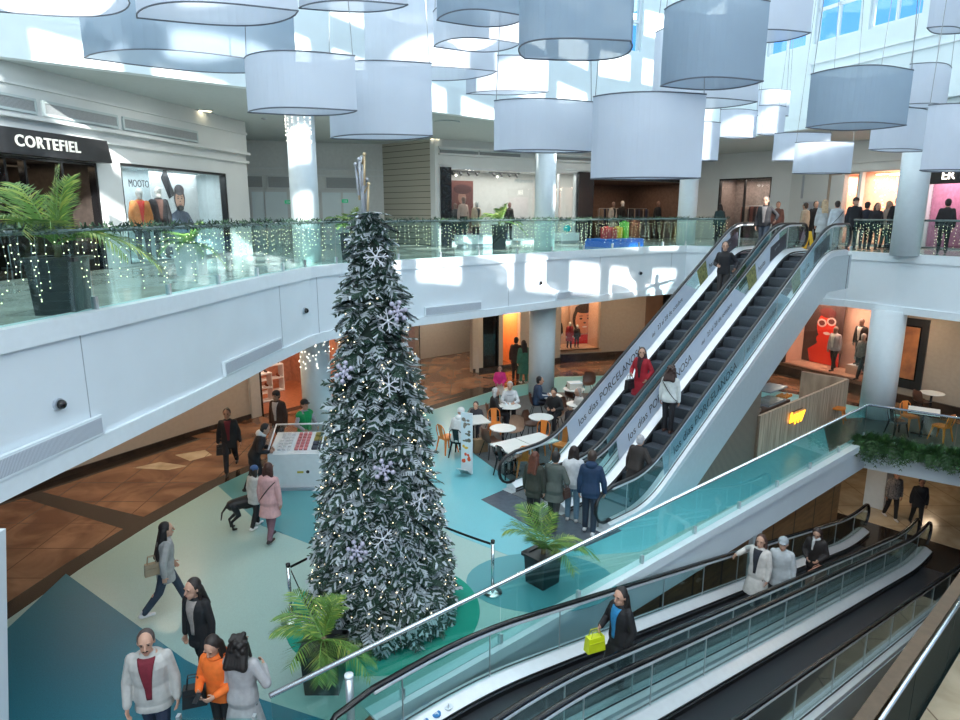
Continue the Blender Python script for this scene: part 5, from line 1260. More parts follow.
# child portrait in the kids shop
o = thing('window_poster', 'large portrait of a smiling child in red in the lit shop window', 'poster', m8 @ Vector((X8(586)+.5, 1.3, -.25)), m8.to_euler().z)
MB().bb(-.75, .75, 0, .03, .72, 2.75).build('poster_board', paint((.40, .26, .2)), o); b = MB()
b.cur = 5; b.xz_prism([(-.72, .72), (.72, .72), (.66, 1.0), (.3, 1.15), (-.3, 1.15), (-.66, 1.0)], -.005, 0); face(b, 0, 1.82, .78, -.008, 0, 1, 2, 4); b.cur = 3; flat(b, 0, 1.52, .13, .035, -.024)
b.build('portrait', [paint((.60, .27, .17)), paint((.03, .018, .015)), paint((.03, .02, .02)), paint((.85, .8, .75)), paint((.5, .1, .1)), paint((.55, .02, .02))], o)
# red figure in glasses in the right shop
o = thing('window_poster', 'poster of a red figure wearing big pale glasses in the lit shop window', 'poster', m11 @ Vector((X11(798)+.25, 1.2, .45)), m11.to_euler().z)
MB().bb(-1.0, .75, 0, .03, 0, 2.6).build('poster_board', paint((.07, .035, .03)), o); b = MB()
b.cur = 0; b.xz_prism([(-.6, 0), (.72, 0), (.7, .55), (.3, .8), (.2, 1.2), (-.25, 1.2), (-.35, .8), (-.75, .5)], -.006, 0); flat(b, .0, 1.55, .42, .55, -.007); flat(b, .05, 1.0, .45, .25, -.006)
for q in (-.2, .22): b.cur = 1; flat(b, q, 1.72+q*.25, .21, .17, -.012); b.cur = 2; flat(b, q, 1.72+q*.25, .14, .105, -.016)
b.cur = 3; flat(b, .06, 1.27, .15, .06, -.014); b.cur = 2; flat(b, .02, 2.1, .38, .2, -.012)
b.build('portrait', [paint((.70, .03, .015)), paint((.72, .45, .40)), paint((.12, .02, .02)), paint((.75, .55, .5))], o)
# picture panel in the far fashion window
xx = (X(470)+X(486))/2; o = thing('window_poster', 'brown fashion picture standing in the far pale shop window', 'poster', mE @ Vector((xx, 1.2, .4)), mE.to_euler().z)
MB().bb(-.55, .55, 0, .03, 0, 2.2).build('poster_board', paint((.18, .06, .05)), o); b = MB(); b.xz_prism([(-.3, 0), (.35, 0), (.3, .8), (.1, 1.2), (-.2, 1.2), (-.32, .7)], -.005, 0); flat(b, -.02, 1.5, .2, .26, -.005); b.cur = 1; flat(b, -.0, 1.85, .45, .2, -.008); b.build('portrait', [paint((.42, .22, .17)), paint((.09, .03, .03))], o)
text('lettering', 'PRIMARK', .2, paint((.35, .42, .45)), o, (2.6, -.9, 2.2), ext=.004, sx=1.3)
for i, (a, lb) in enumerate(((459, 'track of spotlights above the brown fashion picture'), (501, 'track of spotlights in the middle of the pale fashion window'))):
    q = X(a); o = thing('spotlight_track', lb, 'spotlight', mE @ Vector((q+.6, .6, zt-.12)), mE.to_euler().z); MB().bb(-.8, .8, -.03, .03, 0, .06).build('track', M['dark'], o)
    for k in (-.6, -.2, .2, .6): MB().cyl((k, 0, 0), (k+.05, -.08, -.12), .05, n=8).build('spot_head', M['dark'], o)
    MB().ell((-.4, -.06, -.14), (.05, .05, .05), 8, 5).build('bulb', M['bulbw'], o)
# fairy lights in the warm shop at the right
b = MB(); rr = random.Random(2)
for k in range(90):
    x = rr.uniform(h0+.35, h1-.2) if k % 3 == 0 else rr.uniform(h1+.25, h1+1.8); z = zt2-.25-abs(rr.gauss(0, .38)); b.ell((x, .3+rr.random()*.5, z), (.022,)*3, 5, 3)
o = b.build('fairy_lights', [M['bulbw']], M=mH); tag(o, 'many small lights hanging in the warm shop window on the right', 'string lights', None, 'stuff')
b = MB()
for k in range(16):
    x = rr.uniform(h2+.3, h3-.2); z = zt2-.2-rr.random()*.35; b.ell((x, .25, z), (.04,)*3, 6, 4)
o = b.build('fairy_lights', [M['bulbw']], M=mH); tag(o, 'bright lights over the purple shop window at the far right', 'string lights', None, 'stuff')
# ============================================================= people
ear_m = {}
def rot_x(a): return Matrix.Rotation(a, 3, 'X')
TORSO = [(-.10, .150, .105, 0), (-.03, .168, .118, -.004), (.06, .155, .112, 0), (.16, .138, .100, .004), (.28, .155, .108, .006), (.39, .172, .108, .0), (.46, .160, .092, -.008), (.515, .095, .068, -.012), (.55, .058, .056, -.008)]
def ik(S, Tg, l1, l2, pole):
    d = Tg-S; L = min(d.length, (l1+l2)*.995); u = d.normalized(); Tg = S+u*L
    a = (l1*l1-l2*l2+L*L)/(2*L); hgt = math.sqrt(max(0, l1*l1-a*a)); p = pole-u*pole.dot(u); p.normalize()
    return S+u*a+p*hgt, Tg
def person(label, loc, face, h=1.68, legs=((4, 4), (-3, 4)), sit=False, lean=3, L=(-.235, .04, .80), Rr=(.235, .04, .80), yaw=0, pitch=0,
           top=(.05, .05, .06), hem=-.13, puff=.016, sleeve=True, pants=(.03, .03, .035), legw=.012, shoes=(.03, .03, .03), hair=('short', (.04, .025, .02)),
           skin=None, shirt=None, hood=None, vest=None, skirt=None, hat=None, scarf=None, hi=False, name='person', cat='person', group=None, bodym=None, strap=None, build=1.0, facem=True, stripes=None, zfix=None, moustache=False):
    s = h/1.70; vox = .0068 if hi else .0125
    sk = bodym or skin or M['skin']
    hipw = .088; th, shk = .425, .405
    kn = []; ang = []
    lows = []
    for (a, k) in legs:
        a = math.radians(a); k = math.radians(k)
        if sit: a, k = math.radians(86), math.radians(84)
        zt_ = -th*math.cos(a)-shk*math.cos(a-k); lows.append(zt_); ang.append((a, k))
    zp = (.475+.075) if sit else .085-min(lows)
    J = []
    for sx, (a, k) in zip((-1, 1), ang):
        hp = Vector((sx*hipw, 0, zp)); spread = .03 if sit else .006
        kk = hp+Vector((sx*spread, th*math.sin(a), -th*math.cos(a))); an = kk+Vector((sx*.004, shk*math.sin(a-k), -shk*math.cos(a-k))); J.append((hp, kk, an, a-k))
    Rl = rot_x(-math.radians(lean)); O = Vector((0, 0, zp))
    tp = lambda x, y, z: O+Rl @ Vector((x, y, z))
    def torso(mb, inf, z0, z1, flare=0., n=18):
        rs = []; rg = [r for r in TORSO if z0-1e-6 <= r[0] <= z1+1e-6]
        if z0 < -.10:
            k = 5
            pre = []
            for i in range(k):
                z = z0+(-.10-z0)*i/k; f = (-.10-z)/.5; pre.append((z, .155+flare*f, .112+flare*f, 0))
            rg = pre+rg
        for z, rx, ry, yo in rg:
            rx = rx*build+inf; ry = ry*build+inf
            ring = []
            for q in range(n):
                c, d = math.cos(q*2*pi/n), math.sin(q*2*pi/n)
                x = rx*math.copysign(abs(c)**.85, c); y = yo+ry*math.copysign(abs(d)**.9, d)
                ring.append(tp(x, y, z) if z > -.10 else O+Vector((x, y+(-.0)*z, z)))
            rs.append(ring)
        mb.rings(rs)
    arms = []
    for sx, tg in ((-1, L), (1, Rr)):
        S = tp(sx*.178*build, -.008, .455); e, w = ik(S, Vector(tg)+Vector((0, 0, zp-.90 if not sit else zp-.90)), .285, .255, Vector((sx*.55, -.7, -.45))); arms.append((sx, S, e, w))
    root_b = MB()
    torso(root_b, -.008, -.10, .55)
    for hp, kk, an, g in J:
        root_b.cap(hp, kk, .070*build, .044).cap(kk, an, .042, .031); ft = Vector((0, math.cos(g)*0+1, 0)); root_b.cap(an+Vector((0, -.035, -.045)), an+Vector((0, .14, -.055)), .034, .026)
        root_b.ell(kk+(an-kk)*.3+Vector((0, -.008, 0)), (.042, .045, .10), 10, 6)
    # neck and head
    nb = tp(0, -.008, .52); hc = tp(0, .018, .68)
    Hm = Matrix.Rotation(math.radians(yaw), 3, 'Z') @ rot_x(-math.radians(lean*.35+pitch)) @ Matrix.Diagonal((1.13, 1.13, 1.13))
    hp_ = lambda x, y, z: hc+Hm @ Vector((x, y, z))
    root_b.cap(nb, hc+Vector((0, -.012, -.05)), .056, .052)
    root_b.ell(hp_(0, -.005, .018), (.074, .093, .098), 16, 10, Hm); root_b.ell(hp_(0, .022, -.055), (.056, .062, .066), 14, 8, Hm)
    root_b.ell(hp_(0, .050, -.10), (.028, .026, .022), 10, 6, Hm)
    if facem or hi:
        root_b.cap(hp_(0, .086, .012), hp_(0, .106, -.026), .009, .015, 8); root_b.ell(hp_(0, .080, -.062), (.026, .012, .012), 8, 5, Hm)
        for sx in (-1, 1): root_b.ell(hp_(sx*.077, -.012, -.005), (.010, .020, .030), 8, 6, Hm); root_b.ell(hp_(sx*.032, .079, .028), (.026, .012, .008), 8, 5, Hm)
    # hands
    hands = []
    for sx, S, e, w in arms:
        root_b.cap(S, e, .040*build, .033).cap(e, w, .032, .024)
        d = (w-e).normalized(); n = Vector((-sx, .15, 0)); n = (n-d*n.dot(d)).normalized(); sd = d.cross(n); 
        if sd.y*1.0+sd.z*.3 < 0: sd = -sd
        hands.append((w, d, n, sd)); fr = .0088 if hi else .0115
        pm = Matrix((sd, n, d)).transposed(); root_b.ell(w+d*.05, (.040, .017, .052), 10, 6, pm); root_b.cap(w, w+d*.03, .024, .026)
        for q, ln in zip((-1.5, -.5, .5, 1.5), (.058, .072, .078, .068)):
            a = w+d*.088+sd*q*(.0205); m1 = a+(d*.85+n*.45).normalized()*ln*.5; m2 = m1+(d*.45+n*.85).normalized()*ln*.5; root_b.cap(a-d*.02, m1, fr, fr*.95, 7).cap(m1, m2, fr*.95, fr*.8, 7)
        a = w+d*.03+sd*.03; m1 = a+(sd*.75+d*.6+n*.2).normalized()*.035; m2 = m1+(sd*.25+d*.85+n*.45).normalized()*.03; root_b.cap(a-sd*.012, m1, fr*1.25, fr*1.1, 7).cap(m1, m2, fr*1.1, fr*.9, 7)
    body = remeshed(root_b, name, sk, None, vox, 2 if hi else 1)
    body.scale = (s,)*3; body.location = loc; body.rotation_euler = (0, 0, math.radians(face)-pi/2)
    tag(body, label, cat, group)
    cv = .011 if hi else .0165
    P = lambda mb, nm, m, v=cv, sm=2: remeshed(mb, nm, m, body, v, sm)
    # face details
    if facem:
        for sx in (-1, 1):
            MB().ell(hp_(sx*.031, .0805, .010), (.013, .007, .0065), 8, 5, Hm).build('eye', paint((.02, .015, .015), .2), body, True)
            MB().ell(hp_(sx*.033, .0875, .030), (.020, .005, .004), 8, 4, Hm).build('eyebrow', paint(hair[1], .7), body, True)
        MB().ell(hp_(0, .0905, -.062), (.020, .005, .0055), 8, 4, Hm).build('lips', paint((.34, .11, .09), .5), body, True)
    if moustache: MB().ell(hp_(0, .093, -.047), (.030, .007, .008), 8, 4, Hm).build('moustache', paint((.05, .035, .03), .8), body, True)
    # hair
    st, hcn = hair
    hm = paint(hcn, .55, var=.25, vscale=30)
    b = MB()
    if st == 'bald':
        b.ell(hp_(0, -.035, -.005), (.080, .072, .055), 14, 8, Hm)
        for sx in (-1, 1): b.ell(hp_(sx*.068, -.015, .0), (.014, .045, .04), 8, 6, Hm)
    elif st != 'none':
        if st == 'thin': b.ell(hp_(0, -.034, .038), (.081, .086, .088), 16, 10, Hm)
        else: b.ell(hp_(0, -.026, .040), (.081, .090, .092), 16, 10, Hm); b.ell(hp_(0, -.048, -.02), (.078, .062, .075), 14, 8, Hm)
        for sx in (-1, 1): b.ell(hp_(sx*.071, -.020, .03), (.014, .045, .05), 8, 6, Hm)
        if st in ('long', 'vlong', 'curly'):
            ln = {'long': .30, 'vlong': .50, 'curly': .19}[st]; wd = .085 if st != 'curly' else .115
            for q in (-1, -.6, -.2, .2, .6, 1):
                e = tp(q*wd*.9, -.125-.012*abs(q), .68-ln-.02*abs(q)); b.cap(hp_(q*.055, -.055, .0), e, .055 if st != 'curly' else .07, .04 if st != 'curly' else .055)
            for sx in (-1, 1): b.cap(hp_(sx*.072, -.030, .02), tp(sx*(.10 if st != 'curly' else .125), .01, .68-ln*.75), .024 if st != 'curly' else .045, .022)
            if st == 'curly':
                r2 = random.Random(len(label))
                for k in range(26): b.ell(hp_(r2.uniform(-.1, .1), r2.uniform(-.13, .02), r2.uniform(-.17, .12)), (.038,)*3, 8, 5)
        if st == 'bun': b.ell(hp_(0, -.10, .085), (.042,)*3, 10, 6)
        if st == 'pony': b.cap(hp_(0, -.10, .05), tp(.02, -.15, .46), .036, .022)
        if st == 'bob':
            for q in (-1, -.4, .4, 1): b.cap(hp_(q*.062, -.045, .01), hp_(q*.082, -.05, -.12), .045, .038)
            for sx in (-1, 1): b.cap(hp_(sx*.074, -.02, .03), hp_(sx*.080, -.01, -.10), .024, .020)
    if b.v: P(b, 'hair', hm, .010 if hi else .013, 5)
    if hat:
        k, hcol = hat; b = MB()
        b.ell(hp_(0, -.012, .052), (.090, .102, .082), 16, 8, Hm)
        if k == 'cap': b.ell(hp_(0, .095, .055), (.068, .075, .010), 14, 5, Hm)
        if k == 'beanie': b.ell(hp_(0, -.012, .03), (.094, .105, .035), 14, 5, Hm)
        P(b, 'cap' if k == 'cap' else 'knit_hat', paint(hcol, .7), .010, 1)
    # clothes
    tm = paint(top, .75, var=.12, vscale=10, bump=.45) if isinstance(top, tuple) else top
    if top is not None:
        b = MB(); torso(b, puff, hem, .515, .10 if hem < -.25 else .03)
        if hem > -.10: torso(b, puff, -.10, .515)
        if sleeve:
            for sx, S, e, w in arms: b.cap(S+Vector((sx*-.02, 0, 0)), e, .050*(.5+build*.5)+puff*.75, .043+puff*.7).cap(e, w-(w-e)*.06, .043+puff*.7, .033+puff*.6)
        else:
            for sx, S, e, w in arms: b.cap(S+Vector((sx*-.03, 0, 0)), S+(e-S)*.1, .056+puff, .05+puff)
        b.ell(tp(0, -.008, .53), (.072+puff*.4, .070+puff*.4, .030), 14, 6, Rl)
        P(b, 'jacket' if not vest else 'shirt', tm)
        if stripes:
            b = MB()
            for z in (.10, .20, .30, .40): b.bb(0, 0, 0, 0, 0, 0) if False else b.rings([[tp((rx+puff+.004)*math.cos(q*pi/9), (ry+puff+.004)*math.sin(q*pi/9), zz) for q in range(18)] for zz, rx, ry in ((z, .150*build, .104*build), (z+.03, .152*build, .105*build))], False)
            b.build('stripes', paint(stripes, .7), body)
    if vest:
        b = MB(); torso(b, puff+.02, -.08, .50)
        for sx, S, e, w in arms: b.cap(S+Vector((sx*-.04, 0, 0)), S+(e-S)*.12, .066+puff, .06+puff)
        P(b, 'vest', paint(vest, .5, var=.1))
    if shirt:
        ex = puff+.009+(.022 if vest else 0); rs = []
        for z, rx, ry, yo in [(.02, .160, .114, 0)]+[r for r in TORSO if .05 < r[0] < .53]:
            ha = math.radians(5+11*max(0, z-.02)/.44 if z < .45 else (19 if z < .5 else 38)); row = []
            for q in range(7):
                a_ = pi/2-ha+2*ha*q/6; c, d = math.cos(a_), math.sin(a_)
                row.append((rx*build+ex)*Vector((math.copysign(abs(c)**.85, c), 0, 0))+Vector((0, yo+(ry*build+ex)*abs(d)**.9, z)))
            rs.append([tp(*v) for v in row]+[tp(v.x*.9, v.y-.03, v.z) for v in reversed(row)])
        MB().rings(rs).build('undershirt', paint(shirt, .8, var=.15, vscale=25), body, True)
    if scarf: b = MB().ell(tp(0, .0, .55), (.10, .10, .05), 14, 6, Rl).cap(tp(.04, .10, .52), tp(.05, .125, .30), .035, .03); P(b, 'scarf', paint(scarf, .8), .012)
    if hood: b = MB().ell(tp(0, -.075, .54), (.12, .085, .085), 14, 8, Rl).ell(tp(0, -.0, .535), (.105, .10, .05), 14, 6, Rl); P(b, 'hood', paint(hood, .8), .012)
    if pants is not None:
        b = MB(); torso(b, .010, -.10, .08)
        for hp, kk, an, g in J: b.cap(hp+Vector((0, 0, .02)), kk, .088*build+legw, .062+legw).cap(kk, an+(kk-an)*.05, .061+legw, .046+legw)
        P(b, 'trousers', paint(pants, .8, var=.12, vscale=14))
    if skirt: b = MB(); torso(b, .03, -.42 if not sit else -.1, .08, .12); P(b, 'skirt', paint(skirt, .8))
    for i, (hp, kk, an, g) in enumerate(J):
        b = MB().cap(an+Vector((0, -.045, -.038)), an+Vector((0, .155, -.052)), .043, .032).cap(an+Vector((0, -.01, -.01)), an+Vector((0, .0, .03)), .043, .042)
        P(b, 'shoe', paint(shoes, .5), .010 if hi else .014, 1)
    if strap:
        rs = []
        b = MB(); n = 16; pts = []
        for k in range(n+1):
            t = k/n*2*pi; x = math.cos(t); y = math.sin(t); zz = .16+.30*x*-1*strap
            pts.append(tp((.165*build+puff+.01)*x, (.110*build+puff+.008)*y, .20+.26*x*strap))
        b.tube(pts, .011, 5); b.build('bag_strap', paint((.02, .02, .02)), body)
    body['_'] = 0; del body['_']
    if zfix is not None: body.location.z += zfix
    return body, s, zp, arms
def bag(name, label, p, rz, size, col, cat='bag', handle=.12, hcol=None):
    o = thing(name, label, cat, p, rz); w, d, h = size; m = paint(col, .45)
    b = MB(); b.box((0, 0, h/2), (w, d, h), None, .86); b.build('bag_body', m, o)
    hm = paint(hcol, .5) if hcol else m
    for sy in (-1, 1): MB().tube([(-w*.28, sy*d*.3, h*.97), (-w*.2, sy*d*.2, h+handle), (w*.2, sy*d*.2, h+handle), (w*.28, sy*d*.3, h*.97)], .008, 5).build('handle', hm, o)
    MB().bb(-w*.40, w*.40, -d*.56, -d*.44, h*.62, h*.68).build('trim', hm, o)
    return o
def wrist_world(pr, side):
    body, s, zp, arms = pr; w = arms[side][3]; d = (arms[side][3]-arms[side][2]).normalized()
    rz = body.rotation_euler.z; q = Matrix.Rotation(rz, 3, 'Z') @ ((w+d*.09)*s); return q+Vector(body.location)
g = lambda x, y, z=.0125: Vector((*at(x, y, 0)[:2], z))
def gy(px, py_head, hgt, z=.0125):
    """spot on the floor for someone of height hgt whose head top is seen at (px, py)"""
    p = at(px, py_head, hgt+z); return Vector((p.x, p.y, z))
WALK1 = ((24, 6), (-20, 22)); WALK2 = ((-20, 24), (22, 6)); STEP = ((12, 6), (-10, 14))
# --- near left
person('woman in a grey jacket with very long black hair walking away on the pale floor', g(170, 612), 35, 1.62, WALK1, lean=6, L=(-.24, .16, .86), Rr=(.24, -.06, .84), top=(.34, .34, .33), hem=-.24, puff=.03, pants=(.03, .045, .07), shoes=(.65, .65, .66), hair=('vlong', (.012, .009, .009)), hi=True)
pr = g(161, 575); q = bag('handbag', 'beige handbag carried by the long haired woman in the grey jacket', (-5.28, 9.75, .80), .6, (.24, .09, .20), (.34, .27, .18))
person('woman in a black blazer and grey turtleneck walking towards the viewer', gy(195, 578, 1.68), -110, 1.68, STEP, lean=4, yaw=-10, top=(.012, .012, .014), hem=-.20, puff=.018, shirt=(.30, .27, .25), pants=(.012, .012, .014), hair=('long', (.02, .014, .012)), scarf=None, hi=True)
person('stocky balding man in an off-white zip jacket over a burgundy sweater', gy(146, 630, 1.74), -78, 1.74, STEP, lean=3, yaw=8, L=(-.27, .06, .80), Rr=(.25, .14, .84), top=(.44, .44, .42), hem=-.18, puff=.032, shirt=(.16, .012, .025), pants=(.02, .03, .06), shoes=(.5, .5, .5), hair=('thin', (.07, .055, .05)), build=1.14, moustache=True, hi=True)
pw = person('woman in a bright orange hoodie looking down at her phone', gy(216, 634, 1.63), -104, 1.63, ((4, 3), (-4, 5)), lean=6, pitch=24, L=(-.10, .24, 1.02), Rr=(.12, .26, 1.06), top=(.80, .16, .02), hem=-.10, puff=.026, hood=(.78, .15, .02), pants=(.012, .012, .014), hair=('vlong', (.018, .012, .010)), hi=True)
q = wrist_world(pw, 1); o = thing('phone', 'dark phone in the hands of the woman in the orange hoodie', 'phone', (q.x+.02, q.y-.07, q.z+.0), -.2); MB().box((0, 0, .03), (.062, .010, .12), rot_x(-1.0)).build('phone_case', M['blackgloss'], o); MB().box((0, .006, .034), (.054, .004, .108), rot_x(-1.0)).build('screen_pane', M['dark'], o)
bag('handbag', 'black handbag hanging at the side of the woman in orange', (pw[0].location.x-.30, pw[0].location.y-.06, .74), .3, (.28, .14, .24), (.014, .014, .016), handle=.14)
person('woman in a long grey wool coat with dark curly hair seen from behind', gy(238, 638, 1.66), 82, 1.66, ((2, 3), (-3, 3)), lean=2, L=(-.22, .05, .82), Rr=(.19, .20, 1.18), top=(.36, .36, .37), hem=-.46, puff=.028, pants=(.03, .03, .035), hair=('curly', (.010, .007, .006)), hi=True)
# --- by the kiosk
person('woman in a pink puffer coat standing with her back to the viewer', g(272, 540), 75, 1.62, STEP, lean=5, top=(.62, .36, .36), hem=-.34, puff=.035, pants=(.20, .11, .14), shoes=(.03, .02, .02), hair=('bob', (.06, .022, .016)), strap=1, hi=True)
person('child in a blue knit cap and pale coat beside the black dog', g(257, 528), 60, 1.36, STEP, lean=4, top=(.55, .55, .52), hem=-.2, puff=.03, pants=(.012, .012, .014), shoes=(.72, .72, .72), hair=('bob', (.03, .02, .015)), hat=('beanie', (.04, .10, .24)))
pk = person('person in a black jacket with a white hood bending over the display case', (-5.34, 14.9, .0125), 14, 1.70, STEP, lean=24, pitch=14, L=(-.15, .36, .98), Rr=(.12, .34, .98), top=(.014, .012, .014), hem=-.2, puff=.03, hood=(.68, .70, .70), pants=(.02, .02, .025), hair=('short', (.012, .01, .01)))
person('person in a black coat and red shirt striding over the brown marble', g(232, 472), -75, 1.72, WALK2, lean=3, yaw=-5, L=(-.26, .02, .80), Rr=(.27, .0, .82), top=(.012, .012, .014), hem=-.22, puff=.025, shirt=(.13, .012, .02), pants=(.016, .016, .02), hair=('bun', (.05, .03, .02)), skin=M['skin_d'])
bag('handbag', 'dark bag hanging from the hand of the striding person in black', (-6.52, 16.05, .50), .3, (.36, .14, .28), (.03, .022, .02), handle=.16)
person('man in a dark brown jacket and printed shirt standing beyond the kiosk', g(281, 452), -108, 1.75, STEP, lean=3, top=(.045, .022, .016), hem=-.2, puff=.035, shirt=(.45, .42, .42), pants=(.03, .03, .035), hair=('short', (.015, .012, .012)), hat=('beanie', (.02, .018, .02)), skin=M['skin_d'])
person('kiosk attendant in a bright green vest and black cap', (-4.62, 16.75, .0125), -40, 1.72, lean=4, L=(-.2, .28, .98), Rr=(.2, .26, .98), top=(.34, .33, .38), puff=.014, vest=(.0, .27, .08), pants=(.03, .03, .04), hair=('short', (.02, .015, .012)), hat=('cap', (.012, .012, .014)), shirt=(.0, .27, .08))
# --- cafe
def seat(px, py): p = at(px, py, .5); return Vector((p.x, p.y, ZC))
q = TB['a'].location
person('grey haired man in a white patterned sweater sitting behind the cafe table', (q.x+.05, q.y+.62, ZC), -92, 1.74, sit=True, lean=10, L=(-.14, .40, 1.10), Rr=(.14, .40, 1.10), top=(.62, .64, .66), hem=-.10, puff=.022, pants=(.02, .02, .025), hair=('short', (.40, .40, .40)), stripes=(.36, .40, .44))
o = used['sc']; dup(o, (q.x+.05, q.y+.64, ZC), math.radians(-92)-pi/2, 'brown shell chair under the man in the white sweater', 'brown shell cafe chairs')
sc_pos = [o_ for o_ in bpy.data.objects if o_.name.startswith('shell_chair') and o_.parent is None]
def chair_at(lb):
    for o_ in bpy.data.objects:
        if o_.get('label') == lb: return o_
def sitter(chair_label, label, dz=0, **k):
    c = chair_at(chair_label); f = math.degrees(c.rotation_euler.z)+90; fw = Vector((math.cos(math.radians(f)), math.sin(math.radians(f)), 0))
    return person(label, Vector(c.location)+fw*-.03, f, sit=True, **k)
sitter('brown shell chair of the grey haired person in black', 'grey haired person in black sitting left of the man in white', h=1.66, lean=6, L=(-.16, .36, 1.06), Rr=(.16, .36, 1.06), top=(.012, .012, .014), hem=-.1, puff=.03, pants=(.015, .015, .02), hair=('bob', (.5, .5, .5)))
sitter('brown shell chair under the man in the navy jacket', 'man in a navy jacket sitting with his back to the viewer by the white column', h=1.74, lean=8, L=(-.15, .34, 1.08), Rr=(.15, .34, 1.08), top=(.022, .045, .09), hem=-.1, puff=.035, pants=(.02, .02, .03), hair=('short', (.012, .01, .01)))
sitter('tan padded chair behind the young man in black', 'young man in black sitting at the round table near the escalator', h=1.72, lean=14, pitch=14, L=(-.13, .36, 1.08), Rr=(.13, .36, 1.08), top=(.012, .012, .014), hem=-.1, puff=.03, pants=(.015, .015, .02), hair=('short', (.02, .014, .012)))
sitter('black metal chair under the person in the white coat', 'person in a puffy white hooded coat sitting at the square table', h=1.70, lean=14, pitch=10, L=(-.14, .36, 1.06), Rr=(.14, .36, 1.06), top=(.74, .76, .76), hem=-.10, puff=.05, hood=(.74, .76, .76), pants=(.02, .02, .025), hair=('none', (.05, .03, .02)), hat=('beanie', (.74, .76, .76)))
q = TB['g'].location; person('dark haired child leaning on the square table opposite the white coat', (q.x+.12, q.y+.66, ZC), -105, 1.45, sit=True, lean=16, L=(-.12, .34, 1.10), Rr=(.12, .34, 1.10), top=(.03, .03, .04), hem=-.1, pants=(.03, .03, .04), hair=('short', (.012, .01, .01)))
person('child in a pink top and pale skirt standing behind the grey haired diners', gy(500, 366, 1.38), -95, 1.38, top=(.72, .03, .22), hem=-.08, puff=.03, L=(-.12, .22, .98), Rr=(.12, .22, .98), pants=(.02, .02, .025), skirt=(.55, .45, .38), hair=('bob', (.05, .03, .025)))
person('person in dark clothes standing at the lit passage behind the white column', gy(516, 338, 1.72), 70, 1.72, top=(.03, .016, .014), hem=-.2, puff=.03, pants=(.03, .02, .02), hair=('short', (.015, .01, .01)), facem=False)
person('person in a long green coat standing close to the white column', gy(524, 341, 1.68), 110, 1.68, top=(.05, .17, .12), hem=-.5, puff=.035, pants=(.05, .17, .12), shoes=(.6, .6, .55), hair=('long', (.03, .02, .02)), facem=False)
person('person in a light top sitting behind the escalator glass', seat(581, 413), 200, 1.64, sit=True, lean=10, L=(-.14, .36, 1.06), Rr=(.14, .36, 1.06), top=(.60, .58, .56), hem=-.1, pants=(.05, .05, .06), hair=('bob', (.35, .3, .27)))
# --- foot of the escalators
person('red haired woman in a dark olive jacket waiting at the escalator foot', g(533, 526), 58, 1.62, ((2, 3), (-3, 3)), lean=3, top=(.035, .038, .028), hem=-.2, puff=.03, pants=(.015, .015, .018), hair=('long', (.10, .03, .015)), hi=True)
person('man in a grey-green coat just right of the red haired woman', g(553, 528), 62, 1.66, STEP, lean=6, Rr=(.22, .22, .98), top=(.08, .095, .085), hem=-.26, puff=.035, pants=(.03, .035, .035), hair=('short', (.018, .014, .012)), hi=True)
person('woman in a white sweater and jeans beside the man in navy at the escalator foot', (1.98, 13.3, .0125), 78, 1.66, ((2, 3), (-3, 3)), lean=3, top=(.64, .66, .68), hem=-.12, puff=.03, pants=(.12, .22, .30), shoes=(.5, .5, .5), hair=('bob', (.03, .02, .018)), hi=True)
person('man in a navy hoodie, dark jeans and white-soled shoes about to ride up', g(589, 533), 70, 1.76, ((6, 4), (-6, 8)), lean=4, Rr=(.26, .10, .84), top=(.012, .035, .085), hem=-.13, puff=.03, hood=(.012, .035, .085), pants=(.018, .032, .055), shoes=(.55, .55, .56), hair=('short', (.05, .03, .022)), hi=True)
bag('shoulder_bag', 'small brown bag at the hip between the couple at the escalator foot', (1.80, 13.02, .66), .8, (.22, .09, .20), (.09, .045, .035))
ca, sa_ = math.cos(math.radians(42.06)), math.sin(math.radians(42.06))
def on_esc(x, y): return Vector((3.70+ca*x-sa_*y, 13.81+sa_*x+ca*y, fe(x+.1) if x < RUN else HE+.022))
def esc_step_x(px, y, guess):
    """tread along the escalator (lateral offset y) whose rider stands at picture column px"""
    best = min((abs(ppx(on_esc(-.2+k*.4+.22, y)) - px), -.2+k*.4+.22, -.2+k*.4) for k in range(22)); return best
def ppx(p):
    d = p-Vector((0, 0, CAM_Z)); w = d.y*math.cos(PITCH)-d.z*math.sin(PITCH); return 480+F_PX*d.x/w
def rider(label, px, y, face, **k):
    _, x, x0 = esc_step_x(px, y, 0); p = on_esc(x, y); p.z = fe(x0+.1)+.002
    return person(label, p, face, **k)
YL = WE+.267+WE/2
rider('elderly person with grey hair in a dark brown coat riding up near the bottom', 634, .34, 45, h=1.58, lean=14, Rr=(.30, .30, 1.0), top=(.028, .022, .02), hem=-.28, puff=.045, pants=(.02, .02, .02), hair=('short', (.42, .42, .44)), hi=True)
rider('woman in a white jacket with long curly hair riding up the escalator', 672, .82, 55, h=1.66, lean=3, top=(.62, .66, .64), hem=-.04, puff=.03, pants=(.014, .014, .018), shoes=(.09, .04, .03), hair=('curly', (.035, .014, .010)), strap=-1, hi=True)
pr = rider('woman in a long red coat riding down the escalator', 644, YL-.27, -130, h=1.66, lean=2, yaw=25, L=(-.22, .12, .90), Rr=(.18, .24, 1.02), top=(.34, .008, .02), hem=-.48, puff=.03, shirt=(.03, .01, .012), pants=(.16, .16, .17), hair=('long', (.03, .018, .015)), scarf=(.05, .012, .02), hi=True)
q = wrist_world(pr, 1); bag('handbag', 'black handbag on the arm of the woman in the red coat', (q.x-.03, q.y-.02, q.z-.36), .7, (.28, .12, .24), (.012, .012, .014), handle=.12)
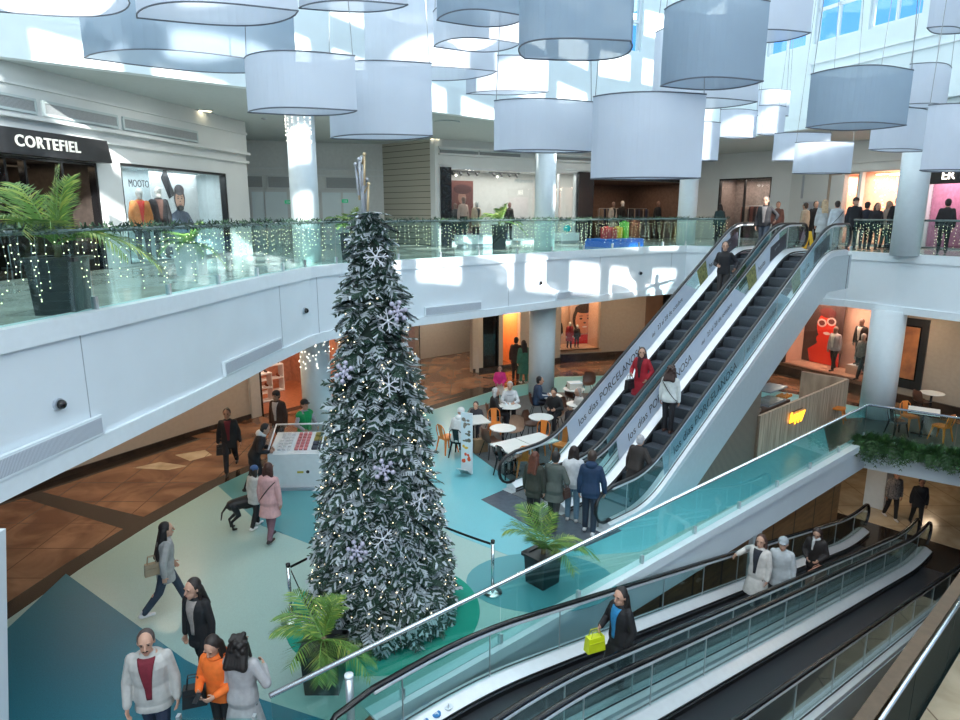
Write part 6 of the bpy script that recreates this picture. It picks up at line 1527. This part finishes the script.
rider('security guard in a dark uniform with badges near the escalator top', 722, YL-.2, -125, h=1.76, lean=1, yaw=15, L=(-.34, .14, .98), Rr=(.12, .24, 1.05), top=(.012, .012, .016), hem=-.06, puff=.022, pants=(.05, .045, .045), hair=('short', (.03, .022, .02)), shirt=None, hi=True)
p = on_esc(RUN+.5, YL-.1)
person('person in a checked shirt and dark jacket stepping onto the escalator top', p, -128, 1.74, STEP, top=(.014, .014, .018), hem=-.1, puff=.025, shirt=(.13, .12, .12), pants=(.10, .12, .15), hair=('short', (.06, .05, .045)), L=(-.36, .16, 1.0))
# --- upper floor
def up(px, py_head, hgt): p = at(px, py_head, UP+hgt); return Vector((p.x, p.y, UP+.002))
def upY(px, Y): d = ray(px, 240); return Vector((d.x/d.y*Y, Y, UP+.002))
person('woman with long blonde hair in pale grey clothes at the top of the escalators', upY(821, 24.6), 80, 1.72, STEP, top=(.42, .46, .48), hem=-.34, puff=.03, pants=(.30, .36, .40), hair=('long', (.50, .38, .24)))
person('woman in a pale blue jacket with a crossbody strap beside the blonde woman', upY(834, 24.2), 85, 1.66, top=(.52, .60, .66), hem=-.14, puff=.035, pants=(.42, .46, .48), hair=('bun', (.03, .02, .018)), strap=1)
person('person in a beige jacket in front of the white pier', upY(803, 26.6), 120, 1.64, STEP, top=(.45, .38, .28), hem=-.14, puff=.03, pants=(.03, .03, .03), hair=('short', (.05, .03, .02)))
person('person in black right behind the beige jacket', upY(812, 27.2), -100, 1.7, top=(.014, .013, .015), hem=-.2, puff=.03, pants=(.015, .015, .018), hair=('short', (.02, .015, .012)), facem=False)
person('person in a reddish jacket standing before the corner shop window', upY(775, 28.6), -110, 1.70, top=(.16, .07, .055), hem=-.15, puff=.03, pants=(.04, .03, .03), hair=('short', (.16, .09, .06)), facem=False)
person('head and shoulders of someone in dark teal behind the railing near the corner shop', upY(718, 28.6), 95, 1.60, top=(.02, .05, .055), hem=-.15, puff=.03, pants=(.02, .02, .02), hair=('bob', (.015, .012, .012)), facem=False)
for px, Y, hh_, f, tc_, hr_, lb in ((851, 23.6, 1.76, -100, (.012, .014, .02), ('short', (.02, .015, .012)), 'tall person in black with a dark cap before the warm shop'), (863, 24.2, 1.62, 40, (.02, .025, .045), ('short', (.02, .016, .014)), 'shorter person in navy next to the tall one with the cap'),
        (873, 23.2, 1.58, -95, (.02, .02, .024), ('bob', (.04, .03, .025)), 'person in charcoal looking out over the railing before the warm shop'), (884, 24.4, 1.66, -60, (.35, .30, .26), ('bob', (.40, .30, .2)), 'person with fair hair in a light top before the warm shop'), (893, 23.4, 1.78, -95, (.010, .010, .012), ('short', (.014, .012, .012)), 'tall person in a black jacket just left of the right round column')):
    person(lb, upY(px, Y), f, hh_, top=tc_, hem=-.16, puff=.032, pants=(.015, .015, .02), hair=hr_, hat=('cap', (.012, .012, .014)) if 'cap' in lb else None)
person('person in dark clothes seen against the purple shop at the right edge', upY(943, 21.6), 60, 1.68, top=(.02, .018, .022), hem=-.16, puff=.03, pants=(.02, .02, .02), hair=('short', (.03, .02, .02)), facem=False)
# --- moving walkways and lower level
ct, st_ = FW.x, FW.y
def on_walk(s, r): p = T(s, r); p.z = ft(s)-.018; return p
def walk_s(px, r): return min((abs(ppx(on_walk(k*.05, r))-px), k*.05) for k in range(0, 340))[1]
s_ = walk_s(617, .95)
pr = person('woman in a long black coat and blue top on the moving walkway', on_walk(s_, .95), -150, 1.64, ((4, 4), (-4, 4)), lean=2, yaw=10, L=(-.22, .06, .84), Rr=(.16, .26, 1.06), top=(.010, .010, .012), hem=-.46, puff=.032, shirt=(.02, .20, .42), pants=(.012, .012, .014), hair=('vlong', (.014, .010, .009)), hi=True)
q = wrist_world(pr, 1); bag('handbag', 'bright yellow-green handbag of the woman on the moving walkway', (q.x-.04, q.y+.0, q.z-.34), .4, (.30, .13, .23), (.62, .70, .01), handle=.10, hcol=(.5, .55, .02))
s_ = walk_s(754, .72); person('woman in an open white coat over dark clothes on the walkway', on_walk(s_, .72), -140, 1.70, STEP, lean=-2, yaw=10, Rr=(.46, .0, 1.10), L=(-.23, .05, .82), top=(.56, .53, .50), hem=-.46, puff=.034, shirt=(.02, .022, .03), pants=(.016, .018, .026), shoes=(.5, .5, .5), hair=('bob', (.07, .03, .02)), hi=True)
person('man in a pale grey jacket and flat cap on the moving walkway', on_walk(s_+.38, 1.02), -120, 1.72, top=(.45, .48, .50), hem=-.24, puff=.035, pants=(.02, .02, .025), hair=('short', (.2, .18, .17)), hat=('cap', (.26, .29, .31)), hi=True)
s_ = walk_s(811, .92); pr = person('person with a white collar holding a big paper bag on the walkway', on_walk(s_, .92), -130, 1.64, lean=8, pitch=26, L=(-.13, .26, .98), Rr=(.13, .26, .98), top=(.018, .014, .014), hem=-.2, puff=.035, scarf=(.6, .6, .6), pants=(.018, .016, .018), hair=('long', (.03, .015, .012)))
q = wrist_world(pr, 0); bag('shopping_bag', 'large salmon paper shopping bag held in front of the person on the walkway', (q.x-.05, q.y-.18, q.z-.52), .6, (.56, .2, .46), (.42, .20, .14), handle=.08)
person('person in a black and white patterned jumper on the lower level', Vector((*at(890, 519, LOW)[:2], LOW+.005)), -95, 1.66, STEP, top=mat('patterned_knit', (.25, .24, .24), .8, col2=(.02, .02, .02), vscale=30), hem=-.16, puff=.03, pants=(.012, .012, .014), shoes=(.7, .7, .7), hair=('short', (.02, .015, .012)), skin=M['skin_d'])
person('person in black with a pale belt bag on the lower level', Vector((*at(915, 526, LOW)[:2], LOW+.005)), -110, 1.60, STEP, top=(.012, .012, .014), hem=-.2, puff=.03, pants=(.012, .012, .014), hair=('short', (.012, .01, .01)), skin=M['skin_d'], strap=1)
q = mb_ @ Vector((1.75, 1.6, .0)); person('barista in black behind the wooden coffee counter', (q.x, q.y, .0125), -120, 1.68, top=(.01, .01, .012), lean=8, L=(-.18, .3, .98), Rr=(.18, .3, .98), pants=(.012, .012, .012), hair=('short', (.012, .01, .01)))

# ============================================================= dog
b = MB(); b.cap((-.22, 0, .46), (.20, 0, .48), .105, .125, 12); b.cap((.02, 0, .43), (.24, 0, .44), .10, .115, 12); b.cap((.24, 0, .52), (.40, 0, .70), .075, .06, 10); b.ell((.44, 0, .74), (.085, .065, .068), 12, 8); b.cap((.47, 0, .725), (.60, 0, .695), .045, .032, 10)
for sy in (-1, 1):
    b.ell((.40, sy*.06, .74), (.022, .012, .065), 8, 6); y = sy*.075
    b.cap((.20, y, .42), (.21, y, .23), .05, .030).cap((.21, y, .23), (.205, y, .035), .028, .02).cap((.205, y, .022), (.26, y, .018), .022, .018)
    b.cap((-.20, y, .44), (-.13, y, .27), .07, .042).cap((-.13, y, .27), (-.27, y, .17), .038, .024).cap((-.27, y, .17), (-.25, y, .03), .022, .02).cap((-.25, y, .022), (-.19, y, .018), .022, .018)
b.cap((-.30, 0, .48), (-.40, 0, .36), .025, .018).cap((-.40, 0, .36), (-.43, 0, .22), .018, .010)
dg_ = remeshed(b, 'dog', mat('dog_coat', (.010, .010, .011), .45, var=.3), None, .008, 2)
q = g(243, 527); dg_.location = (q.x+.05, q.y+.05, .0095); dg_.rotation_euler = (0, 0, math.radians(35)); dg_.scale = (1.15,)*3
tag(dg_, 'slim black dog standing on the pale floor beside the child in the blue cap', 'dog')
MB().lathe([(.078, -.012), (.080, 0), (.078, .012)], 16).build('collar', paint((.25, .03, .03)), dg_).matrix_basis = Matrix.Translation((.285, 0, .575)) @ Matrix.Rotation(.75, 4, 'Y')

# ============================================================= shop window mannequins
mq = mat('mannequin_white', (.62, .60, .57), .4, var=.03); mqd = mat('mannequin_bronze', (.22, .13, .10), .35, var=.05)
def mannequin(label, p, face, **k):
    k.setdefault('hair', ('none', (.1, .1, .1))); k.setdefault('bodym', mq)
    return person(label, p, face, name='mannequin', cat='mannequin', facem=False, **k)
fa = lambda m: math.degrees(m.to_euler().z)-90
pt = lambda m, px, d, z: m @ Vector((along_x(m, px, 200, d).x, d, z))
mannequin('mannequin in an orange jacket over a red shirt in the show window', pt(mA, 139, .55, .065), fa(mA)-38, h=1.8, top=(.66, .25, .08), hem=-.1, puff=.03, shirt=(.70, .05, .04), pants=(.1, .1, .12))
mannequin('headed mannequin in a dark open jacket beside the beanie poster', pt(mA, 158, .45, .065), fa(mA)-38, h=1.86, top=(.02, .02, .025), hem=-.14, puff=.03, shirt=(.12, .06, .05), pants=(.03, .03, .04))
mannequin('mannequin in a pale top and black skirt in the far fashion window', pt(mE, 463, .8, .11), fa(mE), h=1.8, top=(.5, .36, .30), hem=-.02, puff=.014, pants=(.02, .02, .025), skirt=(.02, .02, .02), bodym=mqd)
mannequin('dark dressed mannequin left of the one in the pale top', pt(mE, 455, 1.2, .11), fa(mE)-20, h=1.55, top=(.03, .03, .035), hem=-.3, puff=.03, pants=(.02, .02, .02), bodym=mqd)
mannequin('mannequin in a cream cape before the brown fashion picture', pt(mE, 476, .55, .11), fa(mE)+10, h=1.62, top=(.55, .42, .30), hem=-.3, puff=.05, shirt=(.03, .03, .03), pants=(.03, .03, .03))
mannequin('mannequin in black on the shelf side of the pale fashion window', pt(mE, 509, .9, .11), fa(mE), h=1.6, top=(.02, .02, .02), hem=-.2, puff=.035, pants=(.02, .02, .02), bodym=mqd)
mannequin('mannequin in a cream coat inside the dark store', pt(mE, 613, 1.2, .005), fa(mE), h=1.78, top=(.52, .44, .36), hem=-.45, puff=.03, shirt=(.02, .02, .02), pants=(.02, .02, .02), bodym=mqd)
mannequin('taller mannequin in black behind the cream coat in the dark store', pt(mE, 622, 2.2, .005), fa(mE), h=1.86, top=(.012, .012, .012), hem=-.2, puff=.02, pants=(.02, .02, .02))
mannequin('mannequin in a black top at the right of the dark store entrance', pt(mE, 658, 1.8, .005), fa(mE), h=1.85, top=(.02, .02, .022), hem=-.1, puff=.02, pants=(.06, .05, .05), bodym=mqd)
for px, d, hh_, tc_, pc_, lb in ((551, 1.0, 1.55, (.06, .04, .035), (.03, .03, .03), 'tallest child mannequin at the back of the kids window'), (558, .8, 1.35, (.03, .025, .03), (.05, .05, .06), 'child mannequin in black second from the column in the kids window'), (549, .45, 1.2, (.42, .34, .30), (.25, .2, .18), 'child mannequin in beige nearest the white column'), (567, .5, 1.2, (.35, .02, .03), (.03, .02, .03), 'child mannequin in a red dress before the portrait'), (575, .55, 1.05, (.03, .02, .02), (.03, .02, .02), 'smallest child mannequin in black before the portrait')):
    mannequin(lb, m8 @ Vector((X8(px+5)+.1, d, .455)), fa(m8), h=hh_, top=tc_, hem=-.12, puff=.03, pants=pc_, hair=('short', (.5, .45, .4)), skirt=(.3, .02, .03) if 'red' in lb else None)
mannequin('mannequin in a grey hoodie beside the red poster', m11 @ Vector((X11(824), .6, .425)), fa(m11), h=1.75, top=(.34, .29, .30), hem=-.12, puff=.04, shirt=(.6, .55, .5), pants=(.03, .03, .035), bodym=mqd, legs=STEP)
mannequin('mannequin in a black jacket standing on a pale block by the red poster', m11 @ Vector((X11(843), .95, .78)), fa(m11), h=1.78, top=(.02, .02, .022), hem=-.1, puff=.035, shirt=(.65, .6, .55), pants=(.025, .025, .03), bodym=mqd)
o = thing('display_block', 'pale display block under the black jacketed mannequin', 'display block', m11 @ Vector((X11(843), .95, .425)), m11.to_euler().z); MB().bb(-.28, .28, -.28, .28, 0, .35).build('block_body', paint((.6, .42, .33)), o); MB().bb(-.26, .26, -.26, .26, .35, .354).build('top_plate', M['white'], o)
mannequin('mannequin in a printed grey top beside the right column', m11 @ Vector((X11(856), .40, .425)), fa(m11), h=1.75, top=mat('printed_grey', (.30, .26, .24), .8, col2=(.12, .10, .10), vscale=25), hem=-.02, puff=.02, pants=(.02, .02, .022), legs=WALK1, bodym=mq)
mannequin('mannequin in a dark dress beside the glass door behind the tree', m4 @ Vector((along_x(m4, 416, 350, .7).x, .9, .01)), fa(m4), h=1.8, top=(.02, .02, .022), hem=-.42, puff=.02, pants=(.03, .03, .03), bodym=mqd)
# shelves with shoes in the warm shop left of the tree
for k, (x, z) in enumerate(((.7, 0), (1.75, 0))):
    o = thing('shoe_shelf', ('white shoe shelf at the near side of the warm shop', 'white shoe shelf further inside the warm shop')[k], 'shelf', m3 @ Vector((x, 1.2+k*1.0, 0)), m3.to_euler().z)
    MB().bb(-.5, .5, 0, .35, .02, .06).bb(-.5, .5, 0, .35, .5, .54).bb(-.5, .5, 0, .35, 1.0, 1.04).build('shelf_board', M['white'], o); MB().bb(-.53, -.5, 0, .35, 0, 1.04).bb(.5, .53, 0, .35, 0, 1.04).build('side_panel', M['white'], o)
    for q in range(6):
        w_ = m3 @ Vector((x-.38+(q % 3)*.38, 1.36+k*1.0, .545 if q < 3 else 1.045)); oo = MB().cap((-.06, 0, .04), (.07, 0, .035), .04, .032).cap((-.07, 0, .05), (-.06, 0, .10), .035, .03).build('shoe', paint((.05, .03, .03) if q % 2 else (.2, .05, .03)), None, True, w_, m3.to_euler().z-pi/2)
        tag(oo, 'shoe on the white shelf in the warm shop left of the tree', 'shoe', 'shoes on the warm shop shelves')
# ============================================================= goods inside the shops
def shelf_unit(label, m, x, d, z, w, h, n, seed, cols, cat='shelf'):
    r2 = random.Random(seed); o = thing('display_shelf', label, cat, m @ Vector((x, d, z)), m.to_euler().z)
    b = MB(); b.bb(-w/2, -w/2+.04, -.18, .18, 0, h).bb(w/2-.04, w/2, -.18, .18, 0, h); b.build('side_panel', M['white'], o)
    for k in range(n+1): MB().bb(-w/2, w/2, -.18, .18, h*k/n-(.03 if k else 0), h*k/n+(.0 if k else .03)).build('shelf_board', M['white'], o)
    for k in range(n):
        q = -w/2+.08
        while q < w/2-.2:
            ww = r2.uniform(.10, .22); hh_ = r2.uniform(.35, .8)*h/n
            MB().bb(q, q+ww, -.14, .08, h*k/n+(.03 if k == 0 else .0)+.002, h*k/n+hh_).build('goods', paint(r2.choice(cols), .6), o); q += ww+r2.uniform(.01, .06)
    return o
def rack(label, m, x, d, z, w, seed, cols):
    r2 = random.Random(seed); o = thing('clothes_rack', label, 'clothes rack', m @ Vector((x, d, z)), m.to_euler().z)
    MB().tube([(-w/2, 0, 0), (-w/2, 0, 1.5), (w/2, 0, 1.5), (w/2, 0, 0)], .018, 6).bb(-w/2-.02, -w/2+.02, -.25, .25, 0, .03).bb(w/2-.02, w/2+.02, -.25, .25, 0, .03).build('rail_frame', M['steel'], o)
    q = -w/2+.08
    while q < w/2-.06:
        MB().xz_prism([(q, .55+r2.random()*.15), (q+.05, .55+r2.random()*.15), (q+.045, 1.36), (q+.025, 1.48), (q+.005, 1.36)], -.22, .22).build('garment', paint(r2.choice(cols), .8), o); q += r2.uniform(.07, .11)
    return o
warm = [(.5, .3, .2), (.6, .5, .4), (.25, .1, .08), (.55, .12, .1), (.15, .1, .08), (.7, .6, .5)]
darkc = [(.03, .03, .035), (.08, .05, .045), (.2, .16, .13), (.35, .28, .22), (.05, .06, .1)]
hm = (h1+h2)/2
shelf_unit('tall display shelf of small goods in the warm shop, farther from the round column', mH, hm-.9, 3.3, .06, 1.5, 2.2, 4, 1, warm); shelf_unit('tall display shelf of small goods in the warm shop, close to the round column', mH, hm+.85, 3.3, .06, 1.5, 2.2, 4, 2, warm)
shelf_unit('low goods shelf in the narrow warm window beside the white pier', mH, (h0+h1)/2, 2.2, .06, .9, 1.8, 3, 3, warm)
shelf_unit('display shelf in the purple lit shop at the right edge', mH, (h2+h3)/2, 2.3, .06, 1.4, 1.9, 3, 4, [(.3, .1, .3), (.5, .2, .4), (.05, .05, .06), (.6, .45, .3)])
em = (e3+e4)/2
rack('clothes rack with dark garments at the near side of the dark store', mE, e3+1.1, 2.6, .005, 1.4, 5, darkc); rack('clothes rack with dark garments in the middle of the dark store', mE, em+.6, 3., .005, 1.6, 6, darkc); rack('clothes rack with dark garments at the far side of the dark store', mE, e4-1.2, 2.7, .005, 1.4, 7, darkc)
rack('low clothes rack in the corner shop window', mF, (f0+f1)/2, 1.1, .105, 1.3, 8, [(.3, .12, .1), (.45, .35, .3), (.1, .06, .06)])
dm = (door0+xa0)/2
rack('clothes rack inside the black canopy shop beside the doorway', mA, xa0-1.2, 2.2, .005, 1.5, 9, darkc); rack('clothes rack deeper inside the black canopy shop', mA, xa0-3.2, 2.4, .005, 1.6, 10, darkc)
sp = thing('spotlight_track', 'row of small bright spots inside the black canopy shop', 'spotlight', mA @ Vector((xa0-1.9, 1.4, zc0-.12)), mA.to_euler().z); MB().bb(-1.5, 1.5, -.02, .02, 0, .04).build('track', M['dark'], sp)
for k in (-1.3, -.7, .0, .6, 1.3): MB().ell((k, -.05, -.06), (.035,)*3, 8, 5).build('bulb', M['bulbw'], sp)
DLP = 33.
# ============================================================= camera, sun and sky
flush()
cam = bpy.data.cameras.new('camera'); co = bpy.data.objects.new('camera', cam); COL.objects.link(co)
cam.sensor_width = 36.; cam.lens = 36.*F_PX/960.; cam.clip_start = .05; cam.clip_end = 300
co.location = (0, 0, CAM_Z); co.rotation_euler = (pi/2-PITCH, 0, 0); SC.camera = co
sun = bpy.data.lights.new('sun', 'SUN'); sun.energy = 12.; sun.angle = .012; sun.color = (1, .97, .92)
so = bpy.data.objects.new('sun', sun); COL.objects.link(so); so.location = (8, -10, 30)
so.rotation_euler = Vector((-.40, .76, -.515)).to_track_quat('-Z', 'Y').to_euler()
w = bpy.data.worlds.new('world'); SC.world = w; w.use_nodes = True; nt = w.node_tree; bg = nt.nodes['Background']
tc = nt.nodes.new('ShaderNodeTexCoord'); sx = nt.nodes.new('ShaderNodeSeparateXYZ'); rp = nt.nodes.new('ShaderNodeValToRGB')
nt.links.new(tc.outputs['Generated'], sx.inputs[0]); nt.links.new(sx.outputs['Z'], rp.inputs['Fac'])
rp.color_ramp.elements[0].color = (.045, .17, .46, 1); rp.color_ramp.elements[1].color = (.92, .97, 1, 1)
e = rp.color_ramp.elements.new(.32); e.color = (.045, .17, .46, 1); e = rp.color_ramp.elements.new(.55); e.color = (.88, .95, 1, 1)
nt.links.new(rp.outputs[0], bg.inputs['Color']); bg.inputs['Strength'].default_value = 3.4
# recessed downlights below the balcony slab
dl = None
for i, (x, y) in enumerate(((-9.2, 14.2), (-8.0, 16.6), (-7.2, 13.4), (-6.6, 18.6), (-5.6, 21.2), (-3.4, 23.6), (-1.2, 23.6), (.6, 26.2), (3.6, 27.4), (6.6, 28.4), (9.6, 28.6), (12., 25.2), (14., 21.4), (15.6, 18.6))):
    if dl is None:
        dl = thing('ceiling_downlight', '', 'ceiling light', (x, y, 3.488)); MB().cyl((0, 0, 0), (0, 0, .01), .09, n=16).build('diffuser', M['lamp'], dl); MB().lathe([(.09, -.004), (.12, -.004), (.12, .01)], 20).build('ring', M['steel'], dl); o = dl
    else: o = dup(dl, (x, y, 3.488))
    o['label'] = 'round warm downlight in the ceiling under the upper floor'; o['group'] = 'downlights under the upper floor'
    l = light_area('downlight', (x, y, 3.47), .18, DLP, (1, .72, .48)); l.data.shape = 'DISK'
for x, y, z in ((12.2, 19.6, -1.05), (14.8, 21.8, -1.05), (17.5, 24., -1.05)): light_area('lower_fill', (x, y, z), .5, 14, (1, .75, .5))  # unseen area lights added to brighten the lower level
light_area("corridor_fill", (-1.4, 28.6, 3.44), .5, 60, (1, .86, .72))  # added to brighten the dark recess, has no fitting
light_area('fill_area_top', (2, -4.5, 15.9), 26, 600, (.93, .97, 1), (0, 0, 0), size_y=7)  # area light added as fill under the solid near roof
light_area('fill_area_back', (1.5, -8.6, 12.6), 26, 2300, (.90, .96, 1), (pi/2-.35, 0, 0), size_y=5)  # second added fill from behind the camera, for surfaces facing it
for x, y in ((-7.2, 12.), (-6.6, 16.5), (-5.5, 21.), (-2.6, 23.), (1.5, 26.), (5.5, 29.2), (9.8, 30.5), (13.2, 26.4), (15.6, 21.)): light_area('soffit_fill', (x, y, SOF-.03), .5, 34, (1, .96, .90))  # area lights without fittings, added to brighten the upper shop fronts
SC.cycles.max_bounces = 7; SC.cycles.diffuse_bounces = 4; SC.cycles.glossy_bounces = 3; SC.cycles.transmission_bounces = 4; SC.cycles.transparent_max_bounces = 14
SC.cycles.caustics_reflective = False; SC.cycles.caustics_refractive = False; SC.cycles.use_denoising = True
SC.cycles.sample_clamp_indirect = 4.
SC.view_settings.view_transform = 'Standard'; SC.view_settings.look = 'None'; SC.view_settings.exposure = .12; SC.view_settings.gamma = 1.; SC.view_settings.use_curve_mapping = False
